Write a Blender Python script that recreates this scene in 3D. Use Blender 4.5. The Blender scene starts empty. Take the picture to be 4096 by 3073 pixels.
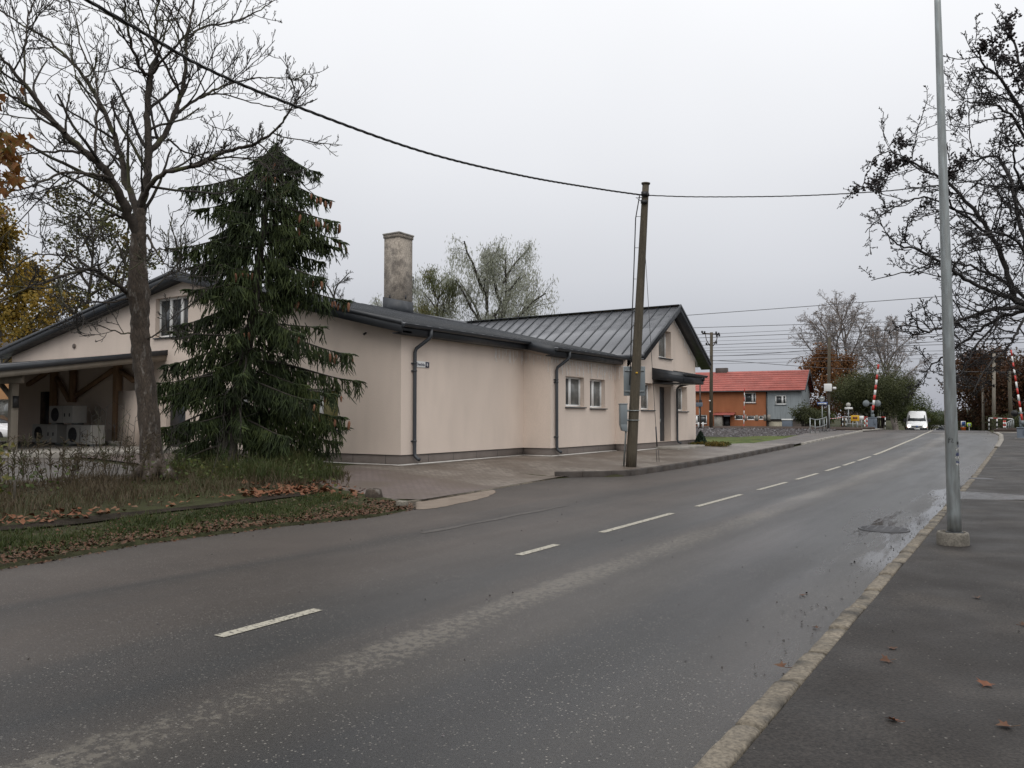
import bpy, math, random
import numpy as np
from mathutils import Vector, Matrix

# ------------------------------------------------------------------ camera, sky, sun, exposure
S = bpy.context.scene
COL = S.collection
FPX, W0, H0 = 3200.0, 4096.0, 3073.0          # focal length and frame in photograph pixels
YAW, PITCH, CAMH = math.radians(32.84), math.radians(2.318), 1.6
cam = bpy.data.cameras.new('camera')
cam.sensor_width = 36.0
cam.lens = 36.0 * FPX / W0
cam.clip_start, cam.clip_end = 0.1, 3000
camo = bpy.data.objects.new('camera', cam)
COL.objects.link(camo)
camo.location = (0, 0, CAMH)
camo.rotation_euler = (math.radians(90) + PITCH, 0, YAW)
S.camera = camo

SUN_EL, SUN_AZ = math.radians(48), math.radians(140)    # azimuth clockwise from +Y
world = bpy.data.worlds.new('World'); S.world = world
world.use_nodes = True
wn, wl = world.node_tree.nodes, world.node_tree.links
wn.clear()
wo = wn.new('ShaderNodeOutputWorld'); bg = wn.new('ShaderNodeBackground')
sky = wn.new('ShaderNodeTexSky'); sky.sky_type = 'NISHITA'; sky.sun_disc = False
sky.sun_elevation = SUN_EL; sky.sun_rotation = SUN_AZ
SKY_ZENITH_GAIN = 1.9
tc = wn.new('ShaderNodeTexCoord'); sx = wn.new('ShaderNodeSeparateXYZ')
wl.new(tc.outputs['Generated'], sx.inputs[0])
zc = wn.new('ShaderNodeClamp'); wl.new(sx.outputs[2], zc.inputs[0])
nz = wn.new('ShaderNodeTexNoise'); nz.inputs['Scale'].default_value = 1.6; nz.inputs['Detail'].default_value = 3
wl.new(tc.outputs['Generated'], nz.inputs['Vector'])
ramp = wn.new('ShaderNodeValToRGB')           # overcast cloud: luminance grows from horizon to zenith
ramp.color_ramp.elements[0].position = 0.0; ramp.color_ramp.elements[0].color = (.30, .31, .36, 1)
ramp.color_ramp.elements[1].position = 1.0; ramp.color_ramp.elements[1].color = (1.35, 1.35, 1.36, 1)
for pos, c in ((.06, (.355, .362, .40)), (.17, (.525, .53, .556)), (.30, (.66, .665, .685)), (.5, (.80, .805, .82))):
    e = ramp.color_ramp.elements.new(pos); e.color = (*c, 1)
wl.new(zc.outputs[0], ramp.inputs[0])
cm = wn.new('ShaderNodeMapRange'); cm.inputs[1].default_value = .3; cm.inputs[2].default_value = .7
cm.inputs[3].default_value = .95; cm.inputs[4].default_value = 1.05
wl.new(nz.outputs[0], cm.inputs[0])
vm = wn.new('ShaderNodeVectorMath'); vm.operation = 'SCALE'
wl.new(ramp.outputs[0], vm.inputs[0]); wl.new(cm.outputs[0], vm.inputs['Scale'])
sk = wn.new('ShaderNodeVectorMath'); sk.operation = 'SCALE'; sk.inputs['Scale'].default_value = .1
wl.new(sky.outputs[0], sk.inputs[0])
mx = wn.new('ShaderNodeMix'); mx.data_type = 'RGBA'; mx.inputs[0].default_value = .94   # cloud cover
wl.new(sk.outputs[0], mx.inputs[6]); wl.new(vm.outputs[0], mx.inputs[7])
bg.inputs[1].default_value = 1.0
wl.new(mx.outputs[2], bg.inputs[0]); wl.new(bg.outputs[0], wo.inputs[0])

sl = bpy.data.lights.new('sun', 'SUN'); sl.energy = 0.7; sl.angle = math.radians(40); sl.color = (1, .965, .92)
so = bpy.data.objects.new('sun', sl); COL.objects.link(so)
so.rotation_euler = (math.pi / 2 - SUN_EL, 0, math.pi - SUN_AZ)
so.location = (5, -10, 30)
vs = S.view_settings
vs.view_transform = 'Standard'; vs.look = 'None'; vs.gamma = 1; vs.use_curve_mapping = False
vs.exposure = 0.36
S.cycles.max_bounces = 6; S.cycles.diffuse_bounces = 3; S.cycles.transparent_max_bounces = 8

# ------------------------------------------------------------------ helpers: rays of the survey camera, to read positions off at known distances
FW = np.array([-math.sin(YAW) * math.cos(PITCH), math.cos(YAW) * math.cos(PITCH), math.sin(PITCH)])
RT = np.array([math.cos(YAW), math.sin(YAW), 0.0]); UP = np.cross(RT, FW)
CP = np.array([0, 0, CAMH])
def ray(u, v): return FW + RT * ((u - W0 / 2) / FPX) - UP * ((v - H0 / 2) / FPX)
def at(u, v, D): return CP + ray(u, v) * D                     # D: distance along the optical axis
def gz(u, v, z): d = ray(u, v); return CP + d * ((z - CAMH) / d[2])
def onX(u, v, x): d = ray(u, v); return CP + d * (x / d[0])
def onY(u, v, y): d = ray(u, v); return CP + d * (y / d[1])
def lerp(a, b, t): return a + (b - a) * t
def sst(a, b, x):
    t = min(1, max(0, (x - a) / (b - a))); return t * t * (3 - 2 * t)
def pw(pts, x):                                               # piecewise linear
    if x <= pts[0][0]: return pts[0][1]
    for (a, fa), (b, fb) in zip(pts, pts[1:]):
        if x <= b: return fa + (fb - fa) * (x - a) / (b - a)
    return pts[-1][1]

class MB:
    """collects geometry; build() links it as one mesh object"""
    def __init__(s): s.V = []; s.n = 0; s.F = []; s.M = []
    def add(s, verts, faces, mi=0):
        verts = np.asarray(verts, float).reshape(-1, 3)
        for f in faces: s.F.append(tuple(i + s.n for i in f)); s.M.append(mi)
        s.V.append(verts); s.n += len(verts)
    def addq(s, verts, quads, mi=0):                          # numpy quads
        q = (np.asarray(quads) + s.n).tolist(); s.F.extend(q); s.M.extend([mi] * len(q))
        s.V.append(np.asarray(verts, float).reshape(-1, 3)); s.n += len(s.V[-1])
    def box(s, a, b, mi=0, rot=0, piv=None):
        x0, y0, z0 = a; x1, y1, z1 = b
        v = np.array([(x0,y0,z0),(x1,y0,z0),(x1,y1,z0),(x0,y1,z0),(x0,y0,z1),(x1,y0,z1),(x1,y1,z1),(x0,y1,z1)], float)
        if rot:
            p = np.array(piv if piv is not None else ((x0+x1)/2, (y0+y1)/2, 0), float); c, si = math.cos(rot), math.sin(rot)
            d = v - p; v = np.stack([p[0]+d[:,0]*c-d[:,1]*si, p[1]+d[:,0]*si+d[:,1]*c, v[:,2]], 1)
        s.add(v, [(0,3,2,1),(4,5,6,7),(0,1,5,4),(1,2,6,5),(2,3,7,6),(3,0,4,7)], mi)
    def obox(s, c, ax, ay, az, mi=0):                          # oriented box: centre and three half-axis vectors
        c, ax, ay, az = (np.asarray(q, float) for q in (c, ax, ay, az))
        v = [c+i*ax+j*ay+k*az for k in (-1,1) for i, j in ((-1,-1),(1,-1),(1,1),(-1,1))]
        s.add(v, [(0,3,2,1),(4,5,6,7),(0,1,5,4),(1,2,6,5),(2,3,7,6),(3,0,4,7)], mi)
    def beam(s, p, q, w, h, mi=0):
        p, q = np.asarray(p, float), np.asarray(q, float); d = q - p; L = np.linalg.norm(d); d = d / L
        up = np.array([0,0,1.]) if abs(d[2]) < .95 else np.array([0,1.,0])
        a = np.cross(d, up); a /= np.linalg.norm(a); b = np.cross(a, d)
        s.obox((p+q)/2, d*L/2, a*w/2, b*h/2, mi)
    def tube(s, pts, r, n=6, mi=0, cap=True):
        P = np.asarray(pts, float); k = len(P)
        R = np.full(k, r, float) if np.isscalar(r) else np.asarray(r, float)
        T = np.gradient(P, axis=0); T /= (np.linalg.norm(T, axis=1)[:,None] + 1e-12)
        m = T.mean(0); ref = np.array([0,0,1.]) if abs(m[2]) < .8*np.linalg.norm(m)+1e-9 else np.array([1.,0.13,0])
        A = np.cross(T, ref); A /= (np.linalg.norm(A, axis=1)[:,None] + 1e-12); B = np.cross(T, A)
        th = np.arange(n) * 2 * math.pi / n
        V = P[:,None,:] + R[:,None,None] * (A[:,None,:]*np.cos(th)[None,:,None] + B[:,None,:]*np.sin(th)[None,:,None])
        V = V.reshape(-1, 3)
        i = np.arange(k-1)[:,None] * n; j = np.arange(n)[None,:]; j2 = (j + 1) % n
        Q = np.stack([i+j, i+j2, i+n+j2, i+n+j], -1).reshape(-1, 4)
        base = s.n
        s.addq(V, Q, mi)
        if cap and n >= 4:
            s.F.append(tuple(range(base, base+n))[::-1]); s.M.append(mi)
            s.F.append(tuple(range(base+(k-1)*n, base+k*n))); s.M.append(mi)
    def lathe(s, c, prof, n=24, mi=0, axis=(0,0,1)):            # profile [(r, h)] round axis through c
        az = np.asarray(axis, float); az /= np.linalg.norm(az)
        ref = np.array([1.,0,0]) if abs(az[0]) < .9 else np.array([0,1.,0])
        ax = np.cross(ref, az); ax /= np.linalg.norm(ax); ay = np.cross(az, ax); c = np.asarray(c, float)
        th = np.arange(n)*2*math.pi/n
        V = np.concatenate([c + az*h + r*(ax*np.cos(th)[:,None] + ay*np.sin(th)[:,None]) for r, h in prof])
        k = len(prof); i = np.arange(k-1)[:,None]*n; j = np.arange(n)[None,:]; j2 = (j+1) % n
        base = s.n
        s.addq(V, np.stack([i+j, i+j2, i+n+j2, i+n+j], -1).reshape(-1,4), mi)
        if prof[0][0] > 1e-4: s.F.append(tuple(range(base, base+n))[::-1]); s.M.append(mi)
        if prof[-1][0] > 1e-4: s.F.append(tuple(range(base+(k-1)*n, base+k*n))); s.M.append(mi)
    def prism(s, poly, d, mi=0):                               # closed polygon of 3-D points extruded by vector d
        P = np.asarray(poly, float); d = np.asarray(d, float); n = len(P)
        s.add(np.concatenate([P, P+d]), [tuple(range(n))[::-1], tuple(range(n, 2*n))] + [(i,(i+1)%n,n+(i+1)%n,n+i) for i in range(n)], mi)
    def grid(s, X, Y, Z, mi=0):                                # 2-D arrays
        a, b = X.shape
        i = np.arange(a-1)[:,None]*b; j = np.arange(b-1)[None,:]
        s.addq(np.stack([X,Y,Z], -1).reshape(-1,3), np.stack([i+j, i+j+1, i+b+j+1, i+b+j], -1).reshape(-1,4), mi)
    def build(s, name, mats, parent=None, smooth=False, uv=None):
        V = np.concatenate(s.V) if s.V else np.zeros((0,3))
        if parent is not None: V = V - np.array(world_loc(parent))
        me = bpy.data.meshes.new(name)
        me.vertices.add(len(V)); me.vertices.foreach_set('co', V.astype(np.float32).ravel())
        cnt = np.array([len(f) for f in s.F], np.int32); tot = int(cnt.sum())
        me.loops.add(tot); me.polygons.add(len(cnt))
        me.loops.foreach_set('vertex_index', np.fromiter((i for f in s.F for i in f), np.int32, tot))
        me.polygons.foreach_set('loop_start', np.concatenate([[0], np.cumsum(cnt)[:-1]]).astype(np.int32))
        if not isinstance(mats, (list, tuple)): mats = [mats]
        for m in mats: me.materials.append(m)
        if len(mats) > 1: me.polygons.foreach_set('material_index', np.array(s.M, np.int32))
        if smooth: me.polygons.foreach_set('use_smooth', np.ones(len(cnt), bool))
        me.update(calc_edges=True)
        if uv is not None:
            lay = me.uv_layers.new(name='UVMap'); vi = np.empty(tot, np.int32); me.loops.foreach_get('vertex_index', vi)
            lay.data.foreach_set('uv', np.asarray(uv, np.float32)[vi].ravel())
        o = bpy.data.objects.new(name, me); COL.objects.link(o)
        if parent is not None: o.parent = parent
        return o
def world_loc(o):
    l = Vector((0,0,0))
    while o is not None: l += o.location; o = o.parent
    return l
def tag(o, label=None, cat=None, group=None, kind=None):
    if label: o['label'] = label
    if cat: o['category'] = cat
    if group: o['group'] = group
    if kind: o['kind'] = kind
    return o
def thing(name, loc, label, cat, group=None):
    o = bpy.data.objects.new(name, None); COL.objects.link(o); o.location = tuple(float(q) for q in loc); o.empty_display_size = .2
    return tag(o, label, cat, group)
def bevel(o, w=.01, seg=2):
    m = o.modifiers.new('bevel', 'BEVEL'); m.width = w; m.segments = seg; m.limit_method = 'ANGLE'; m.angle_limit = math.radians(50)
    return o
def copy_thing(o, loc, label=None, rotz=None):
    c = o.copy(); COL.objects.link(c); c.location = tuple(float(q) for q in loc)
    if rotz is not None: c.rotation_euler = (0, 0, rotz)
    if label: c['label'] = label
    for ch in o.children:
        d = ch.copy(); COL.objects.link(d); d.parent = c
        for g2 in ch.children:
            e2 = g2.copy(); COL.objects.link(e2); e2.parent = d
    return c

# ------------------------------------------------------------------ materials
def newmat(name):
    m = bpy.data.materials.new(name); m.use_nodes = True
    nt = m.node_tree; return m, nt.nodes, nt.links, nt.nodes['Principled BSDF']
def pmat(name, base, rough=.7, var=.2, scale=3, fine=0.0, fscale=60, bump=0.0, bscale=80, metal=0, spec=.5, c2=None, c2t=(.5,.65), c2scale=2, detail=4, stretch=None):
    """procedural: broad tone variation, fine grain, optional second colour in noise patches, optional bump"""
    m, n, l, b = newmat(name)
    t = n.new('ShaderNodeTexCoord'); src = t.outputs['Object']
    if stretch:
        mp = n.new('ShaderNodeMapping'); mp.inputs['Scale'].default_value = stretch; l.new(src, mp.inputs[0]); src = mp.outputs[0]
    def noise(sc, det=detail):
        q = n.new('ShaderNodeTexNoise'); q.inputs['Scale'].default_value = sc; q.inputs['Detail'].default_value = det
        l.new(src, q.inputs['Vector']); return q.outputs[0]
    def mr(x, a, c, lo, hi):
        q = n.new('ShaderNodeMapRange'); q.inputs[1].default_value = a; q.inputs[2].default_value = c
        q.inputs[3].default_value = lo; q.inputs[4].default_value = hi; l.new(x, q.inputs[0]); return q.outputs[0]
    col = n.new('ShaderNodeRGB'); col.outputs[0].default_value = (*base, 1); cur = col.outputs[0]
    if c2:
        q = n.new('ShaderNodeMix'); q.data_type = 'RGBA'; l.new(mr(noise(c2scale, 6), c2t[0], c2t[1], 0, 1), q.inputs[0])
        l.new(cur, q.inputs[6]); q.inputs[7].default_value = (*c2, 1); cur = q.outputs[2]
    f = mr(noise(scale), .3, .7, 1 - var, 1 + var)
    sc = n.new('ShaderNodeVectorMath'); sc.operation = 'SCALE'; l.new(cur, sc.inputs[0]); l.new(f, sc.inputs['Scale']); cur = sc.outputs[0]
    if fine:
        sc = n.new('ShaderNodeVectorMath'); sc.operation = 'SCALE'; l.new(cur, sc.inputs[0])
        l.new(mr(noise(fscale, 2), .3, .7, 1 - fine, 1 + fine), sc.inputs['Scale']); cur = sc.outputs[0]
    l.new(cur, b.inputs['Base Color'])
    l.new(mr(noise(scale * 2.3), .3, .7, max(.02, rough - .1), min(1, rough + .1)), b.inputs['Roughness'])
    b.inputs['Metallic'].default_value = metal; b.inputs['Specular IOR Level'].default_value = spec
    if bump:
        q = n.new('ShaderNodeBump'); q.inputs['Strength'].default_value = bump; q.inputs['Distance'].default_value = .02
        l.new(noise(bscale, 4), q.inputs['Height']); l.new(q.outputs[0], b.inputs['Normal'])
    return m
def leafmat(name, cols, scale=1.2, fscale=25, rough=.65, trans=.25):
    """foliage: colours scattered by noise at clump and leaf size, a little translucent"""
    m, n, l, b = newmat(name)
    t = n.new('ShaderNodeTexCoord')
    a = n.new('ShaderNodeTexNoise'); a.inputs['Scale'].default_value = scale; a.inputs['Detail'].default_value = 2; l.new(t.outputs['Object'], a.inputs['Vector'])
    c = n.new('ShaderNodeTexNoise'); c.inputs['Scale'].default_value = fscale; c.inputs['Detail'].default_value = 1; l.new(t.outputs['Object'], c.inputs['Vector'])
    s = n.new('ShaderNodeMath'); s.operation = 'ADD'; l.new(a.outputs[0], s.inputs[0]); l.new(c.outputs[0], s.inputs[1])
    mr = n.new('ShaderNodeMapRange'); mr.inputs[1].default_value = .72; mr.inputs[2].default_value = 1.28; l.new(s.outputs[0], mr.inputs[0])
    r = n.new('ShaderNodeValToRGB'); els = r.color_ramp.elements
    for i, q in enumerate(cols):
        p = i / max(1, len(cols) - 1)
        e = els[i] if i < 2 else els.new(p)
        e.position = p; e.color = (*q, 1)
    l.new(mr.outputs[0], r.inputs[0]); l.new(r.outputs[0], b.inputs['Base Color'])
    b.inputs['Roughness'].default_value = rough; b.inputs['Specular IOR Level'].default_value = .3
    if trans:
        tr = n.new('ShaderNodeBsdfTranslucent'); l.new(r.outputs[0], tr.inputs[0])
        mxs = n.new('ShaderNodeMixShader'); mxs.inputs[0].default_value = trans
        l.new(b.outputs[0], mxs.inputs[1]); l.new(tr.outputs[0], mxs.inputs[2]); l.new(mxs.outputs[0], n['Material Output'].inputs[0])
    return m

def plaster(name, base):
    m = pmat(name, base, rough=.9, var=.055, scale=.9, fine=.06, fscale=90, bump=.35, bscale=150, spec=.2, stretch=(1, 1, .35), c2=tuple(q * .95 for q in base), c2t=(.5, .75), c2scale=2.2)
    return m
M = {}
M['plaster'] = plaster('plaster pale pink', (.685, .582, .50))
M['orange_wall'] = pmat('orange plaster', (.33, .13, .064), .9, .1, 1.5, spec=.2, fine=.06, stretch=(1,1,.4))
M['peach_wall'] = pmat('peach plaster', (.46, .25, .12), .9, .06, 1.5, spec=.2)
M['grey_sheet'] = pmat('grey sheet cladding', (.25, .278, .29), .6, .14, 3, stretch=(2.5, 2.5, .25), c2=(.1,.1,.095), c2t=(.62,.75), c2scale=1.6)
M['plinth'] = pmat('plinth panel', (.135, .112, .098), .8, .12, 1.5, fine=.1, fscale=90, bump=.15)
M['anthracite'] = pmat('anthracite metal', (.034, .038, .044), .42, .12, 2, spec=.5)
M['roof_metal'] = pmat('standing seam steel', (.15, .155, .168), .32, .10, 1.2, spec=.55)
M['red_roof'] = pmat('red tile sheet', (.32, .088, .07), .65, .16, .8, spec=.35, fine=.12, fscale=6)
M['dark_roof'] = pmat('old dark roof', (.06, .05, .045), .8, .2, 1)
M['white_frame'] = pmat('white plastic frame', (.82, .82, .80), .4, .03, 3)
M['glass'] = pmat('window glass', (.05, .055, .058), .06, .1, 1.0, spec=.6)
M['blind'] = pmat('grey blind behind glass', (.145, .146, .136), .14, .1, 2.2, spec=.6)
M['yellow_glass'] = pmat('yellowish curtain behind glass', (.24, .22, .09), .2, .1, 2)
M['concrete'] = pmat('concrete', (.27, .25, .22), .85, .2, 2.5, fine=.15, fscale=40, bump=.3, bscale=60, c2=(.12,.115,.1), c2t=(.6,.75), c2scale=3)
M['kerb_dark'] = pmat('dark kerb stone', (.046, .037, .031), .8, .25, 2.5, fine=.2, fscale=50, bump=.3)
M['kerb_tan'] = pmat('worn kerb stone', (.155, .132, .100), .85, .3, 1.6, fine=.4, fscale=40, bump=.9, bscale=30, c2=(.062,.055,.045), c2t=(.5,.66), c2scale=5)
M['concrete_dark'] = pmat('damp concrete', (.175, .158, .13), .85, .25, 4, fine=.25, fscale=50, bump=.5, bscale=60, c2=(.09,.082,.068), c2t=(.52,.66), c2scale=5)
M['chimney'] = pmat('weathered chimney render', (.31, .27, .225), .95, .18, 1.2, fine=.3, fscale=18, bump=.7, bscale=20, c2=(.15,.13,.11), c2t=(.46,.66), c2scale=3.2)
M['pine_wood'] = pmat('pine timber', (.30, .185, .105), .75, .15, 3, stretch=(4,4,.5), fine=.1)
M['grey_wood'] = pmat('greyed timber', (.21, .185, .15), .85, .15, 3, stretch=(1,1,.3))
M['pole_wood'] = pmat('tarred pole wood', (.075, .062, .042), .9, .25, 3, fine=.3, fscale=30, stretch=(5,5,.35), bump=.4, bscale=30)
M['galv'] = pmat('galvanised steel', (.27, .285, .28), .40, .16, 5, metal=.6, stretch=(3,3,.5), c2=(.33,.36,.36), c2t=(.45,.65), c2scale=9)
M['grey_paint'] = pmat('grey painted steel', (.17, .195, .205), .5, .1, 3)
M['blue_grey'] = pmat('blue grey cabinet paint', (.13, .155, .19), .5, .12, 2)
M['white_paint'] = pmat('white paint', (.72, .72, .70), .45, .05, 2)
M['red_paint'] = pmat('red paint', (.45, .03, .02), .45, .1, 2)
M['black'] = pmat('black plastic', (.015, .015, .016), .5, .1, 4)
M['rubber'] = pmat('rubber', (.02, .02, .02), .8, .1, 4)
M['yellow_paint'] = pmat('yellow paint', (.62, .36, .02), .5, .1, 2)
M['blue_paint'] = pmat('blue sign paint', (.03, .08, .26), .4, .08, 2)
M['navy'] = pmat('navy sign paint', (.008, .010, .05), .35, .05, 2)
M['lime'] = pmat('fluorescent sign border', (.55, .75, .05), .5, .03, 2)
M['cable'] = pmat('black cable', (.012, .012, .012), .6, .1, 5)
M['wire'] = pmat('weathered wire', (.07, .07, .075), .6, .1, 5)
M['ac_white'] = pmat('dirty white casing', (.40, .39, .36), .5, .07, 2)
M['van_white'] = pmat('white car paint', (.78, .78, .78), .25, .03, 2, spec=.6)
M['silver_car'] = pmat('dark car paint', (.04, .045, .055), .3, .05, 2)
M['headlight'] = newmat('lit headlight')[0]
_n = M['headlight'].node_tree.nodes['Principled BSDF']; _n.inputs['Emission Color'].default_value = (1, .93, .8, 1); _n.inputs['Emission Strength'].default_value = 5
M['lens'] = pmat('lamp lens', (.3, .3, .3), .1, .05, 2)
M['amber'] = pmat('orange lens', (.5, .12, .02), .2, .05, 2)
M['light_string'] = pmat('white fairy light wire', (.75, .74, .72), .5, .03, 3)
M['seal'] = pmat('pale mortar strip', (.55, .53, .49), .9, .15, 3)
M['rail'] = pmat('rail steel', (.075, .055, .045), .55, .2, 3, metal=.3)
M['bark_ash'] = pmat('ash bark', (.052, .039, .029), .95, .3, 2.5, fine=.4, fscale=22, bump=.9, bscale=16, stretch=(2.2,2.2,.9), c2=(.13,.115,.10), c2t=(.56,.66), c2scale=4.5)
M['bark_limb'] = pmat('dark limb bark', (.042, .033, .026), .95, .3, 2, fine=.3, fscale=24, bump=.6, bscale=18, c2=(.05,.052,.02), c2t=(.55,.65), c2scale=2)
M['twig'] = pmat('grey brown twigs', (.032, .027, .023), .9, .3, 2, c2=(.065,.065,.03), c2t=(.52,.66), c2scale=1.2)
M['bark_dark'] = pmat('dark bark', (.045, .038, .03), .95, .3, 3, fine=.3, fscale=20, bump=.6, bscale=16)
M['twig_black'] = pmat('dark twigs', (.022, .019, .018), .9, .3, 2)
M['twig_pale'] = pmat('pale birch twigs', (.20, .172, .155), .9, .25, 1)
M['bark_birch'] = pmat('birch bark', (.30, .27, .25), .9, .3, 2, c2=(.06,.05,.05), c2t=(.5,.6), c2scale=4)
M['spruce'] = leafmat('spruce needles', [(.014,.022,.008), (.032,.048,.014), (.070,.092,.026)], .8, 7, trans=.08)
M['cone'] = pmat('spruce cone', (.20, .09, .048), .8, .25, 20, fine=.3, fscale=120)
M['maple_orange'] = leafmat('orange maple leaves', [(.075,.028,.008), (.17,.065,.012), (.12,.09,.02)], 3, 20)
M['yellow_leaf'] = leafmat('yellow maple leaves', [(.07,.075,.02), (.24,.155,.025), (.38,.24,.03)], .55, 14)
M['green_yellow'] = leafmat('fading leaves', [(.045,.055,.015), (.08,.085,.02), (.19,.125,.028)], .7, 14)
M['willow_pale'] = leafmat('pale willow leaves', [(.26,.28,.21), (.42,.43,.36), (.20,.21,.14)], .5, 8, trans=.45)
M['willow_green'] = leafmat('willow leaves', [(.07,.085,.03), (.13,.14,.06), (.2,.17,.06)], .5, 8)
M['bush_green'] = leafmat('green willow bush leaves', [(.028,.034,.014), (.060,.068,.026), (.12,.128,.058)], .5, 6)
M['bush_yellow'] = leafmat('yellow green leaves', [(.03,.045,.012), (.06,.08,.02), (.11,.11,.03)], .4, 6)
M['rust_leaf'] = leafmat('rusty leaves', [(.07,.034,.014), (.16,.07,.024), (.25,.12,.04)], .5, 6, trans=.35)
M['brown_leaf'] = leafmat('brown oak leaves', [(.042,.022,.012), (.095,.042,.02), (.07,.055,.025)], .5, 5, trans=.3)
M['forest'] = leafmat('far forest', [(.03,.04,.025), (.05,.06,.04), (.08,.08,.06)], .06, .5, trans=0)
M['grass'] = leafmat('grass blades', [(.03,.042,.011), (.05,.068,.017), (.095,.08,.036)], 1.0, 9)
M['dry_grass'] = leafmat('dry weeds', [(.055,.04,.024), (.10,.075,.045), (.045,.055,.018)], 1.2, 12)
M['litter'] = leafmat('fallen leaf litter', [(.040,.024,.014), (.10,.042,.020), (.085,.062,.038)], 2.5, 18, trans=0)
M['litter_bright'] = leafmat('fresh fallen leaves', [(.085,.032,.015), (.17,.062,.026), (.12,.075,.04)], 2, 14, trans=0)
M['berry'] = pmat('dark berries', (.02, .012, .012), .4, .1, 5)
M['thuja'] = leafmat('thuja', [(.01,.02,.012), (.02,.04,.02)], 3, 30, trans=0)
M['ballast'] = pmat('ballast stone', (.060, .052, .052), .9, .35, 1.6, fine=.5, fscale=14, c2=(.16,.155,.16), c2t=(.56,.63), c2scale=6)
# ------------------------------------------------------------------ ground levels
RISE, DROP = .47, -1.2
def rz(Y): return RISE * sst(20, 60, Y) + (DROP - RISE) * sst(71, 126, Y)
CXP = [(-80, -5.0), (35, -5.0), (50, -5.3), (63, -5.95), (78, -6.9), (110, -9.8), (150, -13.4), (300, -27), (700, -63)]
def cx(Y): return pw(CXP, Y)
LEP = [(-80, -8.9), (3, -8.9), (6, -9.35), (8, -9.15), (9.6, -8.75), (10.7, -8.95), (11.4, -9.6), (14.9, -9.93), (18.2, -10.25), (18.9, -9.85), (19.7, -9.0), (22, -9.0), (38, -9.1), (50, -9.35), (58, -9.8), (65, -10.3), (78, -11.0), (110, -13.6), (150, -17.2), (300, -31), (700, -67)]
REP = [(-80, -1.27), (46, -1.27), (55, -1.5), (64, -2.1), (78, -3.1), (110, -6.2), (150, -9.8), (300, -23.2), (700, -59)]
def le(Y): return pw(LEP, Y)
def re_(Y): return pw(REP, Y)
def G(X, Y):
    r = rz(Y); L = le(Y); R = re_(Y)
    if L <= X <= R: return r
    if X > R:
        return r + .055 + (.0 if Y < 74 else -.1)
    d = L - X
    side = pw([(-50, .05), (9.5, .05), (11, .02), (18, .02), (19.5, .14), (37, .14), (39, .03), (60, .05), (700, -.2)], Y)
    far = pw([(-50, .25), (14, .25), (16, .30), (36, .33), (40, .22), (52, .12), (57, .12), (61, .56), (73, .56), (77, .32), (140, .3), (700, .3)], Y)
    base = lerp(r + side, far, sst(0, 4.5, d))
    if 36 < Y < 60: base += (.17 * sst(36, 42, Y) * sst(60, 56, Y)) * sst(1.9, 3.4, d) * (1 - sst(4, 10, d)) - (.10 * sst(36, 42, Y) * sst(60, 57, Y)) * sst(5, 11, d)
    if Y < 30: base += .20 * sst(5, 13, d)
    if Y > 55: base = lerp(r + side, far, sst(.3, 2.5, d))
    # low weedy hump where the two trees stand
    if Y < 16: base += .12 * math.exp(-((X + 14.3) / 1.6) ** 2) * sst(16, 12, Y)
    return base
def sheet(name, polyfn, t0, t1, nt, ns, mat, off=.0, hf=None, uvx=False, kind='structure'):
    """strip between two side lines polyfn(t) -> (xa, xb) along t = Y"""
    mb = MB(); T = np.linspace(t0, t1, nt) if not isinstance(t0, (list, np.ndarray)) else np.asarray(t0, float)
    X = np.zeros((len(T), ns)); Yv = np.zeros_like(X); Z = np.zeros_like(X); uv = []
    for i, t in enumerate(T):
        a, b = polyfn(t)
        for j in range(ns):
            x = lerp(a, b, j / (ns - 1)); X[i, j] = x; Yv[i, j] = t
            Z[i, j] = (hf or G)(x, t) + off
            uv.append((x - cx(t) - 5.0, t))
    mb.grid(X, Yv, Z)
    o = mb.build(name, mat, smooth=True, uv=uv if uvx else None)
    return tag(o, kind=kind)

# base terrain: one sheet out to the horizon
m, n, l, b = newmat('soil and short grass')
t = n.new('ShaderNodeTexCoord')
a1 = n.new('ShaderNodeTexNoise'); a1.inputs['Scale'].default_value = .5; a1.inputs['Detail'].default_value = 8; l.new(t.outputs['Object'], a1.inputs['Vector'])
a2 = n.new('ShaderNodeTexNoise'); a2.inputs['Scale'].default_value = 14; a2.inputs['Detail'].default_value = 5; l.new(t.outputs['Object'], a2.inputs['Vector'])
r1 = n.new('ShaderNodeValToRGB'); e = r1.color_ramp.elements
e[0].position = .3; e[0].color = (.034, .027, .018, 1); e[1].position = .8; e[1].color = (.05, .058, .02, 1)
q = e.new(.55); q.color = (.038, .04, .017, 1)
ad = n.new('ShaderNodeMath'); ad.operation = 'MULTIPLY_ADD'; ad.inputs[1].default_value = .5; l.new(a2.outputs[0], ad.inputs[0])
hv = n.new('ShaderNodeMath'); hv.operation = 'MULTIPLY'; hv.inputs[1].default_value = .55; l.new(a1.outputs[0], hv.inputs[0]); l.new(hv.outputs[0], ad.inputs[2])
l.new(ad.outputs[0], r1.inputs[0]); l.new(r1.outputs[0], b.inputs['Base Color']); b.inputs['Roughness'].default_value = .95
b.inputs['Specular IOR Level'].default_value = .15
bp = n.new('ShaderNodeBump'); bp.inputs['Strength'].default_value = .6; bp.inputs['Distance'].default_value = .04; l.new(a2.outputs[0], bp.inputs['Height']); l.new(bp.outputs[0], b.inputs['Normal'])
M['soil'] = m
mb = MB()
xs = np.unique(np.concatenate([np.linspace(-900, -60, 12), np.linspace(-60, -18, 22), np.linspace(-18, 3, 64), np.linspace(3, 40, 10), np.linspace(40, 600, 6)]))
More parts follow.
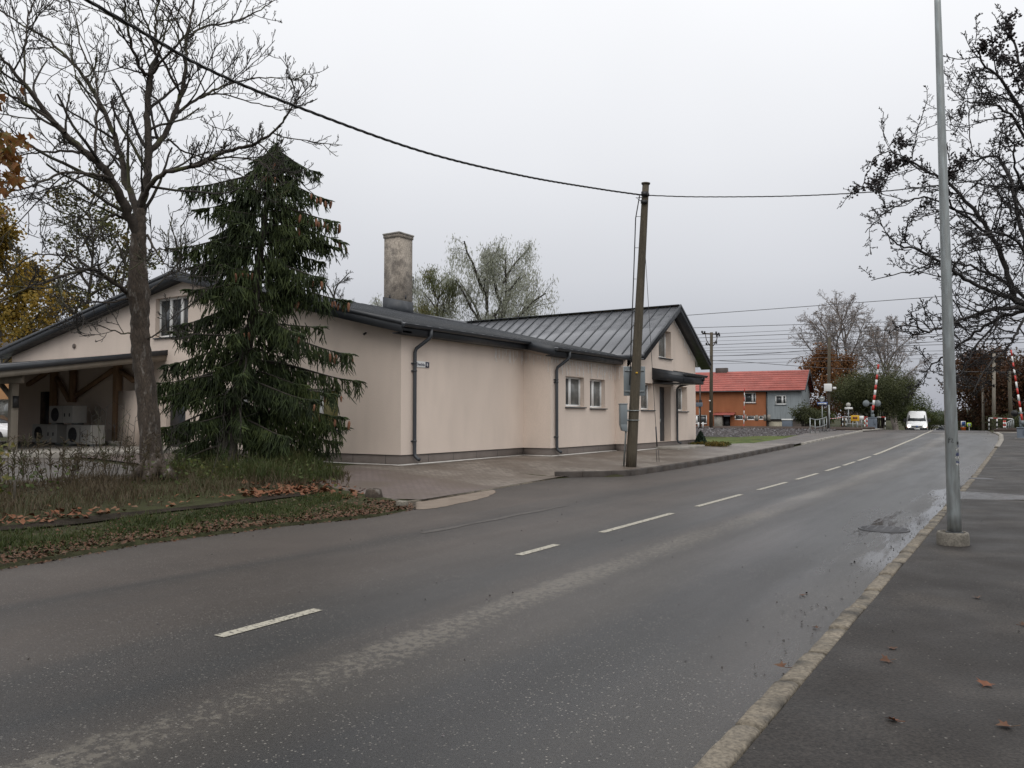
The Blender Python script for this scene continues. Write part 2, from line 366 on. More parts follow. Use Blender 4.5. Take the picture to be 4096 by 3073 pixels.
ys = np.unique(np.concatenate([np.linspace(-80, 0, 9), np.linspace(0, 45, 91), np.linspace(45, 80, 60), np.linspace(80, 160, 18), np.linspace(160, 1300, 14)]))
XX, YY = np.meshgrid(xs, ys, indexing='ij')
ZZ = np.array([[G(x, y) - (.05 if le(y) - .25 <= x <= re_(y) + .25 else .012) for y in ys] for x in xs])
mb.grid(XX.T, YY.T, ZZ.T)
tag(mb.build('ground', M['soil'], smooth=True), kind='structure')

# wet asphalt: tone bands along the lanes, pale stone chips, sandy strip, wet gloss
m, n, l, b = newmat('wet asphalt'); M['road'] = m
uvn = n.new('ShaderNodeUVMap'); uvn.uv_map = 'UVMap'
t = n.new('ShaderNodeTexCoord')
sxyz = n.new('ShaderNodeSeparateXYZ'); l.new(uvn.outputs[0], sxyz.inputs[0])
def tex(vec, sc, det=3, rough=.5):
    q = n.new('ShaderNodeTexNoise'); q.inputs['Scale'].default_value = sc; q.inputs['Detail'].default_value = det; q.inputs['Roughness'].default_value = rough
    l.new(vec, q.inputs['Vector']); return q.outputs[0]
def mrange(x, a, c, lo, hi, smooth=False):
    q = n.new('ShaderNodeMapRange'); q.inputs[1].default_value = a; q.inputs[2].default_value = c; q.inputs[3].default_value = lo; q.inputs[4].default_value = hi
    if smooth: q.interpolation_type = 'SMOOTHSTEP'
    l.new(x, q.inputs[0]); return q.outputs[0]
def math_(op, a, c):
    q = n.new('ShaderNodeMath'); q.operation = op
    for i, z in enumerate((a, c)):
        if isinstance(z, (int, float)): q.inputs[i].default_value = z
        else: l.new(z, q.inputs[i])
    return q.outputs[0]
def mixc(f, a, c):
    q = n.new('ShaderNodeMix'); q.data_type = 'RGBA'
    l.new(f, q.inputs[0])
    for i, z in ((6, a), (7, c)):
        if isinstance(z, tuple): q.inputs[i].default_value = (*z, 1)
        else: l.new(z, q.inputs[i])
    return q.outputs[2]
st = n.new('ShaderNodeMapping'); st.inputs['Scale'].default_value = (1, .12, 1); l.new(uvn.outputs[0], st.inputs[0])   # stretched along the road
wob = mrange(tex(st.outputs[0], .9, 3), .3, .7, -.45, .45)
lat = math_('ADD', sxyz.outputs[0], wob)
pos = mrange(lat, -10.0, -6.0 + 5.0, 0, 1)          # lateral -10 .. -1
pr = n.new('ShaderNodeValToRGB'); l.new(pos, pr.inputs[0]); els = pr.color_ramp.elements
def P9(x): return (x + 10.0) / 9.0
stops = [(-10, (.066, .056, .048)), (-8.6, (.094, .077, .065)), (-7.6, (.102, .082, .069)), (-6.95, (.056, .049, .044)), (-6.3, (.085, .069, .058)), (-5.5, (.082, .068, .058)), (-5.0, (.062, .055, .050)),
         (-4.45, (.043, .042, .041)), (-3.95, (.068, .058, .050)), (-3.3, (.060, .053, .046)), (-2.8, (.043, .042, .042)), (-2.0, (.046, .045, .044)), (-1.3, (.068, .061, .053))]
for i, (x, c) in enumerate(stops):
    e = els[i] if i < 2 else els.new(min(1, max(0, P9(x))))
    e.position = min(1, max(0, P9(x))); e.color = (*c, 1)
base = pr.outputs[0]
# broad stains
sc = n.new('ShaderNodeVectorMath'); sc.operation = 'SCALE'; l.new(base, sc.inputs[0]); l.new(mrange(tex(t.outputs['Object'], .5, 6, .6), .3, .7, .42, .68), sc.inputs['Scale']); base = sc.outputs[0]
sc = n.new('ShaderNodeVectorMath'); sc.operation = 'SCALE'; l.new(base, sc.inputs[0]); l.new(mrange(tex(t.outputs['Object'], 55, 4, .8), .3, .7, .45, 1.55), sc.inputs['Scale']); base = sc.outputs[0]
# sandy strip between the wheel tracks of the near lane
lat2 = math_('ADD', sxyz.outputs[0], mrange(tex(uvn.outputs[0], .35, 2), .3, .7, -.07, .07))
lat2 = math_('ADD', lat2, mrange(tex(uvn.outputs[0], 7, 3), .3, .7, -.06, .06))
band = math_('MULTIPLY', mrange(lat2, -4.0, -3.84, 0, 1, True), mrange(lat2, -3.66, -3.42, 1, 0, True))
st2 = n.new('ShaderNodeMapping'); st2.inputs['Scale'].default_value = (1, .45, 1); l.new(uvn.outputs[0], st2.inputs[0])
patch = mrange(math_('ADD', math_('MULTIPLY', tex(t.outputs['Object'], 17, 4, .7), .8), math_('MULTIPLY', tex(st2.outputs[0], 1.1, 3), .3)), .53, .60, .12, 1)
base = mixc(math_('MULTIPLY', math_('MULTIPLY', band, patch), .7), base, (.13, .116, .094))
# pale chips
vo = n.new('ShaderNodeTexVoronoi'); vo.inputs['Scale'].default_value = 52; l.new(t.outputs['Object'], vo.inputs['Vector'])
vcol = n.new('ShaderNodeSeparateColor'); l.new(vo.outputs['Color'], vcol.inputs[0])
chip = math_('MULTIPLY', math_('LESS_THAN', vo.outputs['Distance'], math_('MULTIPLY', vcol.outputs[0], .36)), math_('GREATER_THAN', vcol.outputs[1], .5))
chipm = math_('MULTIPLY', chip, mrange(tex(t.outputs['Object'], .8, 2), .38, .6, .3, 1.0))
base = mixc(chipm, base, (.175, .162, .142))
l.new(base, b.inputs['Base Color'])
# wetness: near lane and gutter shine most
wet = math_('MULTIPLY', mrange(lat, -7.5, -1.6, .35, 1.0), mrange(tex(st.outputs[0], 1.1, 4), .35, .65, .55, 1.0))
# standing film of water along the gutter, ragged by noise
gut = math_('ADD', sxyz.outputs[0], math_('MULTIPLY', mrange(tex(st.outputs[0], 2.2, 5, .65), .3, .7, -1, 1), .62))
film = math_('MULTIPLY', mrange(gut, -1.78, -1.5, 0, 1, True), math_('MULTIPLY', mrange(sxyz.outputs[1], 8.2, 10.2, 0, 1, True), mrange(sxyz.outputs[1], 19.5, 24, 1, 0, True)))
rgh = mrange(wet, .2, 1, .60, .24)
fm = n.new('ShaderNodeMix'); fm.data_type = 'FLOAT'; l.new(film, fm.inputs[0]); l.new(rgh, fm.inputs[2]); fm.inputs[3].default_value = .045
l.new(fm.outputs[0], b.inputs['Roughness'])
b.inputs['Specular IOR Level'].default_value = .34
bp = n.new('ShaderNodeBump'); bp.inputs['Distance'].default_value = .008; l.new(mrange(film, 0, .6, .4, 0), bp.inputs['Strength'])
l.new(tex(t.outputs['Object'], 60, 3, .8), bp.inputs['Height']); l.new(bp.outputs[0], b.inputs['Normal'])

ROADT = np.unique(np.concatenate([np.linspace(-80, 0, 12), np.linspace(0, 30, 61), np.linspace(30, 90, 61), np.linspace(90, 160, 20), np.linspace(160, 700, 16)]))
sheet('road', lambda Y: (le(Y), re_(Y)), ROADT, None, None, 14, M['road'], .0, lambda x, y: rz(y), True)

# asphalt of the near pavement, darker and dry-ish, with patches
M['walk'] = pmat('worn pavement asphalt', (.025, .0215, .019), .66, .2, .7, fine=.55, fscale=60, bump=.5, bscale=65, c2=(.044, .038, .033), c2t=(.52, .66), c2scale=.9, spec=.3)
nn, ll = M['walk'].node_tree.nodes, M['walk'].node_tree.links
pb = nn['Principled BSDF']; prev = pb.inputs['Base Color'].links[0].from_socket
vv = nn.new('ShaderNodeTexVoronoi'); vv.inputs['Scale'].default_value = 30
tcx = nn.new('ShaderNodeTexCoord'); ll.new(tcx.outputs['Object'], vv.inputs['Vector'])
sep = nn.new('ShaderNodeSeparateColor'); ll.new(vv.outputs['Color'], sep.inputs[0])
lt = nn.new('ShaderNodeMath'); lt.operation = 'MULTIPLY'; lt.inputs[1].default_value = .22; ll.new(sep.outputs[0], lt.inputs[0])
l2 = nn.new('ShaderNodeMath'); l2.operation = 'LESS_THAN'; ll.new(vv.outputs['Distance'], l2.inputs[0]); ll.new(lt.outputs[0], l2.inputs[1])
g2 = nn.new('ShaderNodeMath'); g2.operation = 'GREATER_THAN'; g2.inputs[1].default_value = .75; ll.new(sep.outputs[1], g2.inputs[0])
m2 = nn.new('ShaderNodeMath'); m2.operation = 'MULTIPLY'; ll.new(l2.outputs[0], m2.inputs[0]); ll.new(g2.outputs[0], m2.inputs[1])
mm = nn.new('ShaderNodeMix'); mm.data_type = 'RGBA'; ll.new(m2.outputs[0], mm.inputs[0]); ll.new(prev, mm.inputs[6]); mm.inputs[7].default_value = (.13, .12, .105, 1)
ll.new(mm.outputs[2], pb.inputs['Base Color'])
WALKT = np.unique(np.concatenate([np.linspace(-20, 20, 60), np.linspace(20, 62, 50)]))
def walkz(x, y):
    dip = .05 * math.exp(-((y - 18.1) / .55) ** 2)
    und = .006 * math.sin(x * 2.1 + y * .7) * math.sin(y * 1.3)
    return rz(y) + .058 + und - dip + .012 * max(0, x + 1)
sheet('pavement', lambda Y: (re_(Y) + .14, 4.2), WALKT, None, None, 12, M['walk'], 0, walkz)

# kerb stones of the near pavement: one stone after another, worn, with a gap at the puddle
def kerb_stones(name, line, Y0, Y1, step, w, h, mat, rng, gaps=(), zf=rz, sink=.1):
    mb = MB(); y = Y0
    while y < Y1:
        Ls = step * rng.uniform(.85, 1.12); ya, yb = y + .020, y + Ls - .022; y += Ls
        if any(a < (ya + yb) / 2 < c for a, c in gaps): continue
        dz = rng.uniform(-.008, .008); dx = rng.uniform(-.009, .009)
        nseg = 7; sec = []
        for k in range(nseg + 1):
            yy = lerp(ya, yb, k / nseg); x0 = line(yy) + dx + rng.uniform(-.003, .003); z0 = zf(yy)
            e = .012 if 0 < k < nseg else .022
            xa = x0 + rng.uniform(-.004, .004)
            sec.append([(xa - .004, yy, z0 - sink), (xa, yy, z0 + h + dz - .02), (xa + e, yy, z0 + h + dz - e * .4), (x0 + w * .5, yy, z0 + h + dz + rng.uniform(-.004, .004)), (x0 + w - e, yy, z0 + h + dz - .002), (x0 + w, yy, z0 + h + dz - .014), (x0 + w, yy, z0 - sink)])
        V = np.array(sec).reshape(-1, 3); k = 7
        F = [(i * k + j, (i + 1) * k + j, (i + 1) * k + j + 1, i * k + j + 1) for i in range(nseg) for j in range(k - 1)]
        F += [tuple(range(k)), tuple(nseg * k + j for j in range(k))[::-1]]
        mb.add(V, F)
    o = mb.build(name, mat); return o
rng = random.Random(3)
tag(kerb_stones('kerb', re_, -6, 62, .78, .135, .066, M['kerb_tan'], rng, gaps=((16.9, 19.0), (38.6, 40.4))), kind='structure')
# pale painted kerb piece by the crossing
mb = MB()
for yy in np.arange(40.4, 62, 1.0):
    mb.box((re_(yy) - .0, yy, rz(yy) - .1), (re_(yy) + .2, yy + .985, rz(yy + .5) + .085), 0)
tag(mb.build('kerb', M['concrete']), kind='structure')

# raised dark kerb in front of the building and flush kerb along the driveway
def kerbpath(name, pts, w, hgt, mat, z_extra=0, sink=.15, sub=1.0):
    mb = MB(); P = [np.array(p, float) for p in pts]
    for p, q in zip(P, P[1:]):
        L = np.linalg.norm(q - p); k = max(1, int(L / sub))
        for i in range(k):
            a = lerp(p, q, (i + .006) / k); c = lerp(p, q, (i + .994) / k)
            dx, dy = q - p; nx, ny = -dy / L, dx / L
            V = []
            for (x, y), hh in ((a, 0), (c, 0)):
                z = rz(y)
                for o, zz in ((0, -sink), (.0, hgt - .015), (.015, hgt), (w, hgt), (w, -sink)):
                    V.append((x + nx * o, y + ny * o, z + zz + z_extra))
            mb.add(V, [(0,5,6,1),(1,6,7,2),(2,7,8,3),(3,8,9,4),(0,1,2,3,4),(9,8,7,6,5)])
    return tag(mb.build(name, mat), kind='structure')
kerbpath('kerb', [(-10.42, 18.25), (-9.9, 18.75), (-9.35, 19.35), (-9.03, 19.9), (-8.98, 22), (-9.0, 30), (-9.1, 38)], .15, .15, M['kerb_dark'])
kerbpath('kerb', [(-11.1, 12.05), (-9.7, 11.35), (-9.92, 14.9), (-10.36, 18.25)], .1, .022, M['kerb_tan'])
kerbpath('kerb', [(-9.15, 40.2), (-9.35, 46), (-9.45, 52), (-9.75, 57), (-10.2, 63)], .16, .09, M['concrete'])

# block paving of the driveway and the pavement by the building
m, n, l, b = newmat('concrete block paving'); M['paving'] = m
t = n.new('ShaderNodeTexCoord'); mp = n.new('ShaderNodeMapping'); mp.inputs['Rotation'].default_value = (0, 0, .02); l.new(t.outputs['Object'], mp.inputs[0])
br = n.new('ShaderNodeTexBrick'); br.inputs['Scale'].default_value = 1; br.inputs['Brick Width'].default_value = .2; br.inputs['Row Height'].default_value = .1
br.inputs['Mortar Size'].default_value = .008; br.inputs['Color1'].default_value = (.12, .10, .084, 1); br.inputs['Color2'].default_value = (.24, .208, .175, 1); br.inputs['Mortar'].default_value = (.045, .04, .032, 1)
l.new(mp.outputs[0], br.inputs['Vector'])
nb = n.new('ShaderNodeTexNoise'); nb.inputs['Scale'].default_value = .7; nb.inputs['Detail'].default_value = 6; l.new(t.outputs['Object'], nb.inputs['Vector'])
mrx = n.new('ShaderNodeMapRange'); mrx.inputs[1].default_value = .42; mrx.inputs[2].default_value = .6; mrx.inputs[3].default_value = .05; mrx.inputs[4].default_value = .85; l.new(nb.outputs[0], mrx.inputs[0])
mixp = n.new('ShaderNodeMix'); mixp.data_type = 'RGBA'; l.new(mrx.outputs[0], mixp.inputs[0]); l.new(br.outputs[0], mixp.inputs[6]); mixp.inputs[7].default_value = (.090, .070, .054, 1)
l.new(mixp.outputs[2], b.inputs['Base Color']); b.inputs['Roughness'].default_value = .5; b.inputs['Specular IOR Level'].default_value = .35
bp = n.new('ShaderNodeBump'); bp.inputs['Strength'].default_value = .4; bp.inputs['Distance'].default_value = .006; l.new(br.outputs['Fac'], bp.inputs['Height']); bp.invert = True; l.new(bp.outputs[0], b.inputs['Normal'])
M['pink_paving'] = m.copy(); q = M['pink_paving'].node_tree.nodes
for x in q:
    if x.type == 'TEX_BRICK':
        x.inputs['Color1'].default_value = (.12, .092, .086, 1); x.inputs['Color2'].default_value = (.15, .118, .108, 1)
def pave_edge(Y): return pw([(11.3, -11.3), (11.9, -9.68), (14.9, -9.95), (18.2, -10.3), (18.8, -9.98), (19.4, -9.42), (20, -9.16), (22, -9.12), (30, -9.14), (38, -9.24)], Y)
def pavez(x, y):
    e = pave_edge(y); r = rz(y); hk = pw([(11, .022), (18.2, .022), (19.4, .145), (38, .145), (39.5, .04)], y)
    return lerp(r + hk - .002, pw([(11, .27), (16, .30), (36, .34), (39, .3)], y), sst(0, 4.3, e - x)) + (.20 * sst(5, 13, e - x) if y < 30 else 0)
sheet('paving', lambda Y: (-15.2 if Y < 35.2 else -12.0 + .25 * (Y - 35.2), pave_edge(Y) - .02), np.concatenate([np.linspace(15.0, 22, 60), np.linspace(22.1, 39, 60)]), None, None, 24, M['paving'], .006, pavez)
sheet('driveway', lambda Y: (-40 if Y > 13 else lerp(-11.6, -40, sst(11.6, 13, Y)), pave_edge(Y) - .02), np.linspace(11.7, 15.0, 30), None, None, 60, M['pink_paving'], .006, pavez)
# asphalt pavement on to the crossing, left of the road
M['walk2'] = pmat('brown worn asphalt', (.078, .064, .055), .6, .2, .8, fine=.25, fscale=60, bump=.3, c2=(.055, .05, .046), c2t=(.5, .6), c2scale=.6)
def le2(Y): return pw([(39, -9.3), (40.2, -9.32), (46, -9.53), (52, -9.63), (57, -9.93), (63, -10.4)], Y)
sheet('pavement', lambda Y: (pw([(37.5, -11.4), (45, -11.3), (52, -11.9), (62, -13.2)], Y), le2(Y)), np.linspace(39, 62.5, 30), None, None, 10, M['walk2'], .006, lambda x, y: lerp(rz(y) + .06, rz(y) + .06, 0))
# yard in front of the carport: gravelly slabs
M['yard'] = pmat('wet gravel yard', (.066, .055, .046), .6, .25, .9, fine=.3, fscale=30, bump=.5, bscale=30, c2=(.12, .108, .094), c2t=(.52, .64), c2scale=3, stretch=(1, 1, 1))
sheet('yard', lambda Y: (-60, -15.2), np.concatenate([np.linspace(4, 11.65, 30)]), None, None, 40, M['yard'], .012)
# narrow old path along the verge
M['path'] = pmat('old path asphalt', (.036, .029, .023), .95, .3, 1.5, fine=.4, fscale=40, bump=.6, spec=.05, c2=(.02,.017,.012), c2t=(.45,.6), c2scale=3)
sheet('path', lambda Y: (-11.40 + .07 * math.sin(Y * 1.7), -11.08 + .06 * math.sin(Y * 2.3)), np.linspace(-10, 10.4, 60), None, None, 5, M['path'], .01)

# painted lane marks
m, n, l, b = newmat('worn road paint'); M['mark'] = m
t = n.new('ShaderNodeTexCoord')
a1 = n.new('ShaderNodeTexNoise'); a1.inputs['Scale'].default_value = 35; a1.inputs['Detail'].default_value = 5; l.new(t.outputs['Object'], a1.inputs['Vector'])
r1 = n.new('ShaderNodeValToRGB'); e = r1.color_ramp.elements; e[0].position = .36; e[0].color = (.10, .09, .075, 1); e[1].position = .5; e[1].color = (.36, .335, .27, 1)
l.new(a1.outputs[0], r1.inputs[0]); l.new(r1.outputs[0], b.inputs['Base Color']); b.inputs['Roughness'].default_value = .6
def zpix(u, v):
    z = 0
    for _ in range(6): p = gz(u, v, z); z = rz(p[1])
    return p
for (ua, va), (ub, vb) in [((868, 2546), (1275, 2440)), ((2052, 2219), (2222, 2179)), ((2382, 2129), (2690, 2054)), ((2778, 2027), (2965, 1979)), ((3020, 1960), (3150, 1930)), ((3188, 1919), (3280, 1895)), ((3315, 1885), (3383, 1868)), ((3405, 1864), (3460, 1849)), ((3478, 1845), (3530, 1828))]:
    a, c = zpix(ua, va), zpix(ub, vb)
    mb = MB(); k = 8; w = .055
    X = []; Y = []
    yy = np.linspace(a[1], c[1], k); V = []
    for y in yy:
        x = cx(y) + .02
        V += [(x - w, y, rz(y) + .005), (x + w, y, rz(y) + .005)]
    mb.add(V, [(2*i, 2*i+1, 2*i+3, 2*i+2) for i in range(k - 1)])
    tag(mb.build('road_marking', M['mark']), kind='structure')
mb = MB(); V = []; yy = np.linspace(zpix(3545, 1822)[1], 75, 24)
for y in yy: V += [(cx(y) - .07, y, rz(y) + .008), (cx(y) + .07, y, rz(y) + .008)]
mb.add(V, [(2*i, 2*i+1, 2*i+3, 2*i+2) for i in range(23)]); tag(mb.build('road_marking', M['mark']), kind='structure')
mb = MB(); mb.box((-5.6, 58.9, rz(59) + .004), (-1.9, 59.25, rz(59) + .012)); tag(mb.build('road_marking', M['mark']), kind='structure')
# faded remains of an older edge line in the far lane
mb = MB(); V = []
for y in np.linspace(8.6, 12.6, 12): V += [(-7.06 - .02 * math.sin(y * 3), y, .0045), (-6.95 + .03 * math.sin(y * 5), y, .0045)]
mb.add(V, [(2*i, 2*i+1, 2*i+3, 2*i+2) for i in range(11)])
M['mark_old'] = pmat('almost worn off paint', (.058, .050, .043), .6, .25, 6, c2=(.042, .036, .031), c2t=(.38, .6), c2scale=5)
tag(mb.build('road_marking', M['mark_old']), kind='structure')

# puddles: irregular still-water sheets
def puddle(name, outline, z, mat):
    mb = MB(); P = np.array(outline, float); k = len(P)
    # smooth closed outline with ragged edge
    rs = random.Random(len(outline)); Q = []
    for i in range(k):
        p0, p1, p2, p3 = P[i-1], P[i], P[(i+1) % k], P[(i+2) % k]
        for j in range(8):
            u = j / 8
            q = .5 * ((2*p1) + (-p0+p2)*u + (2*p0-5*p1+4*p2-p3)*u*u + (-p0+3*p1-3*p2+p3)*u**3)
            Q.append((q[0] + rs.uniform(-.025, .025), q[1] + rs.uniform(-.05, .05), z))
    mb.add(Q, [tuple(range(len(Q)))])
    return tag(mb.build(name, mat), kind='structure')
M['mud_water'] = pmat('muddy still water', (.085, .066, .046), .05, .05, 1, spec=.5)
M['clear_water'] = pmat('thin rippled water', (.05, .047, .044), .14, .1, 2, spec=.6, bump=.25, bscale=18)
puddle('puddle', [(-9.58, 11.2), (-9.0, 10.72), (-8.72, 10.9), (-8.78, 11.7), (-8.95, 12.7), (-9.3, 13.7), (-9.75, 14.4), (-9.86, 13.8), (-9.7, 12.4)], .006, M['mud_water'])
puddle('puddle', [(-1.22, 17.3), (-.6, 17.35), (0, 17.75), (.9, 17.8), (1.8, 17.9), (1.9, 18.5), (.8, 18.6), (-.2, 18.75), (-1.22, 18.95)], .054, M['clear_water'])

# grass slope between the pavement and the railway
M['lawn'] = pmat('short lawn', (.062, .085, .022), .95, .3, 1.2, fine=.4, fscale=18, bump=.6, bscale=25, c2=(.10, .10, .03), c2t=(.5, .65), spec=.15)
def lawnz(x, y): return G(x, y) + .008 + .05 * math.sin(x * 1.7) * math.sin(y * .9) * .3
sheet('lawn', lambda Y: (-45, pw([(37, -11.5), (45, -11.35), (52, -11.95), (57, -12.6)], Y)), np.linspace(36, 57, 30), None, None, 50, M['lawn'], .0, lawnz)
# railway bank
sheet('railway_bank', lambda Y: (-90, le(Y) - .1), np.linspace(56.2, 76, 40), None, None, 120, M['ballast'], .03)
sheet('railway_bank', lambda Y: (re_(Y) + 3.2, 60), np.linspace(59, 76, 20), None, None, 40, M['ballast'], .03)
# level crossing deck: pale edge slabs across the pavement and road
mb = MB(); mb.box((-13.6, 61.6, .5), (-10.3, 74, .565)); mb.box((-2.0, 61.6, .5), (4.2, 74, .565))
tag(mb.build('crossing_deck', M['concrete']), kind='structure')
for i, y in enumerate((63.2, 64.72, 69.0, 70.52)):
    mb = MB()
    for xa, xb in ((-90, -10.5), (-2.0, 60)):
        mb.box((xa, y - .035, .56), (xb, y + .035, .74)); mb.box((xa, y - .07, .55), (xb, y + .07, .575))
    mb.box((-10.49, y - .035, .45), (-2.01, y + .035, rz(y) + .012))
    o = mb.build('rail', M['rail'])
    tag(o, ['rusty railway rail nearest the road junction', 'second rusty rail from the pavement side', 'third rusty rail from the pavement side', 'farthest rusty rail beside the orange house'][i], 'rail', 'rails of the two tracks')
# ------------------------------------------------------------------ walls with real openings
def wall(mb, P, u0, u1, zb, top, ops, depth=.22, brk=()):
    """P(u, z, d): point on the wall, d inward. top: function of u or number. ops: [(ua, ub, za, zb)]"""
    tf = top if callable(top) else (lambda u: top)
    us = sorted(set([u0, u1] + [q for o in ops for q in o[:2]] + list(brk)))
    us = [u for u in us if u0 <= u <= u1]
    for a, b in zip(us, us[1:]):
        mid = (a + b) / 2; z = zb
        for o in sorted([o for o in ops if o[0] < mid < o[1]], key=lambda o: o[2]):
            if o[2] > z + 1e-6: mb.add([P(a, z, 0), P(b, z, 0), P(b, o[2], 0), P(a, o[2], 0)], [(0,1,2,3)])
            z = o[3]
        mb.add([P(a, z, 0), P(b, z, 0), P(b, tf(b), 0), P(a, tf(a), 0)], [(0,1,2,3)])
    for ua, ub, za, zc in ops:
        for q in ([(ua,za),(ua,zc)], [(ub,za),(ub,zc)], [(ua,za),(ub,za)], [(ua,zc),(ub,zc)]):
            (p1, p2), (p3, p4) = q
            mb.add([P(p1,p2,0), P(p3,p4,0), P(p3,p4,depth), P(p1,p2,depth)], [(0,1,2,3)])
def wX(x0): return lambda u, z, d: (x0 - d, u, z)            # faces +X, u = Y
def wY(y0): return lambda u, z, d: (u, y0 + d, z)            # faces -Y, u = X
def window(root, P, op, split, glass='blind', sill=True, depth=.2, label=None, f=.065):
    """frame with mullion, panes, metal sill in an opening. split: list of mullion positions 0..1"""
    ua, ub, za, zb = op
    d0 = depth - .05
    def bar(mb, u1, u2, z1, z2, da, db):
        v = [P(u, z, d) for d in (da, db) for u, z in ((u1,z1),(u2,z1),(u2,z2),(u1,z2))]
        mb.add(v, [(0,1,2,3),(7,6,5,4),(0,4,5,1),(1,5,6,2),(2,6,7,3),(3,7,4,0)])
    mb = MB()
    bar(mb, ua, ub, za, za+f*1.1, d0, depth+.03); bar(mb, ua, ub, zb-f, zb, d0, depth+.03)
    bar(mb, ua, ua+f, za+f*1.1, zb-f, d0, depth+.03); bar(mb, ub-f, ub, za+f*1.1, zb-f, d0, depth+.03)
    for s in split:
        um = lerp(ua, ub, s); bar(mb, um-f*.9, um+f*.9, za+f*1.1, zb-f, d0-.008, depth+.03)
    w = mb.build('window', M['white_frame'], root)
    if label: w['label'] = label
    edges = [ua+f] + [q for s in split for q in (lerp(ua, ub, s)-f*.9, lerp(ua, ub, s)+f*.9)] + [ub-f]
    gl = glass if isinstance(glass, (list, tuple)) else [glass] * (len(split)+1)
    for i in range(0, len(edges), 2):
        g = MB(); bar(g, edges[i]+.001, edges[i+1]-.001, za+f*1.1+.001, zb-f-.001, depth-.012, depth+.012)
        g.build('pane', M[gl[i//2]], w)
    if sill:
        s_ = MB(); bar(s_, ua-.04, ub+.06, za-.05, za-.012, -.07, depth-.05)
        s_.build('sill', M['anthracite'], w)
    return w
def barP(mb, P, u1, u2, z1, z2, da, db, mi=0):
    v = [P(u, z, d) for d in (da, db) for u, z in ((u1,z1),(u2,z1),(u2,z2),(u1,z2))]
    mb.add(v, [(0,1,2,3),(7,6,5,4),(0,4,5,1),(1,5,6,2),(2,6,7,3),(3,7,4,0)], mi)

# ------------------------------------------------------------------ the long pale building
XA, YG = -14.04, 16.3            # road side wall, near gable wall
YJ, XB = 22.45, -13.0            # the wall steps out here
YK, XC, YE = 27.25, -12.5, 34.5  # and again for the gabled house end
XR, ZRG, XL = -23.5, 6.34, -35.0 # ridge of the long roof, far eave
SA = .235
ZE = 4.05
def roofz(x): return ZE + (-13.7 - x) * SA if x > XR else lerp(ZRG, 4.28, (XR - x) / (XR - XL))
bld = thing('building', (XA, YG, .3), 'long pale pink plastered building with dark metal roofs and a gabled end facing the road', 'building')
zw = .57
GT = lambda u: roofz(u) - .10
up_win = (-25.05, -23.25, 4.28, 5.62)
yel_win = (-18.0, -16.36, 1.24, 2.4)
mid_win = (-21.8, -20.2, 1.3, 2.5)
ent = (-24.35, -23.3, zw, 2.65)
mb = MB(); wall(mb, wY(YG), -34.8, XA, zw, GT, [up_win, yel_win, mid_win, ent], brk=(XR,))
mb.build('wall', M['plaster'], bld)
mb = MB(); wall(mb, wX(XA), YG, YJ, zw, 3.98, [])
mb.build('wall', M['plaster'], bld)
mb = MB(); wall(mb, wY(YJ), XA, XB, zw, lambda u: roofz(u) - .08, [])
mb.build('wall', M['plaster'], bld)
w1, w2 = (23.45, 24.78, 1.93, 2.95), (25.22, 26.42, 1.9, 2.93)
mb = MB(); wall(mb, wX(XB), YJ, YK, zw, 3.76, [w1, w2]); mb.build('wall', M['plaster'], bld)
mb = MB(); wall(mb, wY(YK), XB, XC, zw, 3.7, []); mb.build('wall', M['plaster'], bld)
YR, ZR2, SB = 31.55, 6.07, .60
def roofB(y): return ZR2 - abs(y - YR) * SB
g1 = tuple(onX(2556, 1530, XC)[[1]]) + tuple(onX(2608, 1530, XC)[[1]])
w3 = (28.5, 29.72, 1.86, 2.9); w4 = (32.2, 33.45, 1.83, 2.87); w5 = (30.3, 31.62, 4.0, 5.12); door = (30.35, 31.55, .42, 2.82)
mb = MB(); wall(mb, wX(XC), YK, YE, zw, lambda y: roofB(y) - .1, [w3, w4, w5, (door[0], door[1], zw, door[3])], brk=(YR,), depth=.3)
mb.build('wall', M['plaster'], bld)
mb = MB(); mb.add([(XC, YE, .3), (-28, YE, .3), (-28, YE, 4.2), (XC, YE, 4.2)], [(0,1,2,3)])
mb.add([(-34.8, YG, zw), (-34.8, 40, zw), (-34.8, 40, 4.2), (-34.8, YG, 4.2)], [(0,1,2,3)])
mb.build('wall', M['plaster'], bld)
# plinth panels, set back a little behind the plaster, with a pale strip of mortar at the ground
mb = MB(); z0 = .1
mb.box((-34.79, YG + .025, z0), (XA - .03, YG + .2, zw - .004)); mb.box((XA - .2, YG + .026, z0), (XA - .026, YJ + .02, zw - .004))
mb.box((XA - .02, YJ + .025, z0), (XB - .03, YJ + .2, zw - .004)); mb.box((XB - .2, YJ + .026, z0), (XB - .026, YK + .02, zw - .004))
mb.box((XB - .02, YK + .025, z0), (XC - .03, YK + .2, zw - .004)); mb.box((XC - .2, YK + .026, z0), (XC - .026, YE - .02, zw - .004))
for y in np.arange(17.5, 22.3, 1.15): mb.box((XA - .03, y, .31), (XA - .0245, y + .012, .56), 1)
for y in np.arange(23.6, 27, 1.15): mb.box((XB - .03, y, .33), (XB - .0245, y + .012, .56), 1)
for x in np.arange(-23, -14.2, 1.2): mb.box((x, YG + .0235, .3), (x + .012, YG + .03, .56), 1)
mb.build('plinth', [M['plinth'], M['black']], bld)
mb = MB()
def strip(a, b): mb.beam(a, b, .09, .03)
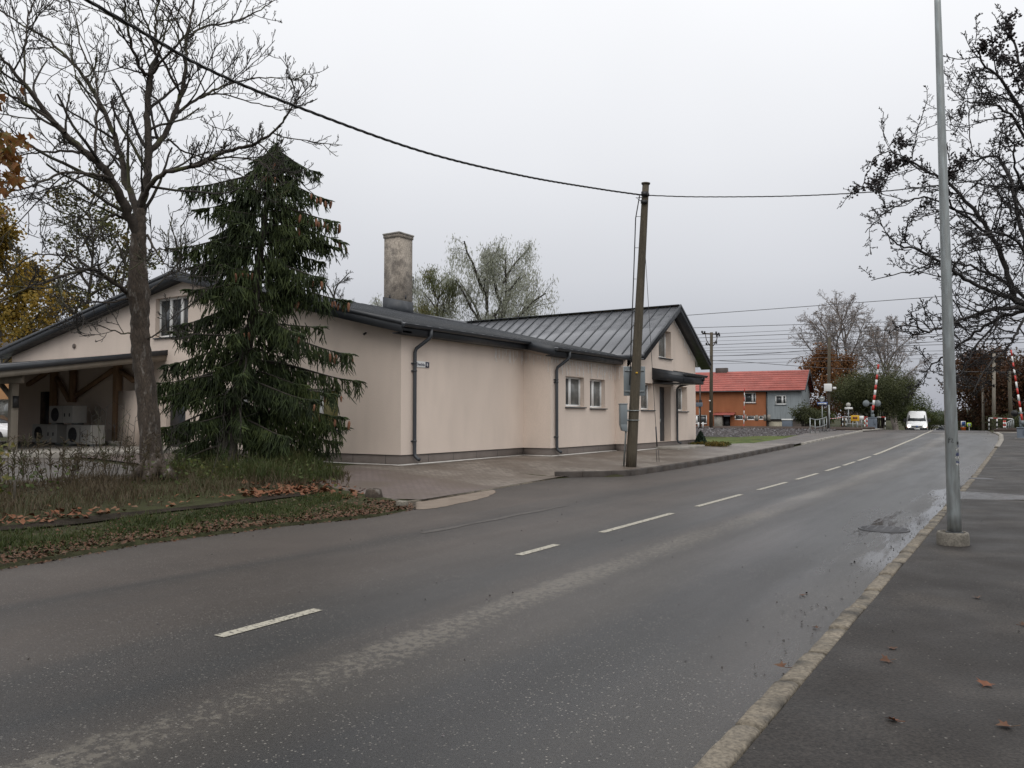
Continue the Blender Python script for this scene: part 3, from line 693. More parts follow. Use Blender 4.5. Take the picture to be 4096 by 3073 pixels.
for (a, b) in (((XA + .02, YG - .04, pavez(XA, YG) + .01), (XA + .02, YJ, pavez(XA, YJ) + .01)), ((-22, YG - .03, .30), (XA, YG - .03, .30)), ((XA, YJ - .03, pavez(XA, YJ) + .01), (XB, YJ - .03, pavez(XB, YJ) + .01)), ((XB + .02, YJ, pavez(XB, YJ) + .01), (XB + .02, YK, pavez(XB, YK) + .01)), ((XC + .03, YK + .1, pavez(XC, YK) + .01), (XC + .03, 30.1, pavez(XC, 30) + .01))): strip(a, b)
mb.build('mortar_strip', M['seal'], bld)
# trim strip of pale edge at the foot of the plaster
window(bld, wX(XB), w1, [.42], ['glass', 'blind']); window(bld, wX(XB), w2, [.42], ['glass', 'blind'])
window(bld, wX(XC), w3, [.25], ['glass', 'blind'], depth=.28); window(bld, wX(XC), w4, [.25], ['glass', 'blind'], depth=.28)
window(bld, wX(XC), w5, [.22], ['glass', 'blind'], depth=.28)
window(bld, wY(YG), up_win, [.36, .7], 'glass'); window(bld, wY(YG), yel_win, [.5], 'yellow_glass', label='window with yellowish curtain'); window(bld, wY(YG), mid_win, [.5], 'blind')
# front door in its recess
mb = MB(); P = wX(XC)
barP(mb, P, door[0] + .01, door[1] - .5, door[2], door[3], .27, .33)
barP(mb, P, door[1] - .49, door[1] - .01, door[2], door[3], .29, .35)
d_ = mb.build('door', M['anthracite'], bld); bevel(d_, .008)
mb = MB(); barP(mb, P, door[0] + .1, door[1] - .6, door[2] + .25, door[3] - .9, .262, .268); mb.build('pane', M['glass'], d_)
mb = MB(); barP(mb, P, door[0] + .55, door[0] + .6, 1.35, 1.5, .2, .262); mb.build('handle', M['galv'], d_)
mb = MB(); barP(mb, wY(YG), ent[0] + .02, ent[1] - .02, .55, ent[3] - .02, .14, .2); d2 = mb.build('door', M['anthracite'], bld)
mb = MB(); mb.box((XC - .05, 29.95, .2), (XC + .95, 33.0, .4)); st_ = mb.build('step', M['concrete'], bld); bevel(st_, .04, 3)
# roofs -----------------------------------------------------------------
def slab(mb, q, th=.12, mi=0):
    q = np.array(q, float); mb.prism(q, (0, 0, -th), mi)
YO = YG - .38
XEA, XEB = -13.68, -12.66
mb = MB()
slab(mb, [(XEA, YO, roofz(XEA)), (XEA, 22.1, roofz(XEA)), (XR, 22.1, ZRG), (XR, YO, ZRG)])
slab(mb, [(XEB, 22.102, roofz(XEB)), (XEB, 28.2, roofz(XEB)), (XR, 28.2, ZRG), (XR, 22.102, ZRG)])
slab(mb, [(XR - .001, 28.2, ZRG), (XR - .001, 40, ZRG), (XR + .6, 40, ZRG - .14), (XR + .6, 28.2, ZRG - .14)])
slab(mb, [(XR, YO, ZRG), (XR, 40, ZRG), (-35.3, 40, 4.22), (-35.3, YO, 4.22)])
for y in np.arange(YO + .5, 28, .52):                          # standing seams run down the slope
    x0 = XEA if y < 22.1 else XEB
    mb.beam((x0, y, roofz(x0) + .012), (XR, y, ZRG + .012), .03, .03, 1)
    mb.beam((-35.2, y, 4.25), (XR, y, ZRG + .012), .03, .03, 1)
rf = mb.build('roof', [M['roof_metal'], M['anthracite']], bld)
mb = MB()                                                      # deep dark barge board of the near gable, gutters, fascia
for (xa, za, xb, zb) in ((XEA + .0, roofz(XEA), XR, ZRG), (XR, ZRG, -35.35, 4.2)):
    p = [(xa, YO - .03, za + .05), (xb, YO - .03, zb + .05), (xb, YO - .03, zb - .26), (xa, YO - .03, za - .26)]
    mb.prism(p, (0, .05, 0))
    p = [(xa, YO - .055, za + .07), (xb, YO - .055, zb + .07), (xb, YO - .055, zb - .04), (xa, YO - .055, za - .04)]
    mb.prism(p, (0, .024, 0))
    mb.prism([(xa, YO + .02, za - .25), (xb, YO + .02, zb - .25), (xb, YO + .02, zb - .2), (xa, YO + .02, za - .2)], (0, .36, 0))
def fascia(x, ya, yb, xw):
    z = roofz(x); mb.box((x - .05, ya, z - .27), (x + .0, yb, z - .01)); mb.box((xw + .004, ya, z - .27), (x - .052, yb, z - .235))
fascia(XEA, YO + .022, 22.1, XA); fascia(XEB, 22.13, 28.0, XB)
# end piece of the stepped-out roof
p = [(XEB, 22.08, roofz(XEB) + .05), (XEA - .3, 22.08, roofz(XEA - .3) + .05), (XEA - .3, 22.08, roofz(XEA - .3) - .27), (XEB, 22.08, roofz(XEB) - .27)]
mb.prism(p, (0, .02, 0))
mb.build('barge_board', M['anthracite'], bld)
def gutter(x, ya, yb, z, n='gutter'):
    g = MB(); prof = [(x + .012 + .07 + .07 * math.cos(a), z + .0 + .085 * math.sin(a)) for a in np.linspace(math.pi, 2 * math.pi, 9)]
    for sgn in (1,):
        V = []
        for y in (ya, yb): V += [(px, y, pz) for px, pz in prof]
        k = len(prof); g.add(V, [(i, i + 1, k + i + 1, k + i) for i in range(k - 1)])
        g.add(V[:k], [tuple(range(k))]); g.add(V[k:], [tuple(range(k))])
    g.tube([(x + .155, ya, z), (x + .155, yb, z)], .012, 6); g.tube([(x + .012, ya, z), (x + .012, yb, z)], .01, 5)
    return g.build(n, M['anthracite'], bld, smooth=True)
gutter(XEA, YO - .05, 22.15, roofz(XEA) - .03); gutter(XEB, 22.1, 28.15, roofz(XEB) - .03)
def downpipe(x_g, x_w, y, zt, zb, n=12):
    g = MB(); r = .05
    pts = [(x_g, y + .22, zt), (x_g, y + .22, zt - .18), (x_g - .04, y + .19, zt - .26), (x_w + .09, y + .04, zt - .52), (x_w + .075, y, zt - .62), (x_w + .075, y, zb + .16), (x_w + .09, y, zb + .07), (x_w + .17, y + .01, zb), (x_w + .24, y + .02, zb - .03)]
    g.tube(pts, r, n)
    for z in (zt - .95, (zt + zb) / 2 + .6, zb + .45): g.lathe((x_w + .075, y, z), [(.06, 0), (.06, .05)], 12); g.box((x_w, y - .075, z + .005), (x_w + .03, y + .075, z + .04))
    return g.build('downpipe', M['anthracite'], bld, smooth=True)
downpipe(XEA + .09, XA, 16.78, roofz(XEA) - .08, .46); downpipe(XEB + .09, XB, 22.72, roofz(XEB) - .08, .46)
# gabled house end
XO = -12.08
mb = MB()
ye1, ye2 = YR - 3.72, YR + 3.72
for ye in (ye1, ye2):
    slab(mb, [(XO, YR, ZR2 + .12), (-30, YR, ZR2 + .12), (-30, ye, roofB(ye) + .12), (XO, ye, roofB(ye) + .12)])
for x in np.arange(XO - .35, -26, -.535):
    for ye in (ye1, ye2): mb.beam((x, YR, ZR2 + .14), (x, ye, roofB(ye) + .14), .045, .05, 1)
mb.build('roof', [M['roof_metal'], M['anthracite']], bld)
mb = MB()
mb.beam((XO + .02, YR, ZR2 + .15), (-27, YR, ZR2 + .15), .3, .03)
for ye in (ye1, ye2):
    a = np.array([XO + .0, YR, ZR2]); c = np.array([XO + .0, ye, roofB(ye)])
    mb.prism([a + (0,0,.17), c + (0,0,.17), c + (0,0,-.13), a + (0,0,-.13)], (.04, 0, 0))
    mb.prism([a + (.042,0,.19), c + (.042,0,.19), c + (.042,0,.06), a + (.042,0,.06)], (.025, 0, 0))
    mb.prism([a + (0,0,-.12), c + (0,0,-.12), c + (0,0,-.07), a + (0,0,-.07)], (-.42, 0, 0))
mb.build('barge_board', M['anthracite'], bld)
# door canopy: lean-to with deep dark sides
cy0, cy1, cxo = 29.62, 31.85, XC + 1.28
zt0, zt1 = 3.5, 3.26
mb = MB()
slab(mb, [(XC, cy0, zt0), (cxo, cy0, zt1), (cxo, cy1, zt1), (XC, cy1, zt0)], .1)
for y in (cy0 - .03, cy1): mb.prism([(XC, y, zt0 + .03), (cxo, y, zt1 + .03), (cxo, y, zt1 - .36), (XC, y, zt0 - .42)], (0, .03, 0))
mb.box((cxo, cy0, zt1 - .33), (cxo + .03, cy1, zt1 + .0)); mb.box((XC, cy0, zt1 - .36), (cxo, cy1, zt1 - .34))
for z in (.1, .2): mb.prism([(XC, cy0 - .036, zt0 - z), (cxo, cy0 - .036, zt1 - z), (cxo, cy0 - .036, zt1 - z - .015), (XC, cy0 - .036, zt0 - z - .015)], (0, .006, 0))
cn = mb.build('canopy', M['anthracite'], bld)
gutter_ = gutter(cxo + .03, cy0 - .05, cy1 + .1, zt1 - .0); gutter_.name = 'gutter'
mb = MB(); mb.tube([(cxo + .1, 31.7, 3.2), (cxo + .08, 31.75, 3.08), (XC + .2, 32.0, 2.86), (XC + .08, 32.05, 2.75), (XC + .08, 32.05, .62), (XC + .12, 32.05, .52), (XC + .25, 32.08, .47)], .045, 10)
mb.build('downpipe', M['anthracite'], bld, smooth=True)
mb = MB(); mb.lathe((XC + .7, 30.4, 2.84), [(.14, .06), (.14, .02), (.1, 0)], 14); mb.build('lamp', M['white_paint'], bld)
mb = MB(); mb.lathe((-30.1, YG - .02, 4.24), [(.09, 0), (.09, .03), (.06, .04)], 14, axis=(0, -1, 0)); mb.build('vent', M['plinth'], bld)
mb = MB(); mb.tube([(-15.3, YG - .02, 3.9), (-15.3, YG - .1, 3.86), (-15.2, YG - .2, 3.84)], .03, 8); mb.build('camera', M['black'], bld)
# chimney
cc = onX(1594, 1245, -21.6); cx0, cy0_ = -21.6, cc[1]
zb_ = roofz(-22) - .3
a_ = onX(1535, 1100, -22.42); ztop = onX(1594, 945, -21.6)[2]
lx = 0.80; ly = 0.86
mb = MB(); mb.box((cx0 - lx, cy0_, zb_), (cx0, cy0_ + ly, ztop))
for z in (.17,): mb.box((cx0 - lx - .03, cy0_ - .03, ztop + z - .17), (cx0 + .03, cy0_ + ly + .03, ztop + z - .04))
ch = mb.build('chimney', M['chimney'], rf)
mb = MB(); mb.box((cx0 - lx - .06, cy0_ - .06, ztop + .13), (cx0 + .06, cy0_ + ly + .06, ztop + .2)); bevel(mb.build('chimney_cap', M['concrete'], rf), .02)
mb = MB(); hz = ztop - 1.15 * 2
mb.box((cx0 - .52, cy0_ - .006, ztop - 2.55), (cx0 - .44, cy0_ + .02, ztop - 2.38)); mb.build('vent_hole', M['black'], rf); mb = MB(); mb.box((cx0 - .02, cy0_ + .4, ztop - 2.55), (cx0 + .006, cy0_ + .49, ztop - 2.38))
mb.build('vent_hole', M['black'], rf)
mb = MB()
zf = onX(1594, 1200, -21.6)[2]
mb.prism([(cx0 - lx - .03, cy0_ - .03, zb_), (cx0 + .03, cy0_ - .03, zb_), (cx0 + .03, cy0_ - .03, zf), (cx0 - lx - .03, cy0_ - .03, zf + lx * SA)], (0, ly + .06, 0))
mb.build('flashing', M['anthracite'], rf)

# icicle light strings hanging from the eaves
def icicles(pts, label):
    mb = MB(); rs = random.Random(5)
    for a, c, lmax in pts:
        a, c = np.array(a, float), np.array(c, float); L = np.linalg.norm(c - a); k = int(L / .13)
        mb.tube([a, c], .008, 4)
        for i in range(k):
            p = lerp(a, c, (i + rs.uniform(.1, .9)) / k); ln = rs.choice([.12, .2, .3, .42]) * lmax
            q = [p]; m_ = max(2, int(ln / .07))
            for j in range(m_): q.append(q[-1] + np.array([rs.uniform(-.012, .012), rs.uniform(-.012, .012), -ln / m_]))
            mb.tube(q, .009, 3, cap=False)
            for s in q[1:]: mb.lathe(s + np.array([rs.uniform(-.02, .02), rs.uniform(-.02, .02), 0]), [(0, -.02), (.012, 0), (0, .016)], 4)
    o = mb.build('string_lights', M['light_string'])
    return tag(o, label, 'string lights', 'icicle light strings')
icicles([((XA + .05, 20.6, 3.74), (XA + .05, YJ - .05, 3.74), 1), ((XA + .06, YJ - .05, 3.72), (XB, YJ - .05, 3.5), 1.1), ((XB + .05, YJ, 3.5), (XB + .05, YK, 3.47), 1.2), ((XB, YK - .05, 3.47), (XC, YK - .05, 3.45), 1.1)], 'white icicle light string unlit along the eave of the pale building')
icicles([((XC + .04, YR + .15, ZR2 - .3), (XC + .04, YE + .1, roofB(YE) - .25), .9)], 'icicle light string unlit along the right rake of the gabled end')

# house number plate
pl = thing('street_sign', (XA + .02, 17.15, 3.03), 'small white street name plate with navy number field on the pale wall', 'sign')
mb = MB(); mb.box((XA + .002, 16.88, 2.945), (XA + .02, 17.47, 3.115)); bevel(mb.build('plate', M['white_paint'], pl), .004)
mb = MB(); mb.box((XA + .021, 17.30, 2.953), (XA + .024, 17.46, 3.107)); mb.build('number_field', M['navy'], pl)
def text(body, size, loc, rot, mat, parent, name='lettering', th=.001, bold=0.0, align='LEFT'):
    cu = bpy.data.curves.new(name, 'FONT'); cu.body = body; cu.size = size; cu.extrude = th; cu.offset = bold; cu.align_x = align
    tmp = bpy.data.objects.new('tmp_text', cu); COL.objects.link(tmp)
    bpy.context.view_layer.update()
    me = bpy.data.meshes.new_from_object(tmp.evaluated_get(bpy.context.evaluated_depsgraph_get()))
    bpy.data.objects.remove(tmp)
    o = bpy.data.objects.new(name, me); COL.objects.link(o); me.materials.clear(); me.materials.append(mat)
    o.parent = parent
    o.location = Vector(loc) - world_loc(parent); o.rotation_euler = rot
    return o
RX = (math.pi / 2, 0, math.pi / 2)                              # upright text on a wall that faces +X
text('Ülesõidu', .105, (XA + .0222, 16.9, 2.995), RX, M['navy'], pl, bold=.002)
text('8', .12, (XA + .0252, 17.345, 2.99), RX, M['white_paint'], pl, name='number', bold=.003)

# ------------------------------------------------------------------ carport with heat pump units
SXR, FZ = -24.35, .60                                           # roof edge towards the road, floor level
cpt = thing('carport', (SXR, 12.5, FZ), 'timber lean-to carport with dark sheet roof against the gable wall', 'carport')
mb = MB(); mb.prism([(-36, YG - .02, .2), (-21.9, YG - .02, .2), (-21.9, 13.8, .2), (-23.9, 9.6, .2), (-36, 9.6, .2)], (0, 0, FZ - .2)); bevel(mb.build('floor_slab', M['concrete'], cpt), .025)
pr = lambda y: 3.80 + (y - YG) * .154                          # roof falls away from the gable
ylo = 7.6  # eave lengthened out of view so the roof shades the inside more
mb = MB()
slab(mb, [(SXR, ylo, pr(ylo)), (SXR, YG - .02, pr(YG)), (-36, YG - .02, pr(YG)), (-36, ylo, pr(ylo))], .1)
mb.build('roof', M['anthracite'], cpt)
mb = MB()
mb.prism([(SXR + .002, ylo - .05, pr(ylo) + .04), (SXR + .002, YG, pr(YG) + .04), (SXR + .002, YG, pr(YG) - .13), (SXR + .002, ylo - .05, pr(ylo) - .13)], (.03, 0, 0)); mb.box((-36, ylo - .06, pr(ylo) - .14), (SXR, ylo - .02, pr(ylo) + .02)); mb.build('fascia', M['anthracite'], cpt)
mb = MB()
mb.prism([(SXR - .08, ylo, pr(ylo) - .105), (SXR - .08, YG - .02, pr(YG) - .105), (SXR - .08, YG - .02, pr(YG) - .31), (SXR - .08, ylo, pr(ylo) - .31)], (.06, 0, 0)); mb.build('rafter', M['grey_wood'], cpt)
mb = MB()
for x in np.arange(-25.6, -36, -1.0): mb.beam((x, ylo, pr(ylo) - .2), (x, YG - .03, pr(YG) - .2), .07, .17)
mb.build('rafters', M['pine_wood'], cpt)
mb = MB(); mb.box((-36.1, 7.8, .3), (-35.95, YG - .02, 3.6)); mb.build('shade_wall', M['pine_wood'], cpt)  # unseen wall, added to block daylight from the left under the roof
PX, PY = -25.15, 11.85
def post(x, y, zt, w=.2, mat='pine_wood'):
    q = MB(); q.box((x - w/2, y - w/2, FZ), (x + w/2, y + w/2, zt)); return bevel(q.build('post', M[mat], cpt), .01)
post(PX, PY, pr(PY) - .55, .2, 'grey_wood')
mb = MB(); mb.beam((PX + .45, PY, pr(PY) - .42), (-36, PY, pr(PY) - .42), .16, .24); mb.build('beam', M['grey_wood'], cpt)
mb = MB(); mb.beam((PX - .02, PY, 2.1), (PX - .75, PY, pr(PY) - .56), .1, .11); mb.build('brace', M['grey_wood'], cpt)
mb = MB(); mb.box((PX + .102, PY - .07, 1.85), (PX + .16, PY + .08, 2.2)); mb.build('switch_box', M['black'], cpt)
wy = YG - .16
xp = [onY(u, 1600, wy)[0] for u in (213, 290, 468)]
post(xp[0], wy, pr(wy) - .32, .2); post(xp[2], wy, pr(wy) - .32, .22)
mb = MB(); mb.beam((xp[1], wy, onY(290, 1610, wy)[2]), (xp[1], wy, pr(wy) - .32), .19, .19); mb.build('post', M['pine_wood'], cpt)
for (u1, v1, u2, v2) in ((226, 1512, 278, 1605), (456, 1478, 302, 1585), (480, 1482, 535, 1525), (200, 1482, 110, 1540)):
    p, q = onY(u1, v1, wy - .01), onY(u2, v2, wy - .01); mb = MB(); mb.beam(p, q, .12, .14); mb.build('brace', M['pine_wood'], cpt)
mb = MB(); p, q = onY(165, 1568, YG - .03), onY(197, 1768, YG - .03); mb.box((p[0], YG - .05, FZ), (q[0], YG - .01, p[2])); mb.build('door', M['black'], cpt)
# pale partition beside the tree
p, q = onY(485, 1565, wy - .3), onY(545, 1785, wy - .3); mb = MB(); mb.box((p[0], wy - .4, FZ), (q[0], YG - .02, p[2])); mb.build('partition', M['plaster'], cpt)
mb = MB(); p = onY(470, 1775, wy - .3); mb.box((p[0] - .25, wy - .6, FZ + .002), (p[0] + .45, wy - .25, FZ + .16)); mb.build('concrete_block', M['concrete'], cpt)

def heat_pump(u0, u1, uc, v0, v1, D, label, base=None):
    """outdoor unit: casing, round fan grille, pipe openings. uc: px of its front right corner"""
    bl = onY(u0, v1, D); z0 = FZ if base is None else base; bl[2] = z0
    y = D; x0 = bl[0]; x1 = onY(uc, v1, y)[0]; zt = z0 + (v1 - v0) / FPX * float(np.dot(bl - CP, FW))
    w = x1 - x0; h = zt - z0; yd = onX(u1, v1, x1)[1]; dep = min(1.0, max(.5, yd - y))
    t_ = thing('heat_pump', ((x0 + x1) / 2, y + dep / 2, z0), label, 'heat pump', 'heat pump outdoor units under the carport')
    mb = MB(); mb.box((x0, y, z0 + .06), (x1, y + dep, zt)); bevel(mb.build('casing', M['ac_white'], t_), .02, 3)
    mb = MB(); mb.box((x0 + .08, y + .05, z0), (x0 + .16, y + dep - .05, z0 + .06)); mb.build('foot', M['galv'], t_); mb = MB(); mb.box((x1 - .16, y + .05, z0), (x1 - .08, y + dep - .05, z0 + .06)); mb.build('foot', M['galv'], t_)
    fc = (x0 + w * .27, y - .004, z0 + h * .53); r = h * .36
    mb = MB(); mb.lathe(fc, [(r, 0), (r, .012), (r * .97, .02), (0, .006)], 28, axis=(0, -1, 0))
    f_ = mb.build('fan_grille', M['black'], t_)
    mb = MB()
    for rr in np.linspace(.2, .95, 6): 
        th = np.linspace(0, 2 * math.pi, 25); mb.tube([(fc[0] + r * rr * math.cos(q), y - .026, fc[2] + r * rr * math.sin(q)) for q in th], .006, 3, cap=False)
    for q in range(8): mb.tube([(fc[0], y - .03, fc[2]), (fc[0] + r * math.cos(q * math.pi / 4), y - .03, fc[2] + r * math.sin(q * math.pi / 4))], .006, 3, cap=False)
    mb.build('guard_wire', M['wire'], f_)
    for fx in (.66, .86): mb = MB(); mb.box((x0 + w * fx - .03, y - .006, z0 + h * .42), (x0 + w * fx + .04, y - .001, z0 + h * .6)); mb.build('grip', M['black'], t_)
    mb = MB(); mb.box((x0 + w * .58, y - .003, z0 + .08), (x0 + w * .585, y - .0005, zt - .02)); mb.build('panel_gap', M['wire'], t_)
    return t_
heat_pump(127, 258, 225, 1697, 1775, 15.15, 'pale heat pump unit at the lower left of the stack of three')
h1 = heat_pump(264, 420, 362, 1701, 1783, 14.85, 'pale heat pump unit at the lower right of the stack nearest the post')
top_ = FZ + 82 / FPX * 27.2 + .012
heat_pump(195, 345, 290, 1623, 1698, 15.0, 'pale heat pump unit on top of the two others', top_)

# ------------------------------------------------------------------ orange and grey house beyond the railway
R0 = np.array([-19.7, 85.0]); fd = np.array([-math.cos(math.radians(7)), -math.sin(math.radians(7))]); gd = np.array([fd[1], -fd[0]])   # along facade to the left; back
if gd[1] < 0: gd = -gd
HZ = .3
hs = thing('house', (R0[0], R0[1], HZ), 'house half orange and half grey with a red tiled roof beyond the railway', 'house')
def HP(s, z, d=0): return (R0[0] + fd[0] * s + gd[0] * d, R0[1] + fd[1] * s + gd[1] * d, z)
def hs_of(u, v):                                                # distance along the facade and height of a photo point on it
    d = ray(u, v); nrm = np.array([gd[0], gd[1], 0]); tt = np.dot(np.array([R0[0], R0[1], 0]) - CP, nrm) / np.dot(d, nrm); p = CP + d * tt
    return (np.dot(p[:2] - R0, fd), p[2])
PF = lambda u, z, d: HP(u, z, d)
sb, _ = hs_of(3067, 1600); SE = 24.0
_, ze = hs_of(3190, 1557)
def hop(u1, v1, u2, v2):
    a, c = hs_of(u1, v1), hs_of(u2, v2); return (min(a[0], c[0]), max(a[0], c[0]), min(a[1], c[1]), max(a[1], c[1]))
oW = hop(2977, 1571, 3024, 1613); gW = hop(3101, 1582, 3145, 1619)
oD = hop(2881, 1664, 2921, 1710); bw = [hop(2938, 1661, 2973, 1681), hop(2987, 1663, 3019, 1681), hop(3034, 1663, 3054, 1680)]; lw = hop(2745, 1660, 2828, 1697)
gr = hop(3075, 1687, 3130, 1714); _, zg = hs_of(3130, 1677)
mb = MB(); wall(mb, PF, sb, SE, HZ - .4, ze, [oW, oD] + bw + [lw], depth=.15); mb.build('wall', M['orange_wall'], hs)
mb = MB(); wall(mb, PF, -.15, sb - .02, zg, ze, [gW], depth=.1); w_ = mb.build('wall', M['grey_sheet'], hs)
DP = 8.5
mb = MB(); gp = [HP(-.15, zg, 0), HP(-.15, zg, DP), HP(-.15, ze, DP), HP(-.15, ze + 2.15, DP / 2), HP(-.15, ze, 0)]; mb.add(gp, [(0,1,2,3,4)]); mb.build('gable_wall', M['grey_sheet'], hs); mb = MB(); mb.add([HP(SE, HZ - .4, 0), HP(SE, HZ - .4, DP), HP(SE, ze, DP), HP(SE, ze + 2.2, DP/2), HP(SE, ze, 0)], [(0,1,2,3,4)])
mb.build('gable_wall', M['grey_sheet'], hs)
mb = MB(); wall(mb, lambda u, z, d: HP(u, z, d + .25), -.1, sb, HZ - .4, zg + .01, [], 0); mb.add([HP(-.1, HZ - .4, .25), HP(-.1, HZ - .4, DP), HP(-.1, zg, DP), HP(-.1, zg, .25)], [(0,1,2,3)]); mb.build('basement_wall', M['plinth'], hs)
mb = MB(); V = [HP(gr[0], HZ - .3, .2), HP(gr[1], HZ - .3, .2), HP(gr[1], gr[3], .2), HP(gr[0], gr[3], .2)]; mb.prism(V, np.array([gd[0], gd[1], 0]) * .04); mb.build('garage_door', pmat('cream garage door', (.42, .38, .29), .7, .08, 2, stretch=(6, 6, .3)), hs)
window(hs, PF, oW, [.3], 'glass', depth=.1, f=.1); window(hs, PF, gW, [.35], 'glass', depth=.08, sill=True, f=.1)
for q in bw: window(hs, PF, q, [], 'glass', depth=.1, sill=False, f=.09)
window(hs, PF, lw, [.5], ['glass', 'glass'], depth=.1, f=.1)
mb = MB()
for a, c in ((bw[0], bw[1]), (bw[1], bw[2])):
    barP(mb, PF, c[1] + .03, a[0] - .03, a[2] - .05, a[3] + .05, -.03, .05)
barP(mb, PF, bw[2][0] - .7, bw[2][0] - .03, bw[0][2] - .05, bw[0][3] + .05, -.03, .05); mb.build('panel', M['concrete'], hs)
mb = MB(); barP(mb, PF, oD[0] + .02, oD[1] - .02, HZ - .3, oD[3] - .02, .12, .15); mb.build('door', M['black'], hs)
mb = MB(); dd = np.array([gd[0], gd[1], 0])
sc0, sc1 = hs_of(2860, 1650)[0], hs_of(2943, 1650)[0]; zc0 = hs_of(2900, 1650)[1]
mb.prism([HP(sc0, zc0, 0), HP(sc1, zc0, 0), HP(sc1, zc0 - .22, -1.2), HP(sc0, zc0 - .22, -1.2)], (0, 0, -.1)); mb.build('porch_roof', M['red_roof'], hs)
mb = MB(); barP(mb, PF, sc0 - .1, sc0 - .3 - .6, HZ - .4, zc0 - .2, -1.0, 0)
mb.build('porch_wall', M['concrete'], hs)
# roof with ridges of tile sheet
mb = MB(); ov = .45; zr = ze + 2.2
def tile_slope(d0, z0, d1, z1):
    ns = 9
    for i in range(ns):
        t0_, t1_ = i / ns, (i + 1) / ns
        da, za, db, zb2 = lerp(d0, d1, t0_), lerp(z0, z1, t0_), lerp(d0, d1, t1_), lerp(z0, z1, t1_)
        mb.prism([HP(-.55, za + .05, da), HP(SE + .4, za + .05, da), HP(SE + .4, zb2, db), HP(-.55, zb2, db)], (0, 0, -.09))
tile_slope(-ov, ze - .1, DP / 2, zr); tile_slope(DP + ov, ze - .1, DP / 2, zr)
hr = mb.build('roof', M['red_roof'], hs)
mb = MB(); ca = hs_of(2832, 1480)[0]; cb = hs_of(2880, 1480)[0]
mb.prism([HP(ca, zr - .6, DP / 2 - .35), HP(cb, zr - .6, DP / 2 - .35), HP(cb, zr + .42, DP / 2 - .35), HP(ca, zr + .42, DP / 2 - .35)], dd * .7); mb.build('chimney', M['dark_roof'], hr)
mb = MB()
for d0, d1 in ((-ov, DP / 2), (DP + ov, DP / 2)):
    mb.prism([HP(-.57, ze - .06, d0), HP(-.57, zr + .05, d1), HP(-.57, zr - .22, d1), HP(-.57, ze - .33, d0)], (np.array([-fd[0], -fd[1], 0]) * .05))
mb.prism([HP(-.5, ze - .1, -ov + .0), HP(SE, ze - .1, -ov), HP(SE, ze - .22, -ov), HP(-.5, ze - .22, -ov)], dd * .05)
mb.build('barge_board', M['anthracite'], hs)
mb = MB(); mb.tube([HP(sb, ze - .15, -.1), HP(sb, HZ - .3, -.1)], .06, 8); mb.build('downpipe', M['black'], hs)
mb = MB(); q = [hs_of(3075, 1546)[0], hs_of(3205, 1546)[0]]; mb.beam(HP(q[0], ze + .22, .1), HP(q[1], ze + .22, .1), .05, .1); mb.build('snow_guard', M['red_roof'], hs)
# flag pole with thin red and white shaft before the house
# ------------------------------------------------------------------ left background house and its parked car
lh = thing('house', tuple(at(-60, 1760, 52)), 'peach coloured house with dark roof seen past the carport post', 'house')
D = 52.0
def L(u, v, dd_=0): return at(u, v, D + dd_)
mb = MB(); yf = at(40, 1600, D)[1]
PL = wY(yf)
xr_ = onY(82, 1600, yf)[0]; xl_ = onY(-700, 1600, yf)[0]; zt_ = onY(40, 1392, yf)[2]
lwin = (onY(-70, 1650, yf)[0], onY(36, 1650, yf)[0], onY(30, 1690, yf)[2], onY(30, 1597, yf)[2])
uwin = (onY(-70, 1650, yf)[0], onY(38, 1650, yf)[0], onY(30, 1518, yf)[2], onY(30, 1428, yf)[2])
wall(mb, PL, xl_, xr_ + 6, -.1, zt_, [lwin, uwin]); mb.build('wall', M['peach_wall'], lh)
window(lh, PL, lwin, [.5], 'blind'); window(lh, PL, uwin, [.5], 'blind')
mb = MB(); zr_ = onY(10, 1305, yf)[2]
mb.prism([(xl_, yf - .6, zt_ - .1), (xr_ + 6.5, yf - .6, zt_ - .1), (xr_ + 6.5, yf + 5, zr_ + .5), (xl_, yf + 5, zr_ + .5)], (0, 0, -.18)); mb.build('roof', M['dark_roof'], lh)
# ------------------------------------------------------------------ timber utility pole in front of the building
PB = np.array([-9.62, 21.2, pavez(-9.62, 21.2)]); PT = at(2583, 737, 23.05)
def pp(t): return lerp(PB, PT, t)
up_ = thing('utility_pole', PB, 'tall leaning dark timber pole with a grey cabinet and sign at the kerb', 'utility pole')
mb = MB(); ts = np.linspace(-.02, 1, 14); mb.tube([pp(t) for t in ts], [lerp(.155, .095, t) for t in ts], 14)
mb.tube([pp(.999), pp(1.004)], [.12, .13], 14)
mb.build('shaft', M['pole_wood'], up_, smooth=True)
lft = -RT                                                      # towards the left seen from the road side
def pz(z): return pp((z - PB[2]) / (PT[2] - PB[2]))
zb0 = at(2505, 1720, 23.05)[2]; zb1 = at(2505, 1618, 23.05)[2]
c0 = pz((zb0 + zb1) / 2)
mb = MB(); cl = c0 + lft * .3
ax, ay = lft * .10, np.array([-lft[1], lft[0], 0]) * .17
mb.obox(cl + (0, 0, .08), ax, ay, (0, 0, (zb1 - zb0) / 2 - .08))
mb.obox(cl + (0, 0, (zb1 - zb0) / 2 + .01), ax * 1.12, ay * 1.06, (0, 0, .015))
lo = zb0 + .0; q = cl.copy(); q[2] = 0
a = [cl - ax - ay, cl + ax - ay]; zt_b = cl[2] + .08 - ((zb1 - zb0) / 2 - .08)
P4 = [(*(cl - ax - ay)[:2], zt_b), (*(cl + ax - ay)[:2], zt_b), (*(cl + ax * .5 - ay)[:2], lo - .02), (*(cl - ax - ay)[:2], lo - .05)]
mb.prism(P4, ay * 2)
bevel(mb.build('cabinet', M['grey_paint'], up_), .008)
mb = MB()
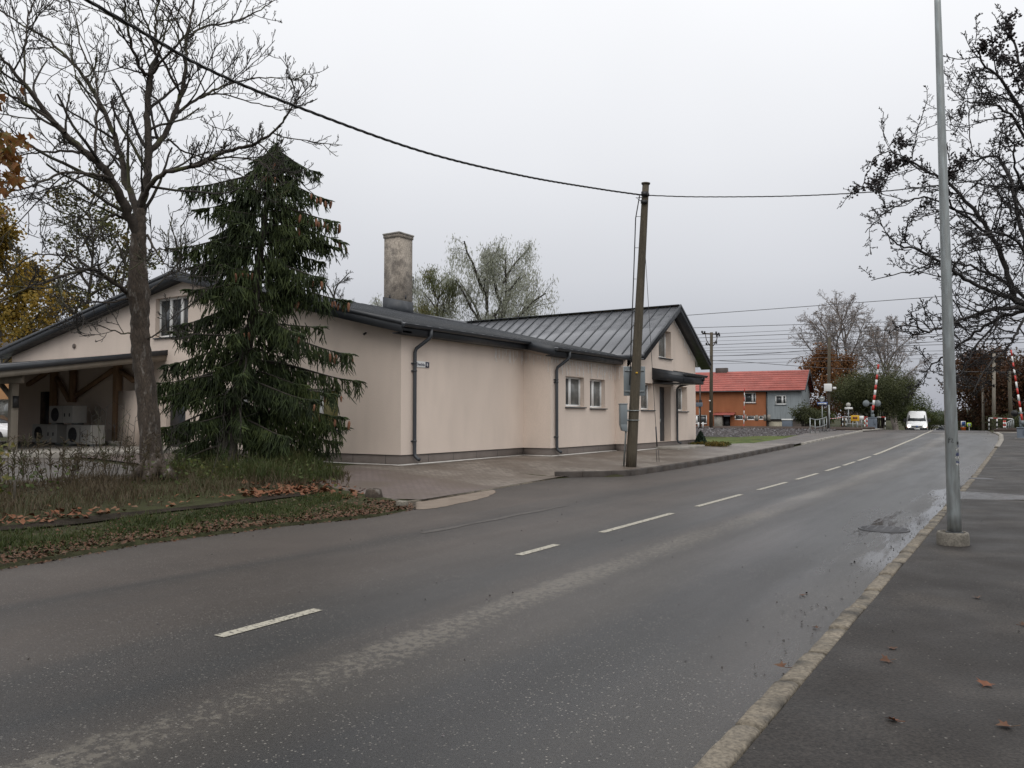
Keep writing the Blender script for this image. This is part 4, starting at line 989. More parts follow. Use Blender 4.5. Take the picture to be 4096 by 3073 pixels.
for z in (zb1 - .18, zb0 + .28):
    mb.obox(pz(z) + lft * .17, lft * .06, ay * .2, (0, 0, .03))
    th = np.linspace(0, 2 * math.pi, 17); mb.tube([pz(z) + np.array([.165 * math.cos(q), .165 * math.sin(q), 0]) for q in th], .012, 5, cap=False)
mb.build('bracket', M['galv'], up_)
mb = MB(); mb.tube([pz(zb0) + lft * .2, pz(1.0) + lft * .2, pz(PB[2] + .02) + lft * .21], .028, 8); mb.build('conduit', M['galv'], up_)
# traffic sign plate seen from behind, bolted to the pole
s0, s1, sz0, sz1 = at(2509, 1583, 23.3), at(2595, 1583, 23.3), at(2550, 1584, 23.3)[2], at(2550, 1467, 23.3)[2]
sgn = thing('road_sign', ((s0 + s1) / 2)[:2].tolist() + [sz0], 'grey rectangular traffic sign plate seen from behind on the timber pole', 'road sign')
mb = MB(); ctr = (s0 + s1) / 2; wv = (s1 - s0) / 2; nv = np.array([-wv[1], wv[0], 0]); nv /= np.linalg.norm(nv)
ctr = pz((sz0 + sz1) / 2) + nv * .2 ; ctr = np.array([ctr[0] + RT[0] * .0, ctr[1], (sz0 + sz1) / 2])
mb.obox(ctr, wv, nv * .012, (0, 0, (sz1 - sz0) / 2)); bevel(mb.build('plate', M['grey_paint'], sgn), .01)
mb = MB()
for k in (-.3, .3): mb.obox(ctr + (0, 0, k) - nv * .02, wv * .9, nv * .012, (0, 0, .02))
mb.build('rail', M['galv'], sgn)
# fittings, stand-off cable on the side of the pole
mb = MB(); ct = [pz(z) + lft * w for z, w in ((7.95, .16), (7.3, .24), (6.2, .22), (5.0, .20), (4.1, .19), (3.4, .175), (zb1 + .55, .16))]
mb.tube(ct, .016, 6); mb.build('down_cable', M['cable'], up_)
mb = MB()
for z in (7.35, 6.45, 5.55, 4.65, 3.75): mb.beam(pz(z), pz(z) + lft * .22, .014, .014)
mb.build('stand_off', M['galv'], up_)
mb = MB()
for z, s in ((7.98, .06), (7.75, .05)): mb.obox(pz(z) - FW * .12 + lft * .04, RT * .09, FW * .04, (0, 0, s))
mb.tube([pz(7.9) + lft * .1, pz(7.85) + lft * .26 + (0, 0, .05), pz(7.8) + lft * .12], .012, 5); mb.lathe(pz(7.95) - FW * .14 + RT * .06, [(.03, -.05), (.04, 0), (.03, .05)], 8)
mb.build('cable_clamp', M['black'], up_)
mb = MB(); q = pz(at(2550, 1492, 23)[2]) - FW * .155; mb.obox(q, RT * .03, FW * .004, UP * .02); mb.build('tag', M['yellow_paint'], up_)
# guy wire
gy = thing('guy_wire', (-9.75, 23.2, .16), 'thin stay wire anchored in the paving beside the timber pole', 'guy wire')
gb = gz(2632, 1848, .17)
mb = MB(); mb.tube([pz(7.1), gb + (pz(7.1) - gb) * .16], .008, 5); mb.build('wire', M['wire'], gy)
mb = MB(); mb.tube([gb + (pz(7.1) - gb) * .16, gb + (pz(7.1) - gb) * .07], .022, 6)
d_ = RT * .035
for s in (-1, 1): mb.tube([gb + d_ * s, gb + (pz(7.1) - gb) * .055 + d_ * s], .01, 5)
mb.build('turnbuckle', M['wire'], gy)

# ------------------------------------------------------------------ cables
def spline(P, k=12):
    P = [np.array(p, float) for p in P]; P = [2 * P[0] - P[1]] + P + [2 * P[-1] - P[-2]]; out = []
    for i in range(1, len(P) - 2):
        p0, p1, p2, p3 = P[i-1:i+3]
        for j in range(k):
            u = j / k; out.append(.5 * ((2*p1) + (-p0+p2)*u + (2*p0-5*p1+4*p2-p3)*u*u + (-p0+3*p1-3*p2+p3)*u**3))
    out.append(P[-2]); return np.array(out)
def twisted(path, r, rs, turns_per_m, label, name='power_cable'):
    mb = MB(); seg = np.linalg.norm(np.diff(path, axis=0), axis=1); s = np.concatenate([[0], np.cumsum(seg)])
    k = int(s[-1] / .06); ss = np.linspace(0, s[-1], k); Pp = np.stack([np.interp(ss, s, path[:, i]) for i in range(3)], 1)
    T = np.gradient(Pp, axis=0); T /= np.linalg.norm(T, axis=1)[:, None]; A = np.cross(T, [0, 0, 1.]); A /= np.linalg.norm(A, axis=1)[:, None]; B = np.cross(T, A)
    for j in range(3):
        ph = ss * turns_per_m * 2 * math.pi + j * 2 * math.pi / 3
        mb.tube(Pp + r * (A * np.cos(ph)[:, None] + B * np.sin(ph)[:, None]), rs, 5, cap=False)
    return tag(mb.build(name, M['cable']), label, 'cable', 'overhead twisted cables')
def xw(u, v, X): return onX(u, v, X)
cabA = [(-9.66, -6.5, 8.3)] + [onX(u, v, -9.64) for u, v in ((350, 2), (800, 262), (1200, 432), (1700, 610), (2100, 706), (2400, 757))] + [pz(7.97) + lft * .1]
twisted(spline(cabA), .013, .013, 1.4, 'thick twisted black cable sagging across the sky to the timber pole')
cabB = [pz(7.96) + RT * .1, at(2800, 788, 23), at(3150, 785, 23.2), at(3450, 771, 23.4), at(3665, 752, 23.6), at(4250, 680, 25)]
twisted(spline(cabB), .009, .009, 1.2, 'thinner black cable running right from the timber pole towards the dark tree')
def wire(pts, r, label, group='overhead wires above the railway'):
    mb = MB(); mb.tube(spline(pts, 8), r, 4); return tag(mb.build('overhead_wire', M['wire']), label, 'wire', group)
def railwire(u1, v1, u2, v2, Y, r, label):
    a, c = onY(u1, v1, Y), onY(u2, v2, Y)
    def at_x(x):
        t_ = (x - a[0]) / (c[0] - a[0]); return (x, Y, lerp(a[2], c[2], t_))
    xs_ = np.linspace(-75, 22, 9); sag = [0.0] * 9
    return wire([at_x(x) for x in xs_], r, label)
WL = 'one of the thin parallel wires strung high over the railway'
for (u1, v1, u2, v2, Y, r) in ((2690, 1266, 3660, 1194, 44, .016), (2729, 1313, 3680, 1284, 60.5, .02), (2747, 1341, 3297, 1316, 63, .014), (2750, 1354, 3315, 1331, 64, .022), (2765, 1367, 3280, 1352, 64.5, .012), (2769, 1383, 3293, 1363, 66, .022), (2776, 1394, 3293, 1380, 67, .012), (2778, 1405, 3311, 1391, 69, .022), (2783, 1412, 3293, 1408, 70, .012), (2790, 1426, 3311, 1414, 71, .016), (2859, 1443, 3311, 1430, 72, .018), (2808, 1457, 3293, 1445, 73, .014)):
    railwire(u1, v1, u2, v2, Y, r, WL)
wire([at(2842, 1442, 63.6), at(3000, 1450, 63), at(3270, 1470, 61), at(3600, 1484, 62), at(4060, 1489, 64)], .02, 'low wire drooping right from the dark post with insulators', 'low crossing wires')
wire([at(2788, 1426, 64), at(3000, 1419, 62), at(3313, 1396, 59)], .022, 'wire rising right to the camera post by the crossing', 'low crossing wires')
wire([at(3313, 1396, 59), at(3700, 1370, 60), at(4200, 1340, 62)], .02, 'wire leading right from the camera post over the road', 'low crossing wires')

# ------------------------------------------------------------------ galvanised lamp post on the near pavement
LB = gz(3812, 2178, walkz(-.8, 10.9)); LB[2] = walkz(LB[0], LB[1])
lp = thing('lamp_post', LB, 'tall galvanised lamp post with torn stickers in a round concrete foot', 'lamp post')
DL = float(np.dot(LB - CP, FW))
mb = MB(); r = 58 / FPX * DL
mb.lathe(LB - (0, 0, .02), [(r * 1.02, 0), (r * 1.02, .06), (r, .14), (r * .985, .155), (r * .94, .172), (r * .80, .172), (r * .76, .150), (0, .15)], 40)
ft = mb.build('concrete_foot', M['concrete_dark'], lp, smooth=False); bevel(ft, .006)
top = at(3748, -60, DL * 1.0); top = np.array([top[0], top[1], top[2]])
bot = np.array([*at(3818, 2125, DL)[:2], LB[2] + .14])
mb = MB(); ts = np.linspace(0, 1, 30); r0 = 26 / FPX * DL; r1 = 11.5 / FPX * DL
tpp = [lerp(bot, top, t) for t in ts]
mb.tube(tpp, [lerp(r0, r1, t) for t in ts], 28); mb.build('shaft', M['galv'], lp, smooth=True)
mb = MB(); mb.lathe(bot + (0, 0, .0), [(r0 * 1.25, -.005), (r0 * 1.25, .012), (r0 * 1.02, .02)], 28); mb.build('collar', M['black'], lp, smooth=True)
top2 = lerp(bot, top, 1.12); mb = MB(); mb.tube([top, top2, top2 + (-.8, 0, .25), top2 + (-1.4, 0, .3)], r1 * .9, 12); mb.build('arm', M['galv'], lp, smooth=True)
mb = MB(); mb.obox(top2 + (-1.75, 0, .33), (.38, 0, .03), (0, .13, 0), (0, 0, .06)); bevel(mb.build('lamp_head', M['grey_paint'], lp), .03, 3)
axis = (top - bot) / np.linalg.norm(top - bot)
rght = RT
def stick(v, hgt, a0, a1, mat, rough_edge, name='sticker', sd=1):
    """torn paper patch wrapped on the shaft; angles from the camera-facing side, + to the right"""
    rs = random.Random(sd); t_ = (at(3825, v, DL)[2] - bot[2]) / (top[2] - bot[2]); c = lerp(bot, top, t_); rr = lerp(r0, r1, t_) + .0012
    mb = MB(); k = 14; V = []
    for i in range(k + 1):
        a = lerp(a0, a1, i / k); dirn = -FW * math.cos(a) + rght * math.sin(a); dirn[2] = 0; dirn /= np.linalg.norm(dirn)
        for s in (-1, 1): V.append(c + dirn * rr + axis * s * (hgt / 2) * rs.uniform(1 - rough_edge, 1))
    mb.add(V, [(2*i, 2*i+2, 2*i+3, 2*i+1) for i in range(k)]); return mb.build(name, M[mat], lp)
M['paper'] = pmat('torn paper', (.42, .41, .38), .8, .2, 30, c2=(.12, .13, .14), c2t=(.5, .58), c2scale=40)
M['paper_blue'] = pmat('torn dark blue sticker', (.045, .055, .11), .7, .3, 30, c2=(.25, .25, .27), c2t=(.55, .62), c2scale=35)
for i, (v, hh, a0, a1, mt) in enumerate(((1772, .05, .35, 1.5, 'black'), (1786, .045, .5, 1.4, 'paper_blue'), (1796, .05, .05, 1.5, 'paper'), (1818, .07, .1, 1.45, 'paper_blue'), (1829, .045, -.05, 1.45, 'paper'), (1850, .05, .1, 1.4, 'paper_blue'), (1857, .035, .05, 1.45, 'paper'), (1888, .03, .6, 1.5, 'paper'))):
    stick(v, hh, a0, a1, mt, .65, sd=i)
t_ = (at(3790, 1762, DL)[2] - bot[2]) / (top[2] - bot[2]); c = lerp(bot, top, t_); rr = lerp(r0, r1, t_)
dirn = -FW * math.cos(-.55) + rght * math.sin(-.55); dirn[2] = 0; dirn /= np.linalg.norm(dirn)
def scr(pts):
    mb = MB()
    for line in pts: mb.tube([c + dirn * (rr - abs(x) * .05) + np.cross([0, 0, 1.], dirn) * x + axis * z for x, z in line], .003, 4)
    return mb.build('scrawl', M['black'], lp)
scr([[(-.03, -.03), (-.028, .03), (-.012, .032), (-.01, .014), (-.028, .008)], [(.0, .02), (.018, .024), (.002, -.02), (.024, -.024)]])
# manholes
def manhole(c, r, label, grate=True):
    t_ = thing('manhole', c, label, 'manhole')
    mb = MB(); mb.lathe(np.array(c) + (0, 0, -.02), [(r * 1.12, 0), (r * 1.12, .026), (r, .026), (r, .018)], 36); mb.build('frame', M['wire'], t_)
    mb = MB(); mb.lathe(np.array(c) + (0, 0, -.015), [(r * .99, .0), (r * .99, .008)], 32); mb.build('sump', M['black'], t_)
    mb = MB()
    if grate:
        for k in np.linspace(-.85, .85, 9):
            hw = r * math.sqrt(1 - k * k)
            mb.box((c[0] - hw, c[1] + k * r - .014, c[2] - .006), (c[0] + hw, c[1] + k * r + .014, c[2] + .010))
        for k in np.linspace(-.7, .7, 5):
            hw = r * math.sqrt(1 - k * k); mb.box((c[0] + k * r - .012, c[1] - hw, c[2] - .007), (c[0] + k * r + .012, c[1] + hw, c[2] + .0095))
    else:
        mb.lathe(np.array(c) + (0, 0, -.01), [(r * .97, .0), (r * .97, .016), (0, .018)], 32)
    mb.build('grating' if grate else 'lid', M['wire'], t_)
manhole((-1.76, 12.45, .006), .30, 'round iron drain grating lying in the wet gutter of the road')
mhp = gz(3925, 1916, rz(23.5) + .05); manhole((mhp[0], mhp[1], walkz(mhp[0], mhp[1]) + .006), .24, 'round manhole lid in the pavement beyond the lamp post', False)
for (u, v, lab) in ((1608, 2020, 'small grey stone block at the corner of the driveway kerb'),):
    p = gz(u, v, .04); mb = MB(); mb.obox(p + (0, 0, .02), (.09, .02, 0), (-.02, .07, 0), (0, 0, .05)); o = bevel(mb.build('stone_block', M['concrete_dark']), .015); tag(o, lab, 'stone')

# ------------------------------------------------------------------ level crossing furniture
def base_at(u, v_top, v_base, Y):
    p = onY(u, v_base, Y); q = onY(u, v_top, Y); return p, q[2] - p[2]
def zone(p): return G(p[0], p[1])
# poles by the railway
def rail_pole(u0, v0, u1, v1, Y, r, label, mat='pole_wood'):
    p = onY(u1, v1, Y); q = onY(u0, v0, Y); t_ = thing('utility_pole', p, label, 'utility pole')
    mb = MB(); mb.tube([p - (0, 0, .3), lerp(p, q, .5), q], [r, r * .9, r * .8], 10); mb.build('shaft', M[mat], t_, smooth=True); return t_, p, q
t1, p, q = rail_pole(2846, 1330, 2844, 1712, 62, .15, 'dark post with insulators on its head beside the railway before the orange house')
mb = MB(); mb.beam(q + (-.75, 0, -.05), q + (.55, 0, -.18), .1, .1); mb.beam(q + (-.35, 0, -1.0), q + (.45, 0, -.75), .07, .07)
for s in (-1, 1): mb.tube([q + (s * .5, 0, -.15), q + (s * .42, 0, -.6), q + (s * .12, 0, -1.1)], .035, 6)
mb.build('crossarm', M['rail'], t1)
for x, z in ((-.75, .02), (-.55, -.02), (.4, -.1), (.6, -.2), (.65, -.32), (.45, -.34), (-.4, -.95), (.4, -.9)):
    mb = MB(); mb.lathe(q + (x, -.06, z - .05), [(.03, 0), (.09, .05), (.05, .1), (.09, .14), (.04, .2)], 10); mb.build('insulator', M['black'], t1)
mb = MB(); mb.obox(p + (-.02, -.17, 3.75 - 1.6), (.07, 0, 0), (0, .005, 0), (0, 0, .05)); mb.obox(p + (-.02, -.18, 3.1 - 1.8), (.07, 0, 0), (0, .005, 0), (0, 0, .05)); mb.build('number_tag', M['white_paint'], t1)
t2, p, q = rail_pole(2800, 1520, 2801, 1712, 63, .07, 'thin mast with a grey junction box beside the railway', 'rail')
mb = MB(); c = onY(2797, 1619, 63); mb.obox(c, (.24, 0, 0), (0, .15, 0), (0, 0, .17)); bevel(mb.build('junction_box', M['blue_grey'], t2), .02)
for k in (-.18, 0, .18): mb = MB(); mb.lathe(c + (k, 0, .17), [(.04, 0), (.07, .05), (.03, .1), (.06, .15), (.02, .24)], 8); mb.build('insulator', M['black'], t2)
mb = MB(); mb.tube([c + (.02, 0, -.17), onY(2800, 1710, 63)], .06, 6); mb.build('riser', M['galv'], t2)
for dx_ in (-.25, .12): mb = MB(); c = onY(2806, 1700, 62.8); mb.obox(c + (dx_, 0, 0), (.05, 0, 0), (0, .05, 0), (0, 0, .22)); mb.build('marker', M['white_paint'], t2)
t3, p, q = rail_pole(3317, 1350, 3313, 1728, 62, .13, 'brown timber post with a white camera box at the crossing')
mb = MB(); c = onY(3312, 1551, 61.85); mb.obox(c, (.26, 0, 0), (0, .14, 0), (0, 0, .28)); bevel(mb.build('camera_box', M['white_paint'], t3), .04)
mb = MB(); mb.obox(c + (.45, 0, -.05), (.1, 0, 0), (0, .12, 0), (0, 0, .09)); mb.build('camera', M['white_paint'], t3)
mb = MB(); mb.tube([onY(3316, 1620, 61.8), onY(3318, 1728, 61.8)], .05, 6); mb.build('conduit', M['galv'], t3)
# striped flag pole before the house
p0, p1 = onY(2975, 1715, 73), onY(2978, 1553, 73); mb = MB(); k = 9
fp = thing('marker_pole', p0, 'thin red and white striped pole before the orange house', 'pole')
for i in range(k):
    m_ = MB(); m_.tube([lerp(p0, p1, i / k), lerp(p0, p1, (i + 1) / k)], .035, 6)
    m_.build('band', M['white_paint' if i % 2 else 'red_paint'], fp)
# grey bin-like cabinet, by the house
p = onY(3132, 1712, 80); 
cb = thing('cabinet', p, 'grey utility cabinet with white lid beside the house basement', 'cabinet')
mb = MB(); w = .47; mb.box((p[0] - .1, p[1], p[2] - .3), (p[0] + .78, p[1] + .6, onY(3132, 1682, 80)[2])); bevel(mb.build('body', M['blue_grey'], cb), .02)
mb = MB(); z = onY(3132, 1682, 80)[2]; mb.box((p[0] - .14, p[1] - .05, z), (p[0] + .82, p[1] + .65, z + .14)); bevel(mb.build('lid', M['white_paint'], cb), .04)

# silver railing at the start of the crossing
rl = thing('railing', onY(3262, 1735, 56), 'short silver tube railing before the level crossing', 'railing')
tops = [(3240, 1673, 54.0), (3260, 1679, 54.8), (3279, 1677, 56), (3296, 1673, 58), (3306, 1668, 60)]
bts = [(3241, 1738), (3260, 1742), (3277, 1732), (3293, 1730), (3306, 1728)]
tp = [onY(u, v, Y) for u, v, Y in tops]; mb = MB(); mb.tube(spline(tp, 4), .03, 8); mb.tube(spline([onY(u, v + 30, Y) for u, v, Y in tops], 4), .025, 8); mb.build('rail', M['galv'], rl, smooth=True)
for (u, v, Y), (ub, vb) in zip(tops, bts):
    mb = MB(); a = onY(u, v, Y); mb.tube([a, (a[0], a[1], onY(ub, vb, Y)[2] - .1)], .028, 8); mb.build('post', M['galv'], rl, smooth=True)
# red and white guard fences
def guard(pts, Y, hgt, label, drop=.02, second=None):
    """pts: [(u, v of top rail)]; striped rail on striped posts"""
    Pw = [onY(u, v, y_) for u, v, y_ in pts]; base = Pw[0].copy(); base[2] -= hgt
    t_ = thing('guard_fence', base, label, 'fence', 'red and white guard fences'); path = np.array(Pw)
    s = np.concatenate([[0], np.cumsum(np.linalg.norm(np.diff(path, axis=0), axis=1))]); k = max(2, int(round(s[-1] / .45)))
    mb = MB(); mb.tube(path, .022, 6); r_ = mb.build('rail', M['white_paint'], t_)
    for i in range(k):
        ss = np.linspace(s[-1] * i / k, s[-1] * (i + 1) / k, 3); mb = MB(); mb.tube(np.stack([np.interp(ss, s, path[:, j]) for j in range(3)], 1), .03, 8)
        mb.build('white_band' if i % 2 == 0 else 'red_band', M['white_paint' if i % 2 == 0 else 'red_paint'], r_)
    return t_
def striped_post(t_, u, vt, vb, Y, mats=('white_paint', 'black')):
    a, c = onY(u, vt, Y), onY(u, vb, Y); k = 5; po = MB(); po.tube([a, c], .036, 8); o = po.build('post', M[mats[0]], t_)
    for i in range(1, k, 2): pk = MB(); pk.tube([lerp(a, c, i / k), lerp(a, c, (i + 1) / k)], .04, 8); pk.build('band', M[mats[1]], o)
g = guard([(3306, 1673, 64), (3330, 1675, 66), (3350, 1673, 68), (3373, 1668, 70)], 66, 1.1, 'sagging red and white striped rail beside the silver railing')
striped_post(g, 3371, 1672, 1722, 70); 
g = guard([(3384, 1668, 70), (3400, 1668, 70), (3430, 1668, 71), (3470, 1669, 72)], 70, 1.1, 'red and white guard rail behind the yellow board')
striped_post(g, 3384, 1672, 1722, 70); striped_post(g, 3459, 1672, 1716, 71.5, ('red_paint', 'white_paint')); striped_post(g, 3468, 1672, 1716, 72, ('white_paint', 'red_paint'))
g = guard([(3508, 1669, 74), (3525, 1669, 74), (3541, 1669, 74)], 74, 1.1, 'red and white guard rail right of the left barrier machine')
striped_post(g, 3541, 1670, 1718, 74)
g = guard([(3956, 1673, 66), (4000, 1674, 65), (4050, 1676, 64)], 66, 1.1, 'red and white guard rail on the right side of the crossing')
striped_post(g, 3956, 1676, 1720, 66); striped_post(g, 3988, 1676, 1722, 65.5); striped_post(g, 4015, 1682, 1720, 70, ('red_paint', 'white_paint')); striped_post(g, 4021, 1682, 1720, 70, ('red_paint', 'white_paint'))
rl2 = thing('railing', onY(4040, 1722, 72), 'grey tube railing behind the right guard rail', 'railing')
tp = [onY(4026, 1692, 68), onY(4040, 1684, 71), onY(4054, 1678, 75)]; mb = MB(); mb.tube(tp, .03, 6); mb.build('rail', M['galv'], rl2)
for u, v, Y in ((4026, 1692, 68), (4033, 1688, 69.5), (4040, 1684, 71), (4047, 1681, 73), (4054, 1678, 75)):
    mb = MB(); a = onY(u, v, Y); mb.tube([a, (a[0], a[1], onY(u, 1722, Y)[2])], .028, 6); mb.build('post', M['galv'], rl2)
rl3 = thing('railing', onY(3410, 1718, 69), 'low grey tube railing behind the yellow board', 'railing')
mb = MB(); mb.tube([onY(3376, 1674, 69), onY(3383, 1676, 69)], .025, 6); mb.tube([onY(3384, 1694, 69), onY(3460, 1698, 71)], .03, 6); mb.build('rail', M['galv'], rl3)
for u in (3388, 3400, 3411, 3425, 3462): mb = MB(); a = onY(u, 1676, 69.5); mb.tube([a, (a[0], a[1], onY(u, 1718, 69.5)[2])], .028, 6); mb.build('post', M['galv'], rl3)
# signs
def round_sign(u, v_disc, r_px, v_base, Y, label, disc_mat, plate=None):
    p = onY(u, v_base, Y); c = onY(u, v_disc, Y); t_ = thing('road_sign', p, label, 'road sign'); D_ = float(np.dot(c - CP, FW)); r = r_px / FPX * D_
    mb = MB(); mb.tube([p - (0, 0, .1), c + (0, 0, r)], .04, 8); mb.build('post', M['galv'], t_)
    mb = MB(); mb.lathe(c + (0, -.06, 0), [(r, 0), (r, .03)], 24, axis=(0, -1, 0)); mb.build('disc', M[disc_mat], t_)
    return t_, c, r, D_
t_, c, r, D_ = round_sign(3289, 1596, 11, 1732, 60, 'round white sign above a blue and white board by the crossing', 'white_paint')
mb = MB(); ring = np.linspace(0, 2 * math.pi, 25); mb.tube([c + (r * .93 * math.cos(a), -.1, r * .93 * math.sin(a)) for a in ring], .02, 4, cap=False); mb.build('rim', M['grey_paint'], t_)
mb = MB()
for x, z in ((-.55, -.1), (-.35, .15), (-.1, -.05), (.15, .1), (.4, -.05), (.55, .12)): mb.obox(c + (x * r, -.095, z * r), (.022, 0, 0), (0, .003, 0), (0, 0, r * .3))
mb.build('emblem', M['grey_paint'], t_)
bl, br_ = onY(3269, 1609, 59.9), onY(3310, 1621, 59.9)
mb = MB(); mb.box((bl[0], bl[1] - .03, br_[2]), (br_[0], bl[1], bl[2])); mb.build('board', M['blue_paint'], t_)
mb = MB(); mb.box((bl[0] + .06, bl[1] - .036, br_[2] + .05), (br_[0] - .06, bl[1] - .031, bl[2] - .07)); mb.build('field', M['white_paint'], t_)
mb = MB(); rs = random.Random(2)
for i in range(9): x = lerp(bl[0] + .12, br_[0] - .16, i / 8); mb.box((x, bl[1] - .042, br_[2] + .08), (x + .045, bl[1] - .037, lerp(br_[2], bl[2], rs.choice([.5, .62]))))
mb.build('lettering', M['grey_paint'], t_)
t_, c, r, D_ = round_sign(3394, 1620, 9, 1718, 70, 'round grey sign back over a white plate left of the yellow board', 'ac_white')
a, q = onY(3379, 1630, 69.9), onY(3411, 1638, 69.9); mb = MB(); mb.box((a[0], a[1] - .03, q[2]), (q[0], a[1], a[2])); mb.build('plate', M['white_paint'], t_)
# yellow warning board
a, q = onY(3404, 1662, 66), onY(3438, 1685, 66); yb = thing('warning_board', (a[0], a[1], onY(3420, 1718, 66)[2]), 'yellow warning board with dark panel on two legs at the crossing', 'warning board')
mb = MB(); mb.box((a[0], a[1] - .05, q[2]), (q[0], a[1], a[2])); bevel(mb.build('board', M['yellow_paint'], yb), .03)
mb = MB(); mb.box((lerp(a[0], q[0], .22), a[1] - .058, lerp(q[2], a[2], .36)), (lerp(a[0], q[0], .76), a[1] - .052, lerp(q[2], a[2], .74))); mb.build('panel', M['black'], yb)
mb = MB()
for i, z in ((0, .47), (0, .6)): mb.box((lerp(a[0], q[0], .28), a[1] - .064, lerp(q[2], a[2], z)), (lerp(a[0], q[0], .70), a[1] - .059, lerp(q[2], a[2], z + .05)))
mb.box((lerp(a[0], q[0], .3), a[1] - .058, lerp(q[2], a[2], .14)), (lerp(a[0], q[0], .7), a[1] - .052, lerp(q[2], a[2], .2)))
mb.build('lettering', M['amber'], yb)
for u in (3411, 3430): mb = MB(); c = onY(u, 1684, 66.02); mb.tube([c, (c[0], c[1], zone(c))], .035, 6); mb.build('leg', M['galv'], yb)
a, q = onY(3438, 1664, 68), onY(3455, 1680, 68); nb_ = thing('notice_board', (a[0], a[1], zone(a)), 'white notice board half behind the yellow board', 'notice board')
mb = MB(); mb.box((a[0], a[1] - .04, q[2]), (q[0], a[1], a[2])); mb.build('board', M['white_paint'], nb_)
mb = MB(); c = (a + q) / 2; mb.tube([c, (c[0], c[1] + .01, zone(c))], .04, 6); mb.build('leg', M['galv'], nb_)

# barrier machines
def barrier(u, v_base, Y, label, boom_top, sc_=1.0, right=False):
    p = onY(u, v_base, Y); t_ = thing('crossing_barrier', p, label, 'crossing barrier', 'level crossing barriers')
    D_ = float(np.dot(p - CP, FW)); k = D_ / FPX                          # metres per photo pixel at this distance
    mb = MB(); w = 15 * k * sc_
    mb.box((p[0] - w, p[1] - .35, p[2] - .2), (p[0] + w, p[1] + .35, p[2] + 44 * k * sc_)); mb.box((p[0] - w * 1.1, p[1] - .4, p[2] + 44 * k * sc_), (p[0] + w * 1.1, p[1] + .4, p[2] + 47 * k * sc_))
    mb.box((p[0] + w * .5, p[1] - .42, p[2] + 18 * k), (p[0] + w * 1.3, p[1] - .36, p[2] + 42 * k)); bevel(mb.build('cabinet', M['blue_grey'], t_), .02)
    mb = MB(); mb.box((p[0] - w * 1.5, p[1] - .6, p[2] - .25), (p[0] + w * 1.5, p[1] + .6, p[2] + .06)); mb.build('plinth', M['concrete'], t_)
    mb = MB(); mb.box((p[0] - .09, p[1] - .1, p[2] + 46 * k * sc_), (p[0] + .09, p[1] + .1, p[2] + 92 * k * sc_)); mb.box((p[0] - 3.5 * k, p[1] - .2, p[2] + 46 * k * sc_), (p[0] + 7 * k, p[1] + .2, p[2] + 60 * k * sc_)); mb.build('mast', M['grey_paint'], t_)
    zl = p[2] + 103 * k * sc_
    mb = MB(); mb.beam((p[0] - 18 * k, p[1], zl), (p[0] + 18 * k, p[1], zl), .08, .1); mb.build('light_bracket', M['grey_paint'], t_)
    for s in (-1, 1):
        mb = MB(); c = (p[0] + s * 21 * k * sc_, p[1] - .05, zl); mb.lathe(c, [(.0, .14), (12.5 * k * sc_, .14), (13 * k * sc_, .1), (9 * k * sc_, -.2), (5 * k, -.25), (0, -.25)], 20, axis=(0, -1, 0) if not right else (0, -1, 0))
        o = mb.build('signal_light', M['grey_paint' if not right else 'black'], t_)
        if right: m2_ = MB(); m2_.lathe((c[0], c[1] - .145, c[2]), [(6 * k, 0), (6 * k, .01)], 14, axis=(0, -1, 0)); m2_.build('lens', M['rubber'], o)
    b0 = np.array([p[0] + 4 * k, p[1] - .25, p[2] + 75 * k * sc_]); b1 = onY(*boom_top, p[1] - .25)
    n_ = 9 if not right else 11
    whole = MB(); whole.beam(b0 - (b1 - b0) * .06, b0, .14, .2); bm = whole.build('boom', M['grey_paint'], t_)
    for i in range(n_):
        sg = MB(); sg.tube([lerp(b0, b1, i / n_), lerp(b0, b1, (i + 1) / n_)], lerp(.11, .085, i / n_) * (.45 if right else .9), 8)
        sg.build('red_band' if i % 2 == 0 else 'white_band', M['red_paint' if i % 2 == 0 else 'white_paint'], bm)
    return t_
barrier(3490, 1717, 74, 'left crossing barrier with raised red and white boom beside the big green bush', (3514, 1458))
barrier(4086, 1757, 50, 'right crossing barrier machine with raised boom under the dark hawthorn branches', (4044, 1400), 1.0, True)

# small signs and bin beyond the crossing on the right
a, q = at(3844, 1685, 95), at(3862, 1707, 95); t_ = thing('road_sign', (a[0], a[1], q[2] - 1.0), 'blue and white information sign beyond the crossing right of the lamp post', 'road sign')
mb = MB(); mb.obox((a + q) / 2, RT * abs(np.dot(q - a, RT)) / 2, FW * .03, (0, 0, (a[2] - q[2]) / 2)); mb.build('board', M['white_paint'], t_)
mb = MB(); mb.obox((a + q) / 2 + (0, 0, .02) - FW * .04, RT * .2, FW * .008, (0, 0, .24)); mb.build('field', M['blue_paint'], t_)
mb = MB(); mb.tube([(a + q) / 2 + (0, 0, -.3), (a + q) / 2 + (0, 0, -2)], .05, 6); mb.build('post', M['galv'], t_)
a, q = at(3869, 1693, 92), at(3884, 1707, 92); t_ = thing('road_sign', (a[0], a[1], q[2] - 1.0), 'pedestrian crossing sign with fluorescent yellow border beyond the crossing', 'road sign')
mb = MB(); mb.obox((a + q) / 2, RT * .24, FW * .02, (0, 0, .24)); mb.build('border', M['lime'], t_)
mb = MB(); mb.obox((a + q) / 2 - FW * .03, RT * .17, FW * .008, (0, 0, .17)); mb.build('field', M['blue_paint'], t_)
c = (a + q) / 2 - FW * .045; mb = MB(); V = [c - RT * .14 - UP * .12, c + RT * .14 - UP * .12, c + UP * .14]; mb.prism(V, FW * .005); mb.build('triangle', M['white_paint'], t_)
